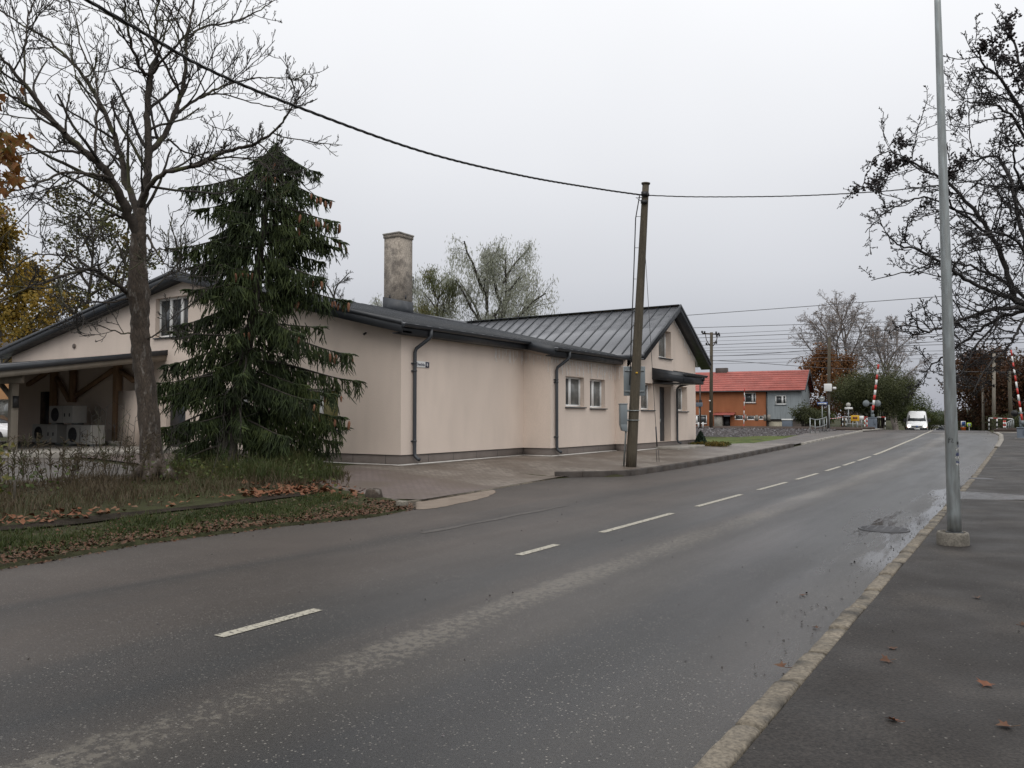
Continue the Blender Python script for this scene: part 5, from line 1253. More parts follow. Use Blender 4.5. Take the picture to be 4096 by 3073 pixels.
mb = MB(); mb.obox(c - FW * .01 - UP * .02, RT * .02, FW * .004, UP * .07); mb.build('pictogram', M['black'], t_)
mb = MB(); mb.tube([(a + q) / 2 + (0, 0, -.2), (a + q) / 2 + (0, 0, -2)], .04, 6); mb.build('post', M['galv'], t_)
p = at(3853, 1716, 94); t_ = thing('litter_bin', p, 'orange litter bin below the blue and white sign', 'litter bin')
mb = MB(); mb.lathe(p - (0, 0, .6), [(.22, 0), (.27, .7), (.29, .72), (.29, .78), (.22, .78)], 16); mb.build('body', M['amber'], t_)

# ------------------------------------------------------------------ vehicles
def section_body(mb, secs, mi=0):
    """secs: list of (y, [(x, z) ...]) cross-sections joined into a skin"""
    k = len(secs[0][1]); V = [(x, y, z) for y, pr_ in secs for x, z in pr_]
    mb.add(V, [(i * k + j, i * k + (j + 1) % k, (i + 1) * k + (j + 1) % k, (i + 1) * k + j) for i in range(len(secs) - 1) for j in range(k)] + [tuple(range(k))[::-1], tuple((len(secs) - 1) * k + j for j in range(k))], mi)
def prof(wb, wt, z0, zs, zt, r=.12):
    """half-rounded body section: width wb to shoulder zs, narrowing to wt at roof zt"""
    return [(-wb, z0 + .08), (-wb + .06, z0), (wb - .06, z0), (wb, z0 + .08), (wb, zs), (wt + (wb - wt) * .25, lerp(zs, zt, .75)), (wt, zt - r), (wt - r * .9, zt - r * .15), (wt - r * 2.2, zt), (-wt + r * 2.2, zt), (-wt + r * .9, zt - r * .15), (-wt, zt - r), (-wt - (wb - wt) * .25, lerp(zs, zt, .75)), (-wb, zs)]
def wheel(root, c, r, w):
    mb = MB(); mb.lathe(np.array(c) - (w / 2, 0, 0), [(r * .62, 0), (r * .93, 0), (r, .04), (r, w - .04), (r * .93, w), (r * .62, w)], 24, axis=(1, 0, 0)); o = mb.build('wheel', M['rubber'], root, smooth=False)
    mb = MB(); mb.lathe(np.array(c) - (w / 2 - .02, 0, 0), [(0, .0), (r * .3, .01), (r * .62, .03), (r * .62, w - .07), (r * .3, w - .05), (0, w - .04)], 16, axis=(1, 0, 0)); mb.build('rim', M['galv'], o)
    return o
def van():
    """local: faces -Y, front bumper at y=0"""
    t_ = thing('van', (0, 0, 0), 'white high van with lit headlights coming over the level crossing', 'van')
    mb = MB()
    S_ = [(0.0, prof(.93, .86, .32, .62, .80, .06)), (.05, prof(.97, .90, .30, .66, .92, .08)), (.25, prof(.985, .92, .28, .72, 1.02, .08)), (.75, prof(1.0, .90, .28, .8, 1.22, .08)), (1.32, prof(1.01, .80, .28, 1.1, 1.98, .1)), (1.6, prof(1.01, .82, .28, 1.2, 2.28, .12)), (2.0, prof(1.01, .84, .28, 1.2, 2.36, .12)), (5.3, prof(1.01, .84, .28, 1.2, 2.36, .12)), (5.45, prof(.98, .80, .34, 1.2, 2.3, .12))]
    section_body(mb, S_); b_ = mb.build('body', M['van_white'], t_, smooth=False)
    def screen(y, z, x): return [(-x, y, z), (x, y, z)]
    mb = MB(); V = [(-.86, .83, 1.27), (.86, .83, 1.27), (.74, 1.34, 1.93), (-.74, 1.34, 1.93)]; off = np.array([0, -.035, .02])
    mb.prism([np.array(v) + off for v in V], (0, .04, -.02)); mb.build('windscreen', M['glass'], t_)
    for s in (-.35, .3): mb = MB(); mb.tube([(s, .77, 1.28), (s + .42, .86, 1.36)], .014, 4); mb.build('wiper', M['black'], t_)
    mb = MB(); mb.box((-.955, -.05, .28), (.955, .1, .56)); bevel(mb.build('bumper', M['black'], t_), .05, 3)
    mb = MB(); mb.box((-.5, -.03, .62), (.5, .06, .7)); mb.build('grille', M['black'], t_)
    mb = MB(); mb.box((-.5, -.045, .71), (.5, .03, .76)); mb.build('trim', M['galv'], t_)
    mb = MB(); mb.lathe((0, -.05, .71), [(.1, 0), (.1, .02), (.06, .03)], 14, axis=(0, -1, 0)); mb.build('badge', M['blue_paint'], t_)
    for s in (-1, 1):
        mb = MB(); mb.lathe((s * .74, .03, .75), [(.2, -.05), (.2, .02), (.14, .07), (0, .085)], 16, axis=(0, -1, 0)); h_ = mb.build('headlight', M['lens'], t_)
        mb = MB(); mb.lathe((s * .74, -.045, .75), [(.15, 0), (.13, .02), (0, .03)], 14, axis=(0, -1, 0)); mb.build('lamp', M['headlight'], h_)
        mb = MB(); mb.obox((s * .93, .05, .60), (.05, 0, 0), (0, .05, 0), (0, 0, .05)); mb.build('indicator', M['amber'], t_)
        mb = MB(); mb.obox((s * 1.16, 1.0, 1.38), (.1, 0, 0), (0, .05, 0), (0, 0, .19)); mb.beam((s * .98, 1.05, 1.3), (s * 1.1, 1.0, 1.35), .05, .05); bevel(mb.build('mirror', M['black'], t_), .03)
        mb = MB(); mb.prism([(s * 1.012, 1.1, 1.25), (s * .99, 1.35, 1.72), (s * .985, 2.0, 1.72), (s * 1.013, 2.0, 1.25)], (s * .008, 0, 0)); mb.build('side_window', M['glass'], t_)
        for y in (.95, 4.2): wheel(t_, (s * .9, y, .33), .33, .2)
    mb = MB(); mb.box((-.27, -.065, .38), (.27, -.055, .49)); mb.build('number_plate', M['white_paint'], t_)
    mb = MB(); mb.tube([(0, 1.66, 2.3), (0, 1.75, 2.55)], .012, 4); mb.build('aerial', M['black'], t_)
    return t_
v_ = van()
vp = at(3668, 1722, 83); Yv = vp[1]; Xv = vp[0]
v_.location = (Xv, Yv, rz(Yv) - .0); v_.rotation_euler = (math.radians(1.0), 0, math.radians(5.5)); v_.scale = (1, 1, .93)
def car(label, paint, tail=False):
    t_ = thing('car', (0, 0, 0), label, 'car'); mb = MB()
    S_ = [(0, prof(.78, .7, .3, .55, .72, .06)), (.12, prof(.84, .76, .24, .6, .8, .08)), (.9, prof(.87, .76, .22, .7, .92, .08)), (1.15, prof(.88, .72, .22, .85, 1.0, .08)), (1.75, prof(.88, .58, .22, .88, 1.42, .1)), (2.6, prof(.88, .6, .22, .88, 1.48, .1)), (3.4, prof(.88, .58, .22, .88, 1.42, .1)), (3.95, prof(.86, .66, .24, .88, 1.0, .08)), (4.1, prof(.82, .66, .3, .7, .9, .08))]
    section_body(mb, S_); mb.build('body', M[paint], t_)
    mb = MB(); mb.prism([(-.72, 1.1, 1.0), (.72, 1.1, 1.0), (.57, 1.72, 1.4), (-.57, 1.72, 1.4)], (0, -.02, .02)); mb.build('windscreen', M['glass'], t_)
    mb = MB(); mb.prism([(-.68, 3.98, .98), (.68, 3.98, .98), (.57, 3.44, 1.4), (-.57, 3.44, 1.4)], (0, .02, .02)); mb.build('rear_window', M['glass'], t_)
    for s in (-1, 1):
        mb = MB(); mb.prism([(s * .87, 1.35, .93), (s * .72, 1.8, 1.33), (s * .72, 3.2, 1.35), (s * .87, 3.5, .93)], (s * .012, 0, 0)); mb.build('side_window', M['glass'], t_)
        for y in (.75, 3.3): wheel(t_, (s * .8, y, .3), .3, .18)
        mb = MB(); mb.obox((s * .62, .04, .62), (.16, 0, 0), (0, .05, 0), (0, 0, .08)); mb.build('headlight', M['lens'], t_)
        mb = MB(); mb.obox((s * .66, 4.08, .74), (.12, 0, 0), (0, .04, 0), (0, 0, .1)); mb.build('tail_light', M['red_paint'], t_)
        mb = MB(); mb.obox((s * .98, 1.35, .98), (.09, 0, 0), (0, .05, 0), (0, 0, .07)); mb.build('mirror', M[paint], t_)
    for y in (-.01, 4.1): mb = MB(); mb.box((-.26, y - .012, .42), (.26, y + .012, .53)); mb.build('number_plate', M['white_paint'], t_)
    return t_
c1 = car('white car parked behind the carport post at the far left', 'van_white')
p = gz(14, 1768, .3); c1.location = (p[0] - 1.2, p[1] + 1.5, .25); c1.rotation_euler = (0, 0, math.radians(115))
c2 = car('dark car beyond the crossing half hidden by the lamp post', 'silver_car')
p = at(3776, 1718, 112); c2.location = (p[0] + .1, p[1], rz(p[1])); c2.rotation_euler = (0, 0, math.radians(5))
# ------------------------------------------------------------------ vegetation
def nrm(v): return v / (np.linalg.norm(v) + 1e-12)
def perp(rs, d):
    a = np.array([rs.gauss(0, 1), rs.gauss(0, 1), rs.gauss(0, 1)]); a -= d * np.dot(a, d); return nrm(a)
def grow(rs, p, d, L, r, lev, Q, out, tips):
    n_ = Q['seg'][lev]; pts = [np.array(p, float)]; d = np.array(d, float)
    for i in range(n_):
        d = nrm(d + np.array([rs.gauss(0, 1), rs.gauss(0, 1), rs.gauss(0, 1)]) * Q['wig'][lev] + np.array([0, 0, Q['up'][lev]]))
        pts.append(pts[-1] + d * L / n_)
    out.append((pts, r, max(r * Q['tap'], Q['rmin']), lev))
    if lev >= Q['max']:
        tips.extend(pts[1:]); return
    branch(rs, pts, L, r, lev, Q, out, tips)
def branch(rs, pts, L, r, lev, Q, out, tips, k=None, t0=None):
    k = Q['kids'][lev] if k is None else k; t0 = Q['t0'][lev] if t0 is None else t0; m_ = len(pts) - 1
    for j in range(k):
        t_ = t0 + (1 - t0) * (j + rs.random()) / k; f = min(t_ * m_, m_ - 1e-6); i = int(f); q = lerp(pts[i], pts[i + 1], f - i); dd = nrm(pts[i + 1] - pts[i])
        a = Q['ang'][lev] * rs.uniform(.7, 1.25); nd = nrm(dd * math.cos(a) + perp(rs, dd) * math.sin(a))
        if lev == 0 and nd[2] < -.3: nd[2] *= -.5
        Lc = L * Q['len'][lev] * rs.uniform(.6, 1.15) * (1.15 - .6 * t_) if L else Q['len'][lev]
        rc = min(r * .75, max(Q['rmin'], Lc * Q['thick']))
        grow(rs, q, nd, Lc, rc, lev + 1, Q, out, tips)
def sweep(mb, out, sides=(8, 6, 4, 3, 3), minlev=0, maxlev=9):
    for pts, ra, rb, lev in out:
        if minlev <= lev <= maxlev: mb.tube(pts, np.linspace(ra, rb, len(pts)), sides[min(lev, len(sides) - 1)], cap=False)
def leaves(mb, P, rs, L, w, dirn=None, jitter=1.0, spread=.1, mi=0):
    """one small diamond face per point"""
    P = np.asarray(P, float); k = len(P)
    if not k: return
    g = np.random.default_rng(rs.randrange(10**6)); P = P + g.normal(0, spread, (k, 3))
    d = g.normal(0, 1, (k, 3)) * jitter + (np.array(dirn) if dirn is not None else 0); d /= np.linalg.norm(d, axis=1)[:, None]
    s = np.cross(d, g.normal(0, 1, (k, 3))); s /= np.linalg.norm(s, axis=1)[:, None]
    sz = g.uniform(.65, 1.3, (k, 1)); nn_ = np.cross(d, s)
    V = np.stack([P - d * L / 2 * sz, P + s * w / 2 * sz + nn_ * w * .12, P + d * L / 2 * sz, P - s * w / 2 * sz + nn_ * w * .12], 1).reshape(-1, 3)
    mb.addq(V, np.arange(4 * k).reshape(-1, 4), mi)
def many(pts, k, rs): return [pts[rs.randrange(len(pts))] for _ in range(k)] if pts else []

# --- the bare ash by the road: limbs follow the photographed tree, twigs grown from them
AD = 16.1
AB = gz(618, 1948, .22); AB[2] = G(AB[0], AB[1]) - .05
ash = thing('ash_tree', AB, 'large bare tree with mossy forked trunk and upturned twigs on the verge', 'tree', None)
rs = random.Random(11)
def limb(px, r0, r1, dep): # dep: metres nearer (-) or farther (+) at the limb's end
    r0, r1 = (r0, r1) if r0 > .2 else (r0 * .56, r1 * .6); k = len(px); pts = [at(u, v, AD + dep[0] + (dep[1] - dep[0]) * i / (k - 1)) for i, (u, v) in enumerate(px)]
    pts = spline(pts, 5); return pts, np.linspace(r0, r1, len(pts))
trunk, tr = limb([(618, 1985), (610, 1900), (598, 1700), (580, 1520), (566, 1420), (560, 1330), (560, 1250), (553, 1150), (552, 1013), (556, 930), (561, 880), (565, 835)], .215, .135, (0, 0))
tr = np.interp(np.linspace(0, 1, len(tr)), [0, .75, .86, 1], [.215, .155, .125, .075])
tr = tr + .05 * np.exp(-((np.linspace(0, 1, len(tr)) - .62) / .05) ** 2) + .10 * np.exp(-np.linspace(0, 1, len(tr)) / .05)
tr *= 1 + .06 * np.sin(np.arange(len(tr)) * 1.9) 
main = [
 ([(556, 930), (566, 830), (585, 740), (592, 640), (590, 520), (588, 430), (597, 330), (604, 280)], .16, .09, (0, .3)),
 ([(604, 280), (628, 250), (618, 180), (624, 90), (640, -60)], .075, .03, (.3, .8)),
 ([(600, 300), (565, 280), (530, 190), (508, 100), (492, -50)], .07, .03, (.3, -.8)),
 ([(592, 620), (655, 545), (695, 460), (728, 360), (745, 250), (742, 165), (764, 70), (785, -60)], .11, .03, (.2, 1.2)),
 ([(700, 455), (800, 388), (890, 345), (1035, 312), (1158, 318)], .06, .014, (.8, 2.4)),
 ([(800, 390), (885, 378), (1035, 415), (1120, 440)], .035, .012, (1, .3)),
 ([(720, 370), (630, 200), (575, 70), (540, -50)], .05, .02, (.7, -.6)),
 ([(742, 165), (815, 108), (950, 82), (1045, 38), (1110, -10)], .045, .014, (1, 2)),
 ([(560, 820), (598, 745), (665, 690), (790, 660), (915, 602), (1010, 577), (1105, 520), (1160, 440), (1205, 380)], .095, .016, (0, -1.8)),
 ([(790, 660), (915, 630), (1040, 648), (1090, 690)], .04, .012, (-.6, -1.4)),
 ([(670, 550), (740, 608), (840, 640), (960, 700), (1040, 770)], .04, .012, (.3, 1.6)),
 ([(553, 940), (505, 840), (462, 750), (405, 665), (310, 585), (210, 483), (127, 375), (50, 280), (-30, 190)], .19, .03, (0, -2.0)),
 ([(550, 900), (540, 815), (500, 730), (487, 640), (456, 540), (405, 420), (356, 330), (300, 265), (200, 165), (95, 105), (-30, 20)], .14, .02, (0, 1.4)),
 ([(330, 605), (222, 608), (126, 614), (20, 640)], .05, .014, (-1.2, -.4)),
 ([(443, 715), (373, 696), (272, 690), (177, 722), (100, 755), (-20, 775)], .06, .016, (-.8, -2.4)),
 ([(258, 530), (108, 415), (104, 160), (114, 65), (150, -40)], .045, .018, (-1.2, -.3)),
 ([(380, 630), (386, 480), (390, 385), (380, 300), (330, 200), (300, 60), (250, -40)], .05, .016, (-.6, .8)),
 ([(230, 500), (95, 410), (0, 360), (-60, 330)], .05, .02, (-1.8, -3)),
 ([(517, 1180), (470, 1141), (376, 1080), (298, 1090), (196, 1125), (117, 1149), (-30, 1215)], .085, .02, (0, -2.6)),
 ([(440, 1115), (373, 1084), (303, 1033), (209, 1017), (114, 1033), (-10, 1125)], .05, .014, (-.5, .8)),
 ([(535, 1190), (442, 1210), (330, 1215), (240, 1260)], .04, .012, (0, -1.5)),
 ([(499, 868), (442, 862), (392, 907), (341, 964), (297, 1001)], .06, .016, (0, -1.2)),
 ([(480, 790), (430, 775), (375, 815), (340, 860), (270, 895)], .04, .012, (0, 1.2)),
 ([(588, 945), (632, 1014), (665, 1060), (720, 1080)], .045, .012, (0, -1.2)),
 ([(590, 1000), (650, 1000), (740, 1010)], .03, .01, (0, .8)),
 ([(570, 1180), (640, 1130), (690, 1085)], .04, .012, (0, 1.0)),
 ([(540, 1335), (470, 1330), (400, 1300), (350, 1290)], .03, .009, (0, -1)),
 ([(590, 1360), (640, 1330), (690, 1300)], .03, .01, (0, -.8)),
 ([(604, 300), (660, 232), (730, 150), (690, 60), (640, -20)], .05, .02, (.3, -.6)),
]
outs = [(trunk, tr)]; limbs = []
for px, a, c, dep in main:
    p_, r_ = limb(px, a, c, dep); limbs.append((p_, r_))
mb = MB()
T_ = trunk; mb.tube(T_, tr, 18)
lb = MB()
for p_, r_ in limbs:
    w = np.array([[rs.gauss(0, .012), rs.gauss(0, .012), rs.gauss(0, .012)] for _ in p_]); lb.tube(p_ + w, r_, 9, cap=False)
lb.build('limbs', M['bark_limb'], ash, smooth=True)
for s in range(5):
    a = s * 1.256 + .3; mb.tube([AB + (0, 0, .45), AB + (.28 * math.cos(a), .28 * math.sin(a), .16), AB + (.55 * math.cos(a), .55 * math.sin(a), -.03)], [.16, .12, .05], 8)
mb.build('trunk', M['bark_ash'], ash, smooth=True)
QA = dict(seg=[5, 8, 6, 4], wig=[.10, .12, .12, .12], up=[.10, .07, .15, .22], tap=.5, rmin=.0068, max=3, kids=[0, 7, 4, 0], t0=[0, .2, .25, .2], ang=[.8, .95, .9, .8], len=[0, .40, .42, 0], thick=.0075)
out, tips = [], []
for p_, r_ in limbs:
    Lb = float(np.linalg.norm(np.diff(p_, axis=0), axis=1).sum()); k = int(Lb / .33) + 2
    for j in range(k):
        t_ = .10 + .90 * (j + rs.random()) / k; f = min(t_ * (len(p_) - 1), len(p_) - 1.001); i = int(f); q = lerp(p_[i], p_[i + 1], f - i); dd = nrm(p_[i + 1] - p_[i]); a = rs.uniform(.5, 1.15)
        nd = nrm(dd * math.cos(a) + perp(rs, dd) * math.sin(a)); rr = float(r_[i])
        Lc = rs.uniform(.6, 1.8) * (1.2 - .62 * t_); grow(rs, q, nd, Lc, min(rr * .6, .022 * Lc + .004), 1, QA, out, tips)
    grow(rs, p_[-1], nrm(p_[-1] - p_[-3]), .45, float(r_[-1]), 1, QA, out, tips)
mb = MB(); sweep(mb, out, (6, 5, 4, 3)); 
mb.build('twigs', M['twig'], ash)

# --- spruce with cones
SD = 19.9
SB = gz(915, 1890, .3); SB[2] = G(SB[0], SB[1]) - .05
spr = thing('spruce_tree', SB, 'dark green drooping spruce hung with orange brown cones before the pale building', 'tree')
rs = random.Random(23)
spath = spline([SB, at(925, 1720, SD), at(965, 1500, SD), at(1010, 1280, SD), at(1042, 1000, SD), at(1075, 780, SD), at(1106, 578, SD)], 8)
mb = MB(); mb.tube(spath, np.linspace(.21, .018, len(spath)) , 10); mb.build('trunk', M['bark_dark'], spr, smooth=True)
zs_ = spath[:, 2]
def trunk_at(z): return np.array([np.interp(z, zs_, spath[:, i]) for i in range(3)])
zlo, zhi_ = SB[2] + .25, spath[-1][2]
HT = zhi_ - zlo
conesp = []; bmb = MB(); fol = MB()
NB = 74
prof_s = [(0, 2.2), (.12, 2.5), (.25, 2.65), (.4, 2.45), (.5, 2.15), (.62, 2.0), (.74, 2.05), (.82, 1.95), (.86, 1.5), (.90, .95), (.95, .5), (1, .15)]
bpts = []
def strand(p, d, L, r):
    """a hanging needle-clad shoot: slim pointed three-sided body"""
    k = 3; pts = [p]; dd = d.copy()
    for i in range(k): dd = nrm(dd + np.array([rs.gauss(0, .12), rs.gauss(0, .12), rs.gauss(0, .08) - .12])); pts.append(pts[-1] + dd * L / k)
    fol.tube(pts, [r * .7, r, r * .95, r * .3], 3, cap=False)
    return pts
TIPS = [(1201, 657), (1274, 698), (1292, 785), (1370, 895), (1382, 953), (1360, 985), (1298, 1050), (1413, 1204), (1340, 1120), (1399, 1410), (1457, 1522), (1375, 1580), (1411, 1669), (1404, 1710), (1370, 1768), (1322, 1816),
        (743, 770), (787, 934), (700, 1006), (705, 1060), (790, 850), (980, 690), (770, 1160), (690, 1300), (626, 1462), (642, 1548), (626, 1595), (634, 1728), (700, 1800), (1010, 640), (1150, 1330), (1010, 1500), (1200, 1600), (850, 1650), (1160, 1750)]
for b_i in range(NB + len(TIPS)):
    directed = b_i >= NB
    if directed:
        u_, v_ = TIPS[b_i - NB]; z = min(at(u_, v_ - 75, SD)[2], zhi_ - .12); o = trunk_at(z); tipw = at(u_, v_, SD + (rs.uniform(-.7, .7) if not 900 < u_ < 1250 or v_ < 800 else -1.7)); dv = tipw - o
        t_ = (z - zlo) / HT; Lb = .95 * float(np.linalg.norm(dv[:2])); az = math.atan2(dv[1], dv[0])
    else:
        t_ = (b_i + rs.random()) / NB; t_ = t_ ** 1.05; z = zlo + .1 + t_ * HT * .985; o = trunk_at(z)
        az = b_i * 2.399 + rs.uniform(-.4, .4); Lb = pw(prof_s, t_) * rs.uniform(.4, .8)
    hd = np.array([math.cos(az), math.sin(az), 0])
    up0 = lerp(.12, .5, t_ ** 1.5) * rs.uniform(.6, 1.3); sag = lerp(.46, .24, t_) * rs.uniform(.6, 1.3)
    if directed: up0 = (dv[2] / max(Lb, .1)) + sag * .85
    k = 10; pts = []
    sw = rs.uniform(-.25, .25); side = np.array([-hd[1], hd[0], 0])
    for i in range(k + 1):
        s = i / k; zz = Lb * (up0 * s - sag * 1.9 * s * s + sag * 1.05 * s ** 3.2 * 1.0); pts.append(o + hd * Lb * s + side * Lb * sw * s * s + np.array([0, 0, zz]))
    bmb.tube(pts, np.linspace(.012 + .012 * Lb, .006, k + 1), 4, cap=False)
    # shoots along the branch: hanging curtains, side shoots towards the tip
    ns = int(Lb * (62 if directed else 46)) + 10
    for j in range(ns):
        s = rs.uniform(.12, 1.0) ** .75; f = min(s * k, k - .001); i = int(f); q = lerp(pts[i], pts[i + 1], f - i); bd = nrm(pts[i + 1] - pts[i])
        sd = side * rs.choice([-1, 1])
        if s > .8 and rs.random() < .55:
            dd = nrm(bd + sd * rs.uniform(.2, 1.0) + np.array([0, 0, rs.uniform(-.35, .25)])); ln = rs.uniform(.12, .3)
        else:
            dd = nrm(bd * .25 + sd * rs.uniform(.1, .9) + np.array([0, 0, -rs.uniform(.9, 2.4)])); ln = rs.uniform(.18, .62) * (1.15 - .45 * s) * (.75 + .2 * Lb)
        sp = strand(q, dd, ln, rs.uniform(.013, .021))
        for m_ in range(2 if ln > .3 else 1):
            u_ = rs.uniform(.2, .8); q2 = lerp(sp[0], sp[-1], u_); strand(q2, nrm(dd * .3 + perp(rs, dd) + np.array([0, 0, -.9])), ln * rs.uniform(.35, .6), rs.uniform(.010, .015))
    # fine needles break up the outline
    bpts.extend(pts[3:])
    tipd = nrm(pts[-1] - pts[-2]); strand(pts[-1], tipd, .16, .022)
# dense inner shoots round the stem
for _ in range(2600):
    t_ = rs.random() ** .7; z = zlo + .25 + t_ * HT * .97; o = trunk_at(z); az = rs.uniform(0, 6.283); rr = pw(prof_s, t_) * rs.uniform(.08, .55)
    strand(o + np.array([math.cos(az) * rr, math.sin(az) * rr, -.12 * rr]), nrm(np.array([math.cos(az) * .4, math.sin(az) * .4, -rs.uniform(.3, 1.2)])), rs.uniform(.15, .4), rs.uniform(.011, .018))
fol.tube([spath[-1] - (0, 0, .1), spath[-1] + (.02, 0, .2), spath[-1] + (.05, 0, .45)], [.02, .018, .005], 4, cap=False)
for k_ in range(22): strand(trunk_at(zhi_) + np.array([0, 0, .38 - .06 * k_]), nrm(np.array([rs.gauss(0, .7), rs.gauss(0, .7), .45])), rs.uniform(.12, .22) + .012 * k_, .016)
bmb.build('branches', M['bark_dark'], spr); fol.build('needles', M['spruce'], spr)
mb = MB(); mb.lathe((0, 0, 0), [(0, 0), (.018, -.012), (.027, -.05), (.026, -.1), (.016, -.15), (0, -.17)], 8)
c_proto = None
BP = np.array(bpts); rel = BP - CP; dd_ = rel @ FW; BU = W0 / 2 + rel @ RT / dd_ * FPX; BV = H0 / 2 - rel @ UP / dd_ * FPX
for (u, v, k) in ((1285, 780, 9), (1245, 850, 6), (1366, 880, 8), (1075, 650, 9), (1060, 720, 5), (970, 1075, 10), (1163, 1200, 7), (1370, 1195, 9), (1345, 1395, 9), (1362, 1600, 6), (1130, 640, 6), (1330, 870, 5), (1000, 1320, 3)):
    w_ = np.hypot(BU - u, BV - v) + np.maximum(0, dd_ - SD + 1.5) * 22; near_ = np.argsort(w_)[:7]
    for q in range(k): conesp.append(BP[near_[q % 7]] + np.array([rs.uniform(-.13, .13), rs.uniform(-.13, .13), -rs.uniform(.03, .10)]))
for p in conesp:
    if c_proto is None:
        c_proto = mb.build('cone', M['cone'], None, smooth=True); c = c_proto
    else:
        c = c_proto.copy(); COL.objects.link(c)
    c.parent = spr; c.location = Vector(p) - world_loc(spr); c.rotation_euler = (rs.uniform(-.2, .2), rs.uniform(-.2, .2), 0); s_ = rs.uniform(.95, 1.4); c.scale = (s_, s_, s_)

# --- general broadleaf tree
def tree(name, base, h, crown, r, label, bark, leafm, Q, nleaf, lsize, lw, seed, cat='tree', group=None, trunks=1, spread=.15, jitter=1.0, dirn=None, part='crown', lean=0.0, t0=.25, kids=9, hang=0.0):
    """skeleton of limbs to the height h, crown radius about 'crown'; leaves scattered round the twigs"""
    rs = random.Random(seed); base = np.array(base, float); t_ = thing(name, base, label, cat, group); out, tips = [], []
    for k in range(trunks):
        a = rs.uniform(0, 6.28); off = np.array([math.cos(a), math.sin(a), 0]) * (.0 if trunks == 1 else r * 1.5); d0 = nrm(np.array([math.cos(a), math.sin(a), 0]) * (lean if trunks == 1 else .28) + np.array([0, 0, 1.]))
        pts = [base + off]; d = d0; n_ = 9; hh = h * rs.uniform(.86, .97)
        for i in range(n_): d = nrm(d + np.array([rs.gauss(0, .07), rs.gauss(0, .07), .06])); pts.append(pts[-1] + d * hh / n_)
        out.append((pts, r, r * .12, 0))
        m_ = len(pts) - 1
        for j in range(kids):
            u = t0 + (1 - t0) * (j + rs.random()) / kids; f = min(u * m_, m_ - .001); i = int(f); q = lerp(pts[i], pts[i + 1], f - i); az = j * 2.4 + rs.uniform(-.5, .5)
            el = lerp(Q.get('el0', .5), Q.get('el1', 1.0), u); nd = np.array([math.cos(az) * math.cos(el), math.sin(az) * math.cos(el), math.sin(el)]); shape = math.sin(math.pi * min(1, .18 + .82 * (1 - u) * .95 + .02)) if Q.get('round') else (1.12 - .7 * u)
            Lc = crown * rs.uniform(.8, 1.15) * shape; grow(rs, q, nd, Lc, min(r * .5, Lc * .028 + .01), 1, Q, out, tips)
        if trunks > 0: tips.extend(pts[-2:])
    mb = MB(); sweep(mb, out, (8, 6, 4, 3, 3), 0, 1); mb.build('trunk', M[bark], t_, smooth=True)
    mb = MB(); sweep(mb, out, (8, 5, 3, 3, 3), 2); 
    if mb.n: mb.build('twigs', M[Q.get('twigmat', bark)], t_)
    if nleaf:
        mb = MB(); P = many(tips, nleaf, rs)
        if hang:                                                # hanging strands of narrow leaves
            P = [p + np.array([rs.gauss(0, .12), rs.gauss(0, .12), -hang * rs.random() ** 1.3]) for p in P]
        leaves(mb, P, rs, lsize, lw, dirn, jitter, spread); mb.build(part, M[leafm], t_)
    return t_
QB = dict(seg=[6, 5, 5, 4, 3], wig=[.1, .14, .18, .2, .2], up=[.1, .07, .06, .05, .05], tap=.4, rmin=.012, max=3, kids=[0, 7, 6, 0], t0=[0, .25, .2, .2], ang=[.8, .75, .8, .8], len=[0, .5, .48, 0], thick=.016)
def P_at(u, D, z=None):
    p = at(u, 1666, D); return np.array([p[0], p[1], (G(p[0], p[1]) if z is None else z)])
def hgt(v, D, z): return CAMH + (1666 - v) / FPX * D - z
def bt(u, vtop, D, **k):
    b_ = P_at(u, D); return b_, hgt(vtop, D, b_[2])
# left background
QY = dict(QB, kids=[0, 8, 6, 0], twigmat='bark_dark', el0=.2, el1=1.1)
for (u, vt, D, cr, nl, seed, mat, lab) in (
  (-40, 830, 44, 5.5, 7500, 1, 'yellow_leaf', 'yellow leaved maple at the far left behind the carport roof'),
  (150, 1010, 47, 4.2, 5200, 2, 'yellow_leaf', 'smaller yellow maple rising behind the low left roof end'),
  (300, 690, 52, 5.0, 2600, 3, 'green_yellow', 'thinning tree with green and yellow leaves behind the ash trunk'),
  (455, 800, 50, 4.5, 2300, 4, 'green_yellow', 'sparse fading tree close behind the ridge of the long roof'),
  (80, 700, 58, 5.5, 1500, 5, 'green_yellow', 'tall nearly bare tree behind the yellow maples')):
    b_, h = bt(u, vt, D); tree('maple_tree' if mat == 'yellow_leaf' else 'tree', b_, h, cr, .22, lab, 'bark_dark', mat, QY, nl, .22 if mat == 'yellow_leaf' else .2, .17, seed, spread=.28, group='trees behind the carport')
QBare = dict(QB, kids=[0, 8, 7, 4], max=4, seg=[6, 5, 5, 4, 3], t0=[0, .2, .2, .1, .1], ang=[.8, .6, .7, .7, .7], len=[0, .5, .5, .5, 0], rmin=.010, twigmat='twig', el0=.7, el1=1.2)
b_, h = bt(700, 800, 55); tree('tree', b_, h, 4.0, .2, 'bare pale tree showing between the ash and the spruce', 'twig', None, QBare, 0, 0, 0, 6)
b_, h = bt(1330, 1040, 58); tree('tree', b_, h, 4.6, .2, 'bare grey tree showing right of the spruce above the roof', 'twig', None, QBare, 0, 0, 0, 7)
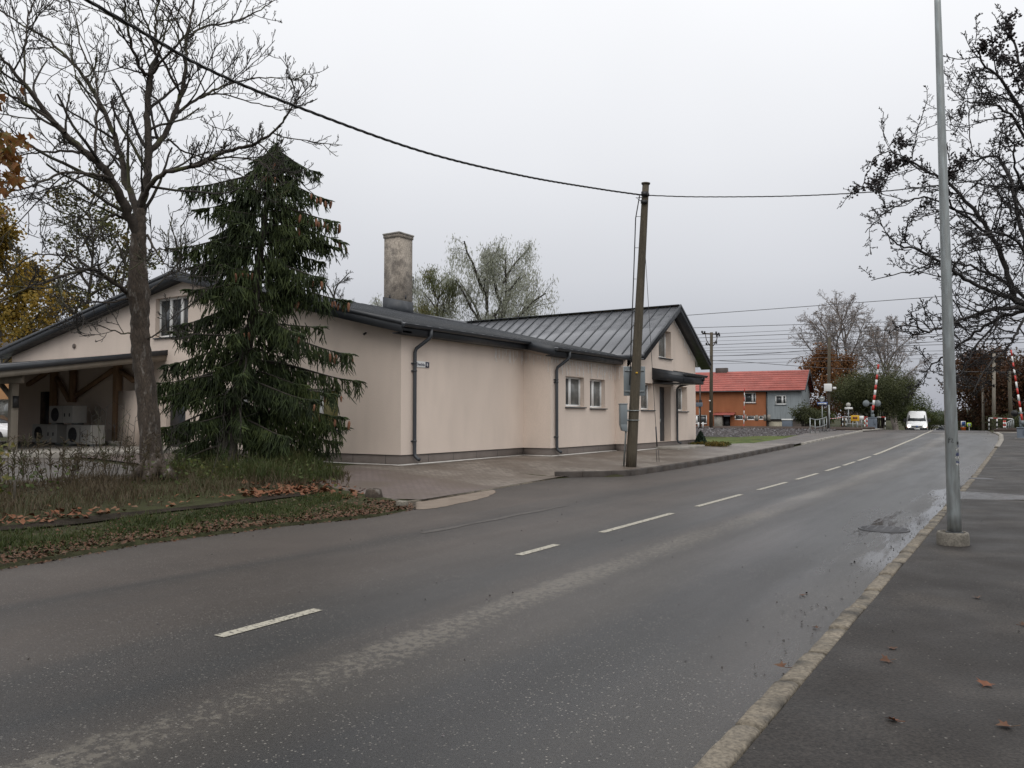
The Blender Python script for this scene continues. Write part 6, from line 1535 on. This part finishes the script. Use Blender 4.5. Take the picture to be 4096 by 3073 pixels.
# willows behind the roof
QW = dict(QB, kids=[0, 8, 6, 0], up=[.1, .03, -.02, -.12], ang=[.8, .75, .8, .8], el0=.35, el1=1.15, twigmat='bark_dark', round=True)
for (u, vt, D, cr, nl, seed, mat, lab, tk, hang) in (
  (1500, 1110, 66, 2.4, 5000, 31, 'willow_pale', 'small pale willow left of the chimney', 1, 1.2),
  (1715, 1060, 68, 3.3, 10000, 32, 'willow_green', 'greenish willow right beside the chimney', 1, .8),
  (1880, 1130, 70, 3.9, 11000, 33, 'willow_pale', 'pale willow with dark forked stems between two others', 2, 1.3),
  (2050, 1065, 68, 6.0, 23000, 34, 'willow_pale', 'largest pale willow with drooping foliage behind the ridge', 2, 1.5),
  (2165, 1240, 74, 2.8, 4000, 35, 'willow_pale', 'low pale willow tip just above the ridge', 1, 1.0)):
    b_, h = bt(u, vt, D); tree('willow_tree', b_, h, cr, .3, lab, 'bark_dark', mat, QW, nl, .28, .055, seed, trunks=tk, spread=.25, dirn=(0, 0, -1.3), jitter=.45, hang=hang, group='willows behind the building')
# right background
QBi = dict(QBare, twigmat='twig_pale', seg=[6, 6, 6, 5, 4], kids=[0, 10, 8, 6], rmin=.018, up=[.1, .08, .03, -.03, -.08], el0=.15, el1=1.2, round=True)
b_, h = bt(3450, 1285, 108); tree('birch_tree', b_, h, 8.2, .28, 'tall leafless birch behind the green bush', 'twig_pale', 'rust_leaf', QBi, 250, .2, .15, 41, trunks=2, spread=.5)
b_, h = bt(3590, 1320, 112); tree('birch_tree', b_, h, 6.8, .24, 'second leafless birch right of the taller one', 'twig_pale', 'rust_leaf', QBi, 150, .2, .15, 42, trunks=2, spread=.5)
QBu = dict(QB, kids=[0, 9, 7, 0], el0=.1, el1=1.2, round=True, twigmat='bark_dark')
for (u, vt, D, cr, nl, seed, mat, lab, ls) in (
  (3262, 1440, 92, 3.0, 6500, 51, 'rust_leaf', 'rusty brown leaved tree left of the green bush', .26),
  (3370, 1440, 100, 2.5, 3500, 52, 'rust_leaf', 'orange brown tree half behind the green bush', .26)):
    b_, h = bt(u, vt, D); tree('tree', b_, h, cr, .22, lab, 'bark_dark', mat, QBu, nl, ls, .2, seed, spread=.45, t0=.08, kids=13)
def bush(name, u, vtop, D, cr, nl, seed, mat, label, ls=.24, lw=.07, squash=1.0, cat='bush', group=None):
    """leafy dome from many stems"""
    b_, h = bt(u, vtop, D); rs = random.Random(seed); t_ = thing(name, b_, label, cat, group); st, P = MB(), []
    nl_ = 26; blobs = []
    for k in range(nl_):
        a = rs.uniform(0, 6.283); rr = cr * math.sqrt(rs.random()) * .8; top = h * (1 - .5 * (rr / cr) ** 2) * rs.uniform(.75, 1.0) * .93
        e_ = b_ + np.array([math.cos(a) * rr, math.sin(a) * rr * squash, top]); m1 = b_ + np.array([math.cos(a) * rr * .4, math.sin(a) * rr * .4, top * .5])
        st.tube(spline([b_ + np.array([math.cos(a) * .3, math.sin(a) * .3, 0]), m1, e_], 4), np.linspace(.07, .015, 9), 4, cap=False)
        for q in range(5):
            f = .15 + .85 * (q + 1) / 5; c = lerp(m1, e_, f * 1.2 - .2) if f > .3 else lerp(b_, m1, f + .3); blobs.append((c, cr * rs.uniform(.16, .3)))
    for _ in range(nl):
        c, r_ = blobs[rs.randrange(len(blobs))]; d = nrm(np.array([rs.gauss(0, 1), rs.gauss(0, 1), rs.gauss(0, .9)])); p = c + d * r_ * rs.uniform(.55, 1.05)
        if p[2] > b_[2] + .1: P.append(p)
    st.build('stems', M['bark_dark'], t_); mb = MB(); leaves(mb, P, rs, ls, lw, (0, 0, .4), 1, .08); mb.build('foliage', M[mat], t_)
    return t_
bush('willow_bush', 3515, 1455, 86, 5.7, 44000, 61, 'bush_green', 'big rounded dark green willow bush behind the left barrier')
bush('willow_bush', 3640, 1570, 96, 3.8, 9000, 62, 'bush_yellow', 'lighter yellow green bush sloping down behind the white van')
bush('bush', 3705, 1625, 115, 3.6, 6000, 63, 'bush_yellow', 'lowest green bush at the road edge beyond the van')
bush('bush', 3222, 1610, 79, 1.9, 3600, 64, 'bush_green', 'small shrub growing against the grey house gable', .2, .09)
bush('bush', 3290, 1640, 86, 2.0, 3000, 66, 'bush_yellow', 'low shrub under the rusty tree behind the round sign')
for (u, vt, D, cr, seed, mat, lab, nl) in (
  (3880, 1478, 105, 5.5, 71, 'brown_leaf', 'brown leaved tree immediately right of the lamp post', 13000),
  (3990, 1490, 98, 5.0, 72, 'brown_leaf', 'brown leaved tree between the two far poles', 12000),
  (4085, 1550, 92, 4.6, 73, 'brown_leaf', 'brown tree behind the right barrier machine', 9000),
  (4180, 1500, 90, 5.0, 74, 'brown_leaf', 'brown tree at the right edge beyond the crossing', 6000)):
    b_, h = bt(u, vt, D); tree('tree', b_, h, cr, .3, lab, 'bark_dark', mat, QBu, nl, .28, .2, seed, spread=.5, t0=.1, kids=13)
for (u, vt, D, cr, nl, seed, lab) in ((3860, 1665, 110, 2.8, 3500, 81, 'green hedge bush right of the lamp post beyond the crossing'), (3925, 1668, 104, 3.0, 3500, 82, 'green bush below the brown trees beyond the crossing'), (4040, 1640, 84, 2.8, 4000, 83, 'dark green bush behind the right guard rail')):
    bush('bush', u, vt, D, cr, nl, seed, 'bush_green', lab)
# far poles on the right
for (u0, v0, u1, v1, D, r, lab) in ((3932, 1515, 3933, 1720, 95, .17, 'pale concrete pole among the brown trees'), (3976, 1415, 3974, 1720, 88, .2, 'taller pale pole right of the concrete pole'), (4037, 1484, 4045, 1720, 80, .2, 'dark pole behind the right barrier machine'), (3852, 1630, 3852, 1716, 130, .12, 'thin distant pole above the blue sign'), (3862, 1632, 3862, 1716, 136, .12, 'second thin distant pole above the blue sign')):
    p, q = at(u1, v1, D), at(u0, v0, D); t_ = thing('utility_pole', p, lab, 'utility pole'); mb = MB(); mb.tube([p - (0, 0, 1), q], [r, r * .75], 8); mb.build('shaft', M['grey_wood' if D < 90 and u0 < 4000 or D == 95 else 'pole_wood'], t_)
# far woods, one mass
rs = random.Random(9); mb = MB()
for _ in range(2600):
    u = rs.uniform(3450, 4300); D = rs.uniform(260, 340); vt = 1655 - 12 * math.sin(u * .013) - 14 * rs.random() ** 2 + (3740 - u) * .02; p = at(u, 1690, D); z1 = CAMH + (1666 - vt) / FPX * D
    hh = z1 * rs.uniform(.45, 1)
    rr = rs.uniform(.5, 1.4); mb.lathe((p[0], p[1], hh), [(0, -2.2), (rr, -1.2), (rr * 1.1, -.2), (rr * .5, .5), (0, 1.0)], 5)
tag(mb.build('far_wood', M['forest']), kind='stuff')
# small conifer by the gable corner
p = gz(2803, 1782, .33); t_ = thing('thuja', p, 'small dark cone shaped evergreen at the corner of the gabled end', 'shrub'); rs = random.Random(4); mb = MB(); P = []
hh = hgt(1726, float(np.dot(p - CP, FW)), p[2])
for _ in range(2600):
    z = rs.random() ** 1.2; r_ = .30 * (1 - z) ** .8 * (.5 + .5 * min(1, z * 8 + .4)); a = rs.uniform(0, 6.28); k_ = rs.uniform(.7, 1.1); P.append(p + np.array([math.cos(a) * r_ * k_, math.sin(a) * r_ * k_, z * hh]))
leaves(mb, P, rs, .09, .035, (0, 0, 1.2), .7, .01); mb.build('foliage', M['thuja'], t_); mb = MB(); mb.tube([p, p + (0, 0, hh * .8)], [.03, .01], 6); mb.build('stem', M['bark_dark'], t_)
mb = MB(); P = [p + np.array([rs.uniform(-.6, 1.2), rs.uniform(-.5, .6), rs.uniform(0, .14)]) for _ in range(900)]; leaves(mb, P, rs, .12, .06, (0, 0, .5), 1, .02); tag(mb.build('ground_cover', M['green_yellow']), kind='stuff')

# --- dark hawthorn-like tree overhanging from the right
HB = np.array([2.6, 15.6, .05]); rs = random.Random(37)
haw = thing('hawthorn_tree', HB, 'dark leafless tree with dense spurry twigs and berries overhanging from the right', 'tree')
HD = float(np.dot(HB - CP, FW))
def hl(px, r0, r1, dep):
    k = len(px); pts = [at(u, v, HD + dep[0] + (dep[1] - dep[0]) * i / (k - 1)) for i, (u, v) in enumerate(px)]; pts = spline(pts, 5); return pts, np.linspace(r0 * .58, r1 * .8, len(pts))
fork = at(4130, 1225, HD)
hm = [
 ([(4130, 1225), (4060, 1190), (4025, 1080), (3975, 955), (3900, 850), (3800, 735), (3700, 680), (3600, 630)], .085, .014, (0, .6)),
 ([(3975, 955), (3890, 890), (3800, 810), (3790, 700)], .04, .01, (.2, -.8)),
 ([(3720, 690), (3640, 655), (3575, 610), (3500, 630), (3445, 760)], .022, .008, (.4, .9)),
 ([(3600, 630), (3590, 570), (3605, 560)], .012, .006, (.6, .7)),
 ([(4110, 1225), (4000, 1180), (3900, 1140), (3800, 1075), (3690, 1010), (3600, 985), (3530, 925)], .06, .009, (0, -1.0)),
 ([(4120, 1240), (4000, 1230), (3880, 1270), (3780, 1310), (3700, 1330), (3640, 1250)], .06, .009, (0, -1.6)),
 ([(4120, 1245), (4010, 1270), (3900, 1330), (3800, 1410), (3720, 1470), (3690, 1540)], .05, .008, (0, 1.2)),
 ([(4000, 1270), (3900, 1390), (3850, 1480), (3800, 1530)], .03, .008, (.6, -.8)),
 ([(4140, 1220), (4040, 1140), (3960, 1100), (3860, 1060), (3760, 1050), (3640, 1085), (3480, 1120)], .05, .008, (.2, 2.0)),
 ([(3900, 860), (3800, 830), (3700, 790), (3600, 820), (3520, 870), (3465, 930)], .028, .007, (.3, -.4)),
 ([(4130, 1200), (4100, 1000), (4060, 800), (4000, 640), (3900, 640), (3800, 660)], .07, .012, (0, 1.5)),
 ([(4130, 1200), (4140, 900), (4120, 600), (4060, 400), (3960, 280), (3900, 180)], .08, .01, (0, -.6)),
 ([(4120, 600), (4060, 480), (3980, 420), (3880, 410), (3830, 430)], .035, .008, (-.3, -1.2)),
 ([(4120, 560), (4100, 350), (4060, 180), (4010, 60)], .05, .012, (-.2, .6)),
 ([(3885, 625), (3878, 500), (3872, 400), (3868, 330)], .016, .006, (1.2, 1.6)),
 ([(4120, 1230), (4080, 1300), (4040, 1380), (3960, 1450), (3900, 1560)], .04, .008, (0, -1.2)),
 ([(4130, 1100), (4080, 980), (3990, 930), (3900, 950), (3840, 990)], .04, .008, (0, -1.8)),
 ([(4130, 1000), (4100, 860), (4040, 760), (3960, 740)], .04, .008, (0, 2)),
 ([(4130, 800), (4070, 700), (4040, 560), (3980, 520)], .035, .008, (0, -1)),
]
hlimbs = [hl(*q) for q in hm]
mb = MB(); mb.tube(spline([HB - (0, 0, .1), lerp(HB, fork, .5) + (.15, 0, 0), fork], 6), np.linspace(.16, .10, 13), 12); mb.tube(spline([fork, fork + (.6, .3, 1.5), fork + (.9, .2, 3.2)], 5), np.linspace(.09, .03, 11), 8)
for p_, r_ in hlimbs: mb.tube(p_ + np.array([[rs.gauss(0, .012), rs.gauss(0, .012), rs.gauss(0, .012)] for _ in p_]), r_, 7, cap=False)
mb.build('trunk', M['twig_black'], haw, smooth=True)
QH = dict(seg=[4, 7, 5, 3], wig=[.2, .16, .24, .3], up=[.0, .03, .06, .12], tap=.5, rmin=.0052, max=3, kids=[0, 8, 6, 0], t0=[0, .08, .08, 0], ang=[.9, .9, 1.1, 1.1], len=[0, .36, .32, 0], thick=.009)
out, tips = [], []
for (p_, r_), spec in zip(hlimbs, hm):
    Lb = float(np.linalg.norm(np.diff(p_, axis=0), axis=1).sum()); k = int(Lb / .21) + 3
    for j in range(k):
        t_ = .12 + .88 * (j + rs.random()) / k; f = min(t_ * (len(p_) - 1), len(p_) - 1.001); i = int(f); q = lerp(p_[i], p_[i + 1], f - i); dd = nrm(p_[i + 1] - p_[i]); a = rs.uniform(.6, 1.3)
        nd = nrm(dd * math.cos(a) + perp(rs, dd) * math.sin(a)); Lc = rs.uniform(.3, 1.1) * (1.2 - .75 * t_)
        grow(rs, q, nd, Lc, min(float(r_[i]) * .6, .004 + .008 * Lc), 1, QH, out, tips)
mb = MB(); sweep(mb, out, (5, 4, 3, 3)); mb.build('twigs', M['twig_black'], haw)
# clusters of shrivelled leaves and berries
TP = np.array(tips); rel = TP - CP; dd_ = rel @ FW; TU = W0 / 2 + rel @ RT / dd_ * FPX; TV = H0 / 2 - rel @ UP / dd_ * FPX
mb = MB(); P = []
for (u, v, rr, k) in ((3590, 590, .16, 70), (3560, 650, .22, 90), (3520, 680, .2, 80), (3480, 730, .2, 80), (3450, 770, .12, 40), (3620, 640, .15, 50), (3830, 640, .2, 90), (3810, 690, .2, 80), (4040, 200, .35, 170), (3960, 180, .25, 110), (4080, 330, .35, 140), (4090, 120, .3, 120), (4000, 100, .2, 60), (4060, 560, .35, 130), (4090, 760, .3, 100), (3680, 820, .12, 30), (4050, 960, .25, 70), (3700, 740, .12, 30)):
    w_ = np.hypot(TU - u, TV - v); nb2 = np.argsort(w_)[:int(k * 2.2)]; nb2 = [q for q in nb2 if w_[q] < 110 + 330 * rr]; P += [TP[nb2[rs.randrange(len(nb2))]] + np.array([rs.gauss(0, .03), rs.gauss(0, .03), rs.gauss(0, .03) - .015]) for _ in range(k)] if nb2 else []
P += many(tips, 120, rs)
bmb_ = MB()
for p in P[: 1100]: bmb_.lathe(p, [(0, -.017), (.016, -.006), (.016, .006), (0, .017)], 5)
bmb_.build('berries', M['berry'], haw)
mb = MB(); leaves(mb, P + many(tips, 300, rs), rs, .05, .03, None, 1, .012); mb.build('leaves', M['twig_black'], haw)

# --- orange maple branch reaching in at the left edge
MBs = np.array([-10.9, 1.2, .1]); rs = random.Random(8)
mpl = thing('maple_tree', MBs, 'nearby maple whose orange leaves reach in at the left edge', 'tree')
md = 9.2
l1 = spline([MBs + (0, 0, 3.4), at(-260, 560, md), at(-80, 480, md), at(40, 560, md), at(90, 700, md)], 6); l2 = spline([MBs + (0, 0, 2.4), at(-200, 760, md + .3), at(-60, 640, md), at(40, 600, md - .3)], 6); l3 = spline([MBs + (0, 0, 2.9), at(-300, 400, md - .2), at(-120, 320, md), at(30, 400, md + .2)], 6)
l4 = spline([MBs + (0, 0, 1.2), at(-260, 1900, md), at(-60, 1900, md), at(30, 1860, md)], 6)
mb = MB(); mb.tube([MBs - (0, 0, .2), MBs + (0, 0, 2.5), MBs + (-.2, 0, 6)], [.16, .12, .06], 10)
for l_ in (l1, l2, l3, l4): mb.tube(l_, np.linspace(.03, .006, len(l_)), 6, cap=False)
mb.build('trunk', M['bark_dark'], mpl)
def maple_leaf(mb, p, d, s, up):
    """five lobed leaf, folded a little along the midrib"""
    d = nrm(d); x = nrm(np.cross(d, up)); nn_ = np.cross(x, d); pts = [(0, 0), (.18, .12), (.5, .05), (.34, .3), (.62, .52), (.30, .52), (.2, .66), (0, 1)]
    L_ = [p + s * (x * a + d * b_ + nn_ * abs(a) * .35) for a, b_ in pts]; R_ = [p + s * (-x * a + d * b_ + nn_ * abs(a) * .35) for a, b_ in pts]
    mb.add(L_, [tuple(range(8))]); mb.add(R_, [tuple(range(8))[::-1]])
mb = MB()
for (u, v) in [(rs.uniform(-60, 75), rs.uniform(340, 410)) for _ in range(8)] + [(rs.uniform(-60, 118), rs.uniform(520, 620)) for _ in range(44)] + [(rs.uniform(-60, 75), rs.uniform(620, 760)) for _ in range(44)] + [(rs.uniform(-50, 25), rs.uniform(760, 880)) for _ in range(8)]:
    p = at(u, v, md + rs.uniform(-.5, .5)); maple_leaf(mb, p, np.array([rs.gauss(.2, .5), rs.gauss(0, .5), -rs.uniform(.4, 1.2)]), rs.uniform(.095, .15), np.array([rs.gauss(0, 1), rs.gauss(0, 1), .4]))
mb.build('leaves', M['maple_orange'], mpl)
mb = MB()
for (u, v) in [(rs.uniform(-40, 45), rs.uniform(1765, 1860)) for _ in range(22)] + [(rs.uniform(-40, 40), rs.uniform(1890, 1990)) for _ in range(12)]:
    p = at(u, v, md + rs.uniform(-.4, .4)); maple_leaf(mb, p, np.array([rs.gauss(.2, .6), rs.gauss(0, .5), -rs.uniform(.1, 1)]), rs.uniform(.055, .085), np.array([rs.gauss(0, 1), rs.gauss(0, 1), .8]))
mb.build('low_leaves', M['green_yellow'], mpl)

# --- verge: grass, weeds, litter
rs = random.Random(77); g_ = np.random.default_rng(5)
def blades(name, pts, hmin, hmax, w, mat, lean=.35, kind='stuff'):
    P = np.array(pts, float); k = len(P); a = g_.uniform(0, 6.283, k); cl = .5 + .28 * (np.sin(P[:, 0] * 2.9 + 1.3 * np.sin(P[:, 1] * 1.9)) + np.sin(P[:, 1] * 3.7 + P[:, 0] * 1.1)) ; h = (g_.uniform(hmin, hmax, k) * np.clip(.35 + 1.1 * cl, .3, 1.5))[:, None]; dx = np.stack([np.cos(a), np.sin(a), np.zeros(k)], 1); ln = g_.normal(0, lean, (k, 3)); ln[:, 2] = 0
    mid = P + np.array([0, 0, 1]) * h * .6 + ln * h * .35; tip = P + np.array([0, 0, 1]) * h * np.clip(1 - np.linalg.norm(ln, axis=1)[:, None] * .3, .5, 1) + ln * h; W = dx * w
    V = np.stack([P - W, P + W, mid + W * .7, mid - W * .7, tip + W * .1, tip - W * .1], 1).reshape(-1, 3); b_ = np.arange(k)[:, None] * 6
    mb = MB(); mb.addq(V, np.concatenate([b_ + [0, 1, 2, 3], b_ + [3, 2, 4, 5]])); return tag(mb.build(name, mat), kind=kind)
def vpt(x0, x1, y0, y1):
    x, y = rs.uniform(x0, x1), rs.uniform(y0, y1); return (x, y, G(x, y) - .01)
def verge_ok(p, lo=-10.95): return p[0] < le(p[1]) - .12 * abs(math.sin(p[1] * 3.1)) and not (p[1] > 10.2 and p[0] > -10.3 - (p[1] - 10.2) * .5)
gp = []
while len(gp) < 12000:
    p = vpt(-11.1, -8.9, 2.0, 11.3); d = le(p[1]) - p[0]
    if verge_ok(p) and rs.random() < (.12 + .88 * sst(.3, 1.1, d)) * (.35 + .65 * (math.sin(p[0] * 4 + p[1] * 2.3) * math.sin(p[1] * 1.7 + 1) > -.35)): gp.append(p)
blades('verge_grass', gp, .03, .09, .006, M['grass'], .5)
gp = []
while len(gp) < 9000:
    p = vpt(-16.2, -11.65, 2.5, 14.0); d = -11.65 - p[0]
    if p[1] < 13.8 - max(0, p[0] + 13.5) * 1.0 and rs.random() < .25 + .75 * sst(.2, 1.2, d): gp.append(p)
blades('weeds', gp, .06, .2, .008, M['dry_grass'], .45)
# tall tuft under the spruce, dry stalks at the left
gp = [];
while len(gp) < 5200:
    p = vpt(-17.3, -12.6, 9.6, 13.9); q = (p[0] + 14.8) / 2.4, (p[1] - 11.9) / 2.0
    if q[0] ** 2 + q[1] ** 2 < 1 and p[1] < 14 - max(0, p[0] + 14) * .9: gp.append(p)
blades('tall_grass', gp, .15, .5, .007, M['grass'], .4)
gp = []
while len(gp) < 3600:
    p = vpt(-15.9, -11.9, 2.8, 11.5); gp.append(p)
blades('dry_weeds', gp, .08, .33, .006, M['dry_grass'], .35)
# seed-headed stalks
mb = MB()
for _ in range(150):
    p = np.array(vpt(-16.2, -13.6, 5.2, 9.4)); h = rs.uniform(.35, .95); ln = np.array([rs.gauss(0, .1), rs.gauss(0, .1), 0]); tpz = p + (0, 0, h) + ln
    mb.tube([p, lerp(p, tpz, .5) + ln * .2, tpz], [.006, .005, .003], 3, cap=False)
    for j in range(rs.randrange(8, 18)):
        t_ = rs.uniform(.45, 1); q = lerp(p, tpz, t_); mb.tube([q, q + np.array([rs.gauss(0, .05), rs.gauss(0, .05), rs.uniform(.02, .09)])], [.005, .008], 3, cap=False)
tag(mb.build('dry_stalks', M['dry_grass']), kind='stuff')
mb = MB()
for _ in range(18):                                             # thin grey saplings round the ash foot
    p = np.array(vpt(-16.6, -13.2, 8.8, 12.2)); h = rs.uniform(.8, 2.0); ln = np.array([rs.gauss(0, .18), rs.gauss(0, .18), 0]); tpz = p + (0, 0, h) + ln; mb.tube([p, lerp(p, tpz, .5) + ln * .3, tpz], [.010, .008, .004], 4, cap=False)
    for j in range(7): t_ = rs.uniform(.3, 1); q = lerp(p, tpz, t_); mb.tube([q, q + np.array([rs.gauss(0, .12), rs.gauss(0, .12), rs.uniform(.08, .25)])], [.005, .003], 3, cap=False)
tag(mb.build('saplings', M['twig']), kind='stuff')
# leafy weeds with yellow green leaves
mb = MB(); P = []
for (x, y, r_, k) in ((-13.6, 6.6, .35, 160), (-13.2, 9.2, .4, 160), (-14.2, 9.9, .45, 200), (-14.0, 5.2, .4, 150), (-12.4, 11.6, .35, 140), (-13.0, 4.0, .4, 150)):
    P += [np.array([x + rs.gauss(0, r_), y + rs.gauss(0, r_), 0]) for _ in range(k)]
P = [np.array([p[0], p[1], G(p[0], p[1]) + rs.uniform(.05, .45)]) for p in P]; leaves(mb, P[::2], rs, .075, .05, (0, 0, .3), 1, .03); tag(mb.build('leafy_weeds', M['bush_yellow']), kind='stuff')
# litter
def litter(name, n_, fn, s0, s1, mat):
    mb = MB(); P = []
    while len(P) < n_:
        p = fn()
        if p is not None: P.append(p)
    P = np.array(P); k = len(P); a = g_.uniform(0, 6.283, k); s = g_.uniform(s0, s1, k)[:, None]; d = np.stack([np.cos(a), np.sin(a), g_.normal(0, .35, k)], 1); w = np.stack([-np.sin(a), np.cos(a), g_.normal(0, .35, k)], 1); n0 = np.array([0, 0, 1])
    V = np.stack([P - d * s, P - d * s * .2 + w * s * .75 + n0 * s * .25, P + d * s, P - d * s * .15 - w * s * .75 + n0 * s * .3], 1).reshape(-1, 3); V[:, 2] += .012
    mb.addq(V, np.arange(4 * k).reshape(-1, 4)); return tag(mb.build(name, mat), kind='stuff')
def f1():
    p = vpt(-11.0, -8.75, 2.0, 11.4); d = le(p[1]) - p[0]
    return p if d > -.10 + rs.random() * .12 and rs.random() < math.exp(-((d - .25) / .65) ** 2) + .12 else None
litter('leaf_litter', 6200, f1, .008, .034, M['litter'])
def f2():
    p = vpt(-12.6, -11.3, 2.5, 11.4); return (p[0], p[1], p[2] + rs.uniform(0, .05)) if rs.random() < math.exp(-((p[0] + 11.62) / .36) ** 2) * (.12 + .88 * (math.sin(p[1] * 1.3 + .5) > .0)) else None
litter('fallen_leaves', 520, f2, .025, .065, M['litter_bright'])
def f3():
    p = vpt(-13, -10.5, 10.3, 12.2); return p if verge_ok(p) else None
litter('fallen_leaves', 260, f3, .03, .07, M['litter_bright'])
def f4():
    y = rs.uniform(5, 19); x = -1.3 - abs(rs.gauss(0, .28)) if rs.random() < .75 else rs.uniform(-2.2, 1.6)
    return (x, y, (rz(y) if x < re_(y) else walkz(x, y)) - .004)
litter('gutter_debris', 420, f4, .004, .014, pmat('dark wet debris', (.025, .02, .016), .6, .3, 5))
def f5():
    x, y = rs.uniform(-9.3, -1.5), rs.uniform(2.5, 16); return (x, y, rz(y) - .008)
litter('road_grit', 140, f5, .004, .014, M['ballast'])
# stone edging and rotten stump at the corner of the verge
p0 = gz(1495, 1965, .15); st_ = thing('tree_stump', p0, 'low rotten stump at the verge corner by the driveway', 'stump')
mb = MB(); mb.lathe(p0 - (0, 0, .22), [(.2, 0), (.17, .16), (.15, .25), (.1, .27), (.06, .22), (0, .2)], 12); o = mb.build('wood', M['bark_ash'], st_)
p0 = gz(57, 2030, .2); pk = MB(); pk.tube([p0 - (0, 0, .1), p0 + (0, 0, .42)], .018, 6); tag(pk.build('stake', M['bark_dark']), 'short dark wooden stake standing in the weeds at the far left', 'stake')
# single fallen leaves on the near pavement and the road edge
LV = [((3560, 2650), .085, 'rust red maple leaf on the pavement, the upper middle one'), ((3905, 2397), .08, 'brown maple leaf curled on the pavement below the lamp post foot, right side'), ((3575, 2605), .07, 'dull red leaf just above the rust red one'), ((3935, 2755), .10, 'large orange maple leaf near the right edge of the pavement'), ((3590, 2892), .075, 'pale orange leaf low in the middle of the pavement'), ((4045, 2920), .09, 'dark red leaf at the lower right corner'), ((3270, 2485), .06, 'reddish leaf on the wet road against the kerb'), ((3140, 2675), .09, 'dark crumpled leaf lying in the gutter by the kerb'), ((3210, 2360), .07, 'light brown leaf on the wet road left of the kerb'), ((4085, 2510), .08, 'dark leaf with long stalk at the right edge')]
for i, ((u, v), s, lab) in enumerate(LV):
    p = gz(u, v, .058)
    p[2] = (rz(p[1]) + .006) if p[0] < -1.3 else walkz(p[0], p[1]) + .006
    rs = random.Random(i + 5); a = rs.uniform(0, 6.28); mb = MB(); d = np.array([math.cos(a), math.sin(a), rs.uniform(-.02, .1)])
    maple_leaf(mb, p, d, s * .85, np.array([rs.gauss(0, .2), rs.gauss(0, .2), 1.0])); mb.tube([p, p - d * s * .5 + (0, 0, .01)], .002, 3)
    tag(mb.build('fallen_leaf', M['litter_bright'] if i in (3, 4) else M['litter']), lab, 'leaf', 'leaves fallen on the near pavement')
# rocks of the railway bank
mb = MB(); rs = random.Random(6)
for _ in range(3200):
    x = rs.uniform(-42, -11.8); y = rs.uniform(56.8, 61.6); z = G(x, y) + .03; r_ = rs.uniform(.06, .17); a = rs.uniform(0, 6.28)
    V = [(x + r_ * math.cos(a + k * 1.257) * rs.uniform(.7, 1.2), y + r_ * math.sin(a + k * 1.257) * rs.uniform(.7, 1.2), z + rs.uniform(-.02, .04)) for k in range(5)] + [(x + rs.uniform(-.4, .4) * r_, y + rs.uniform(-.4, .4) * r_, z + r_ * rs.uniform(.7, 1.2))]
    mb.add(V, [(k, (k + 1) % 5, 5) for k in range(5)])
tag(mb.build('ballast_stones', M['ballast']), kind='stuff')
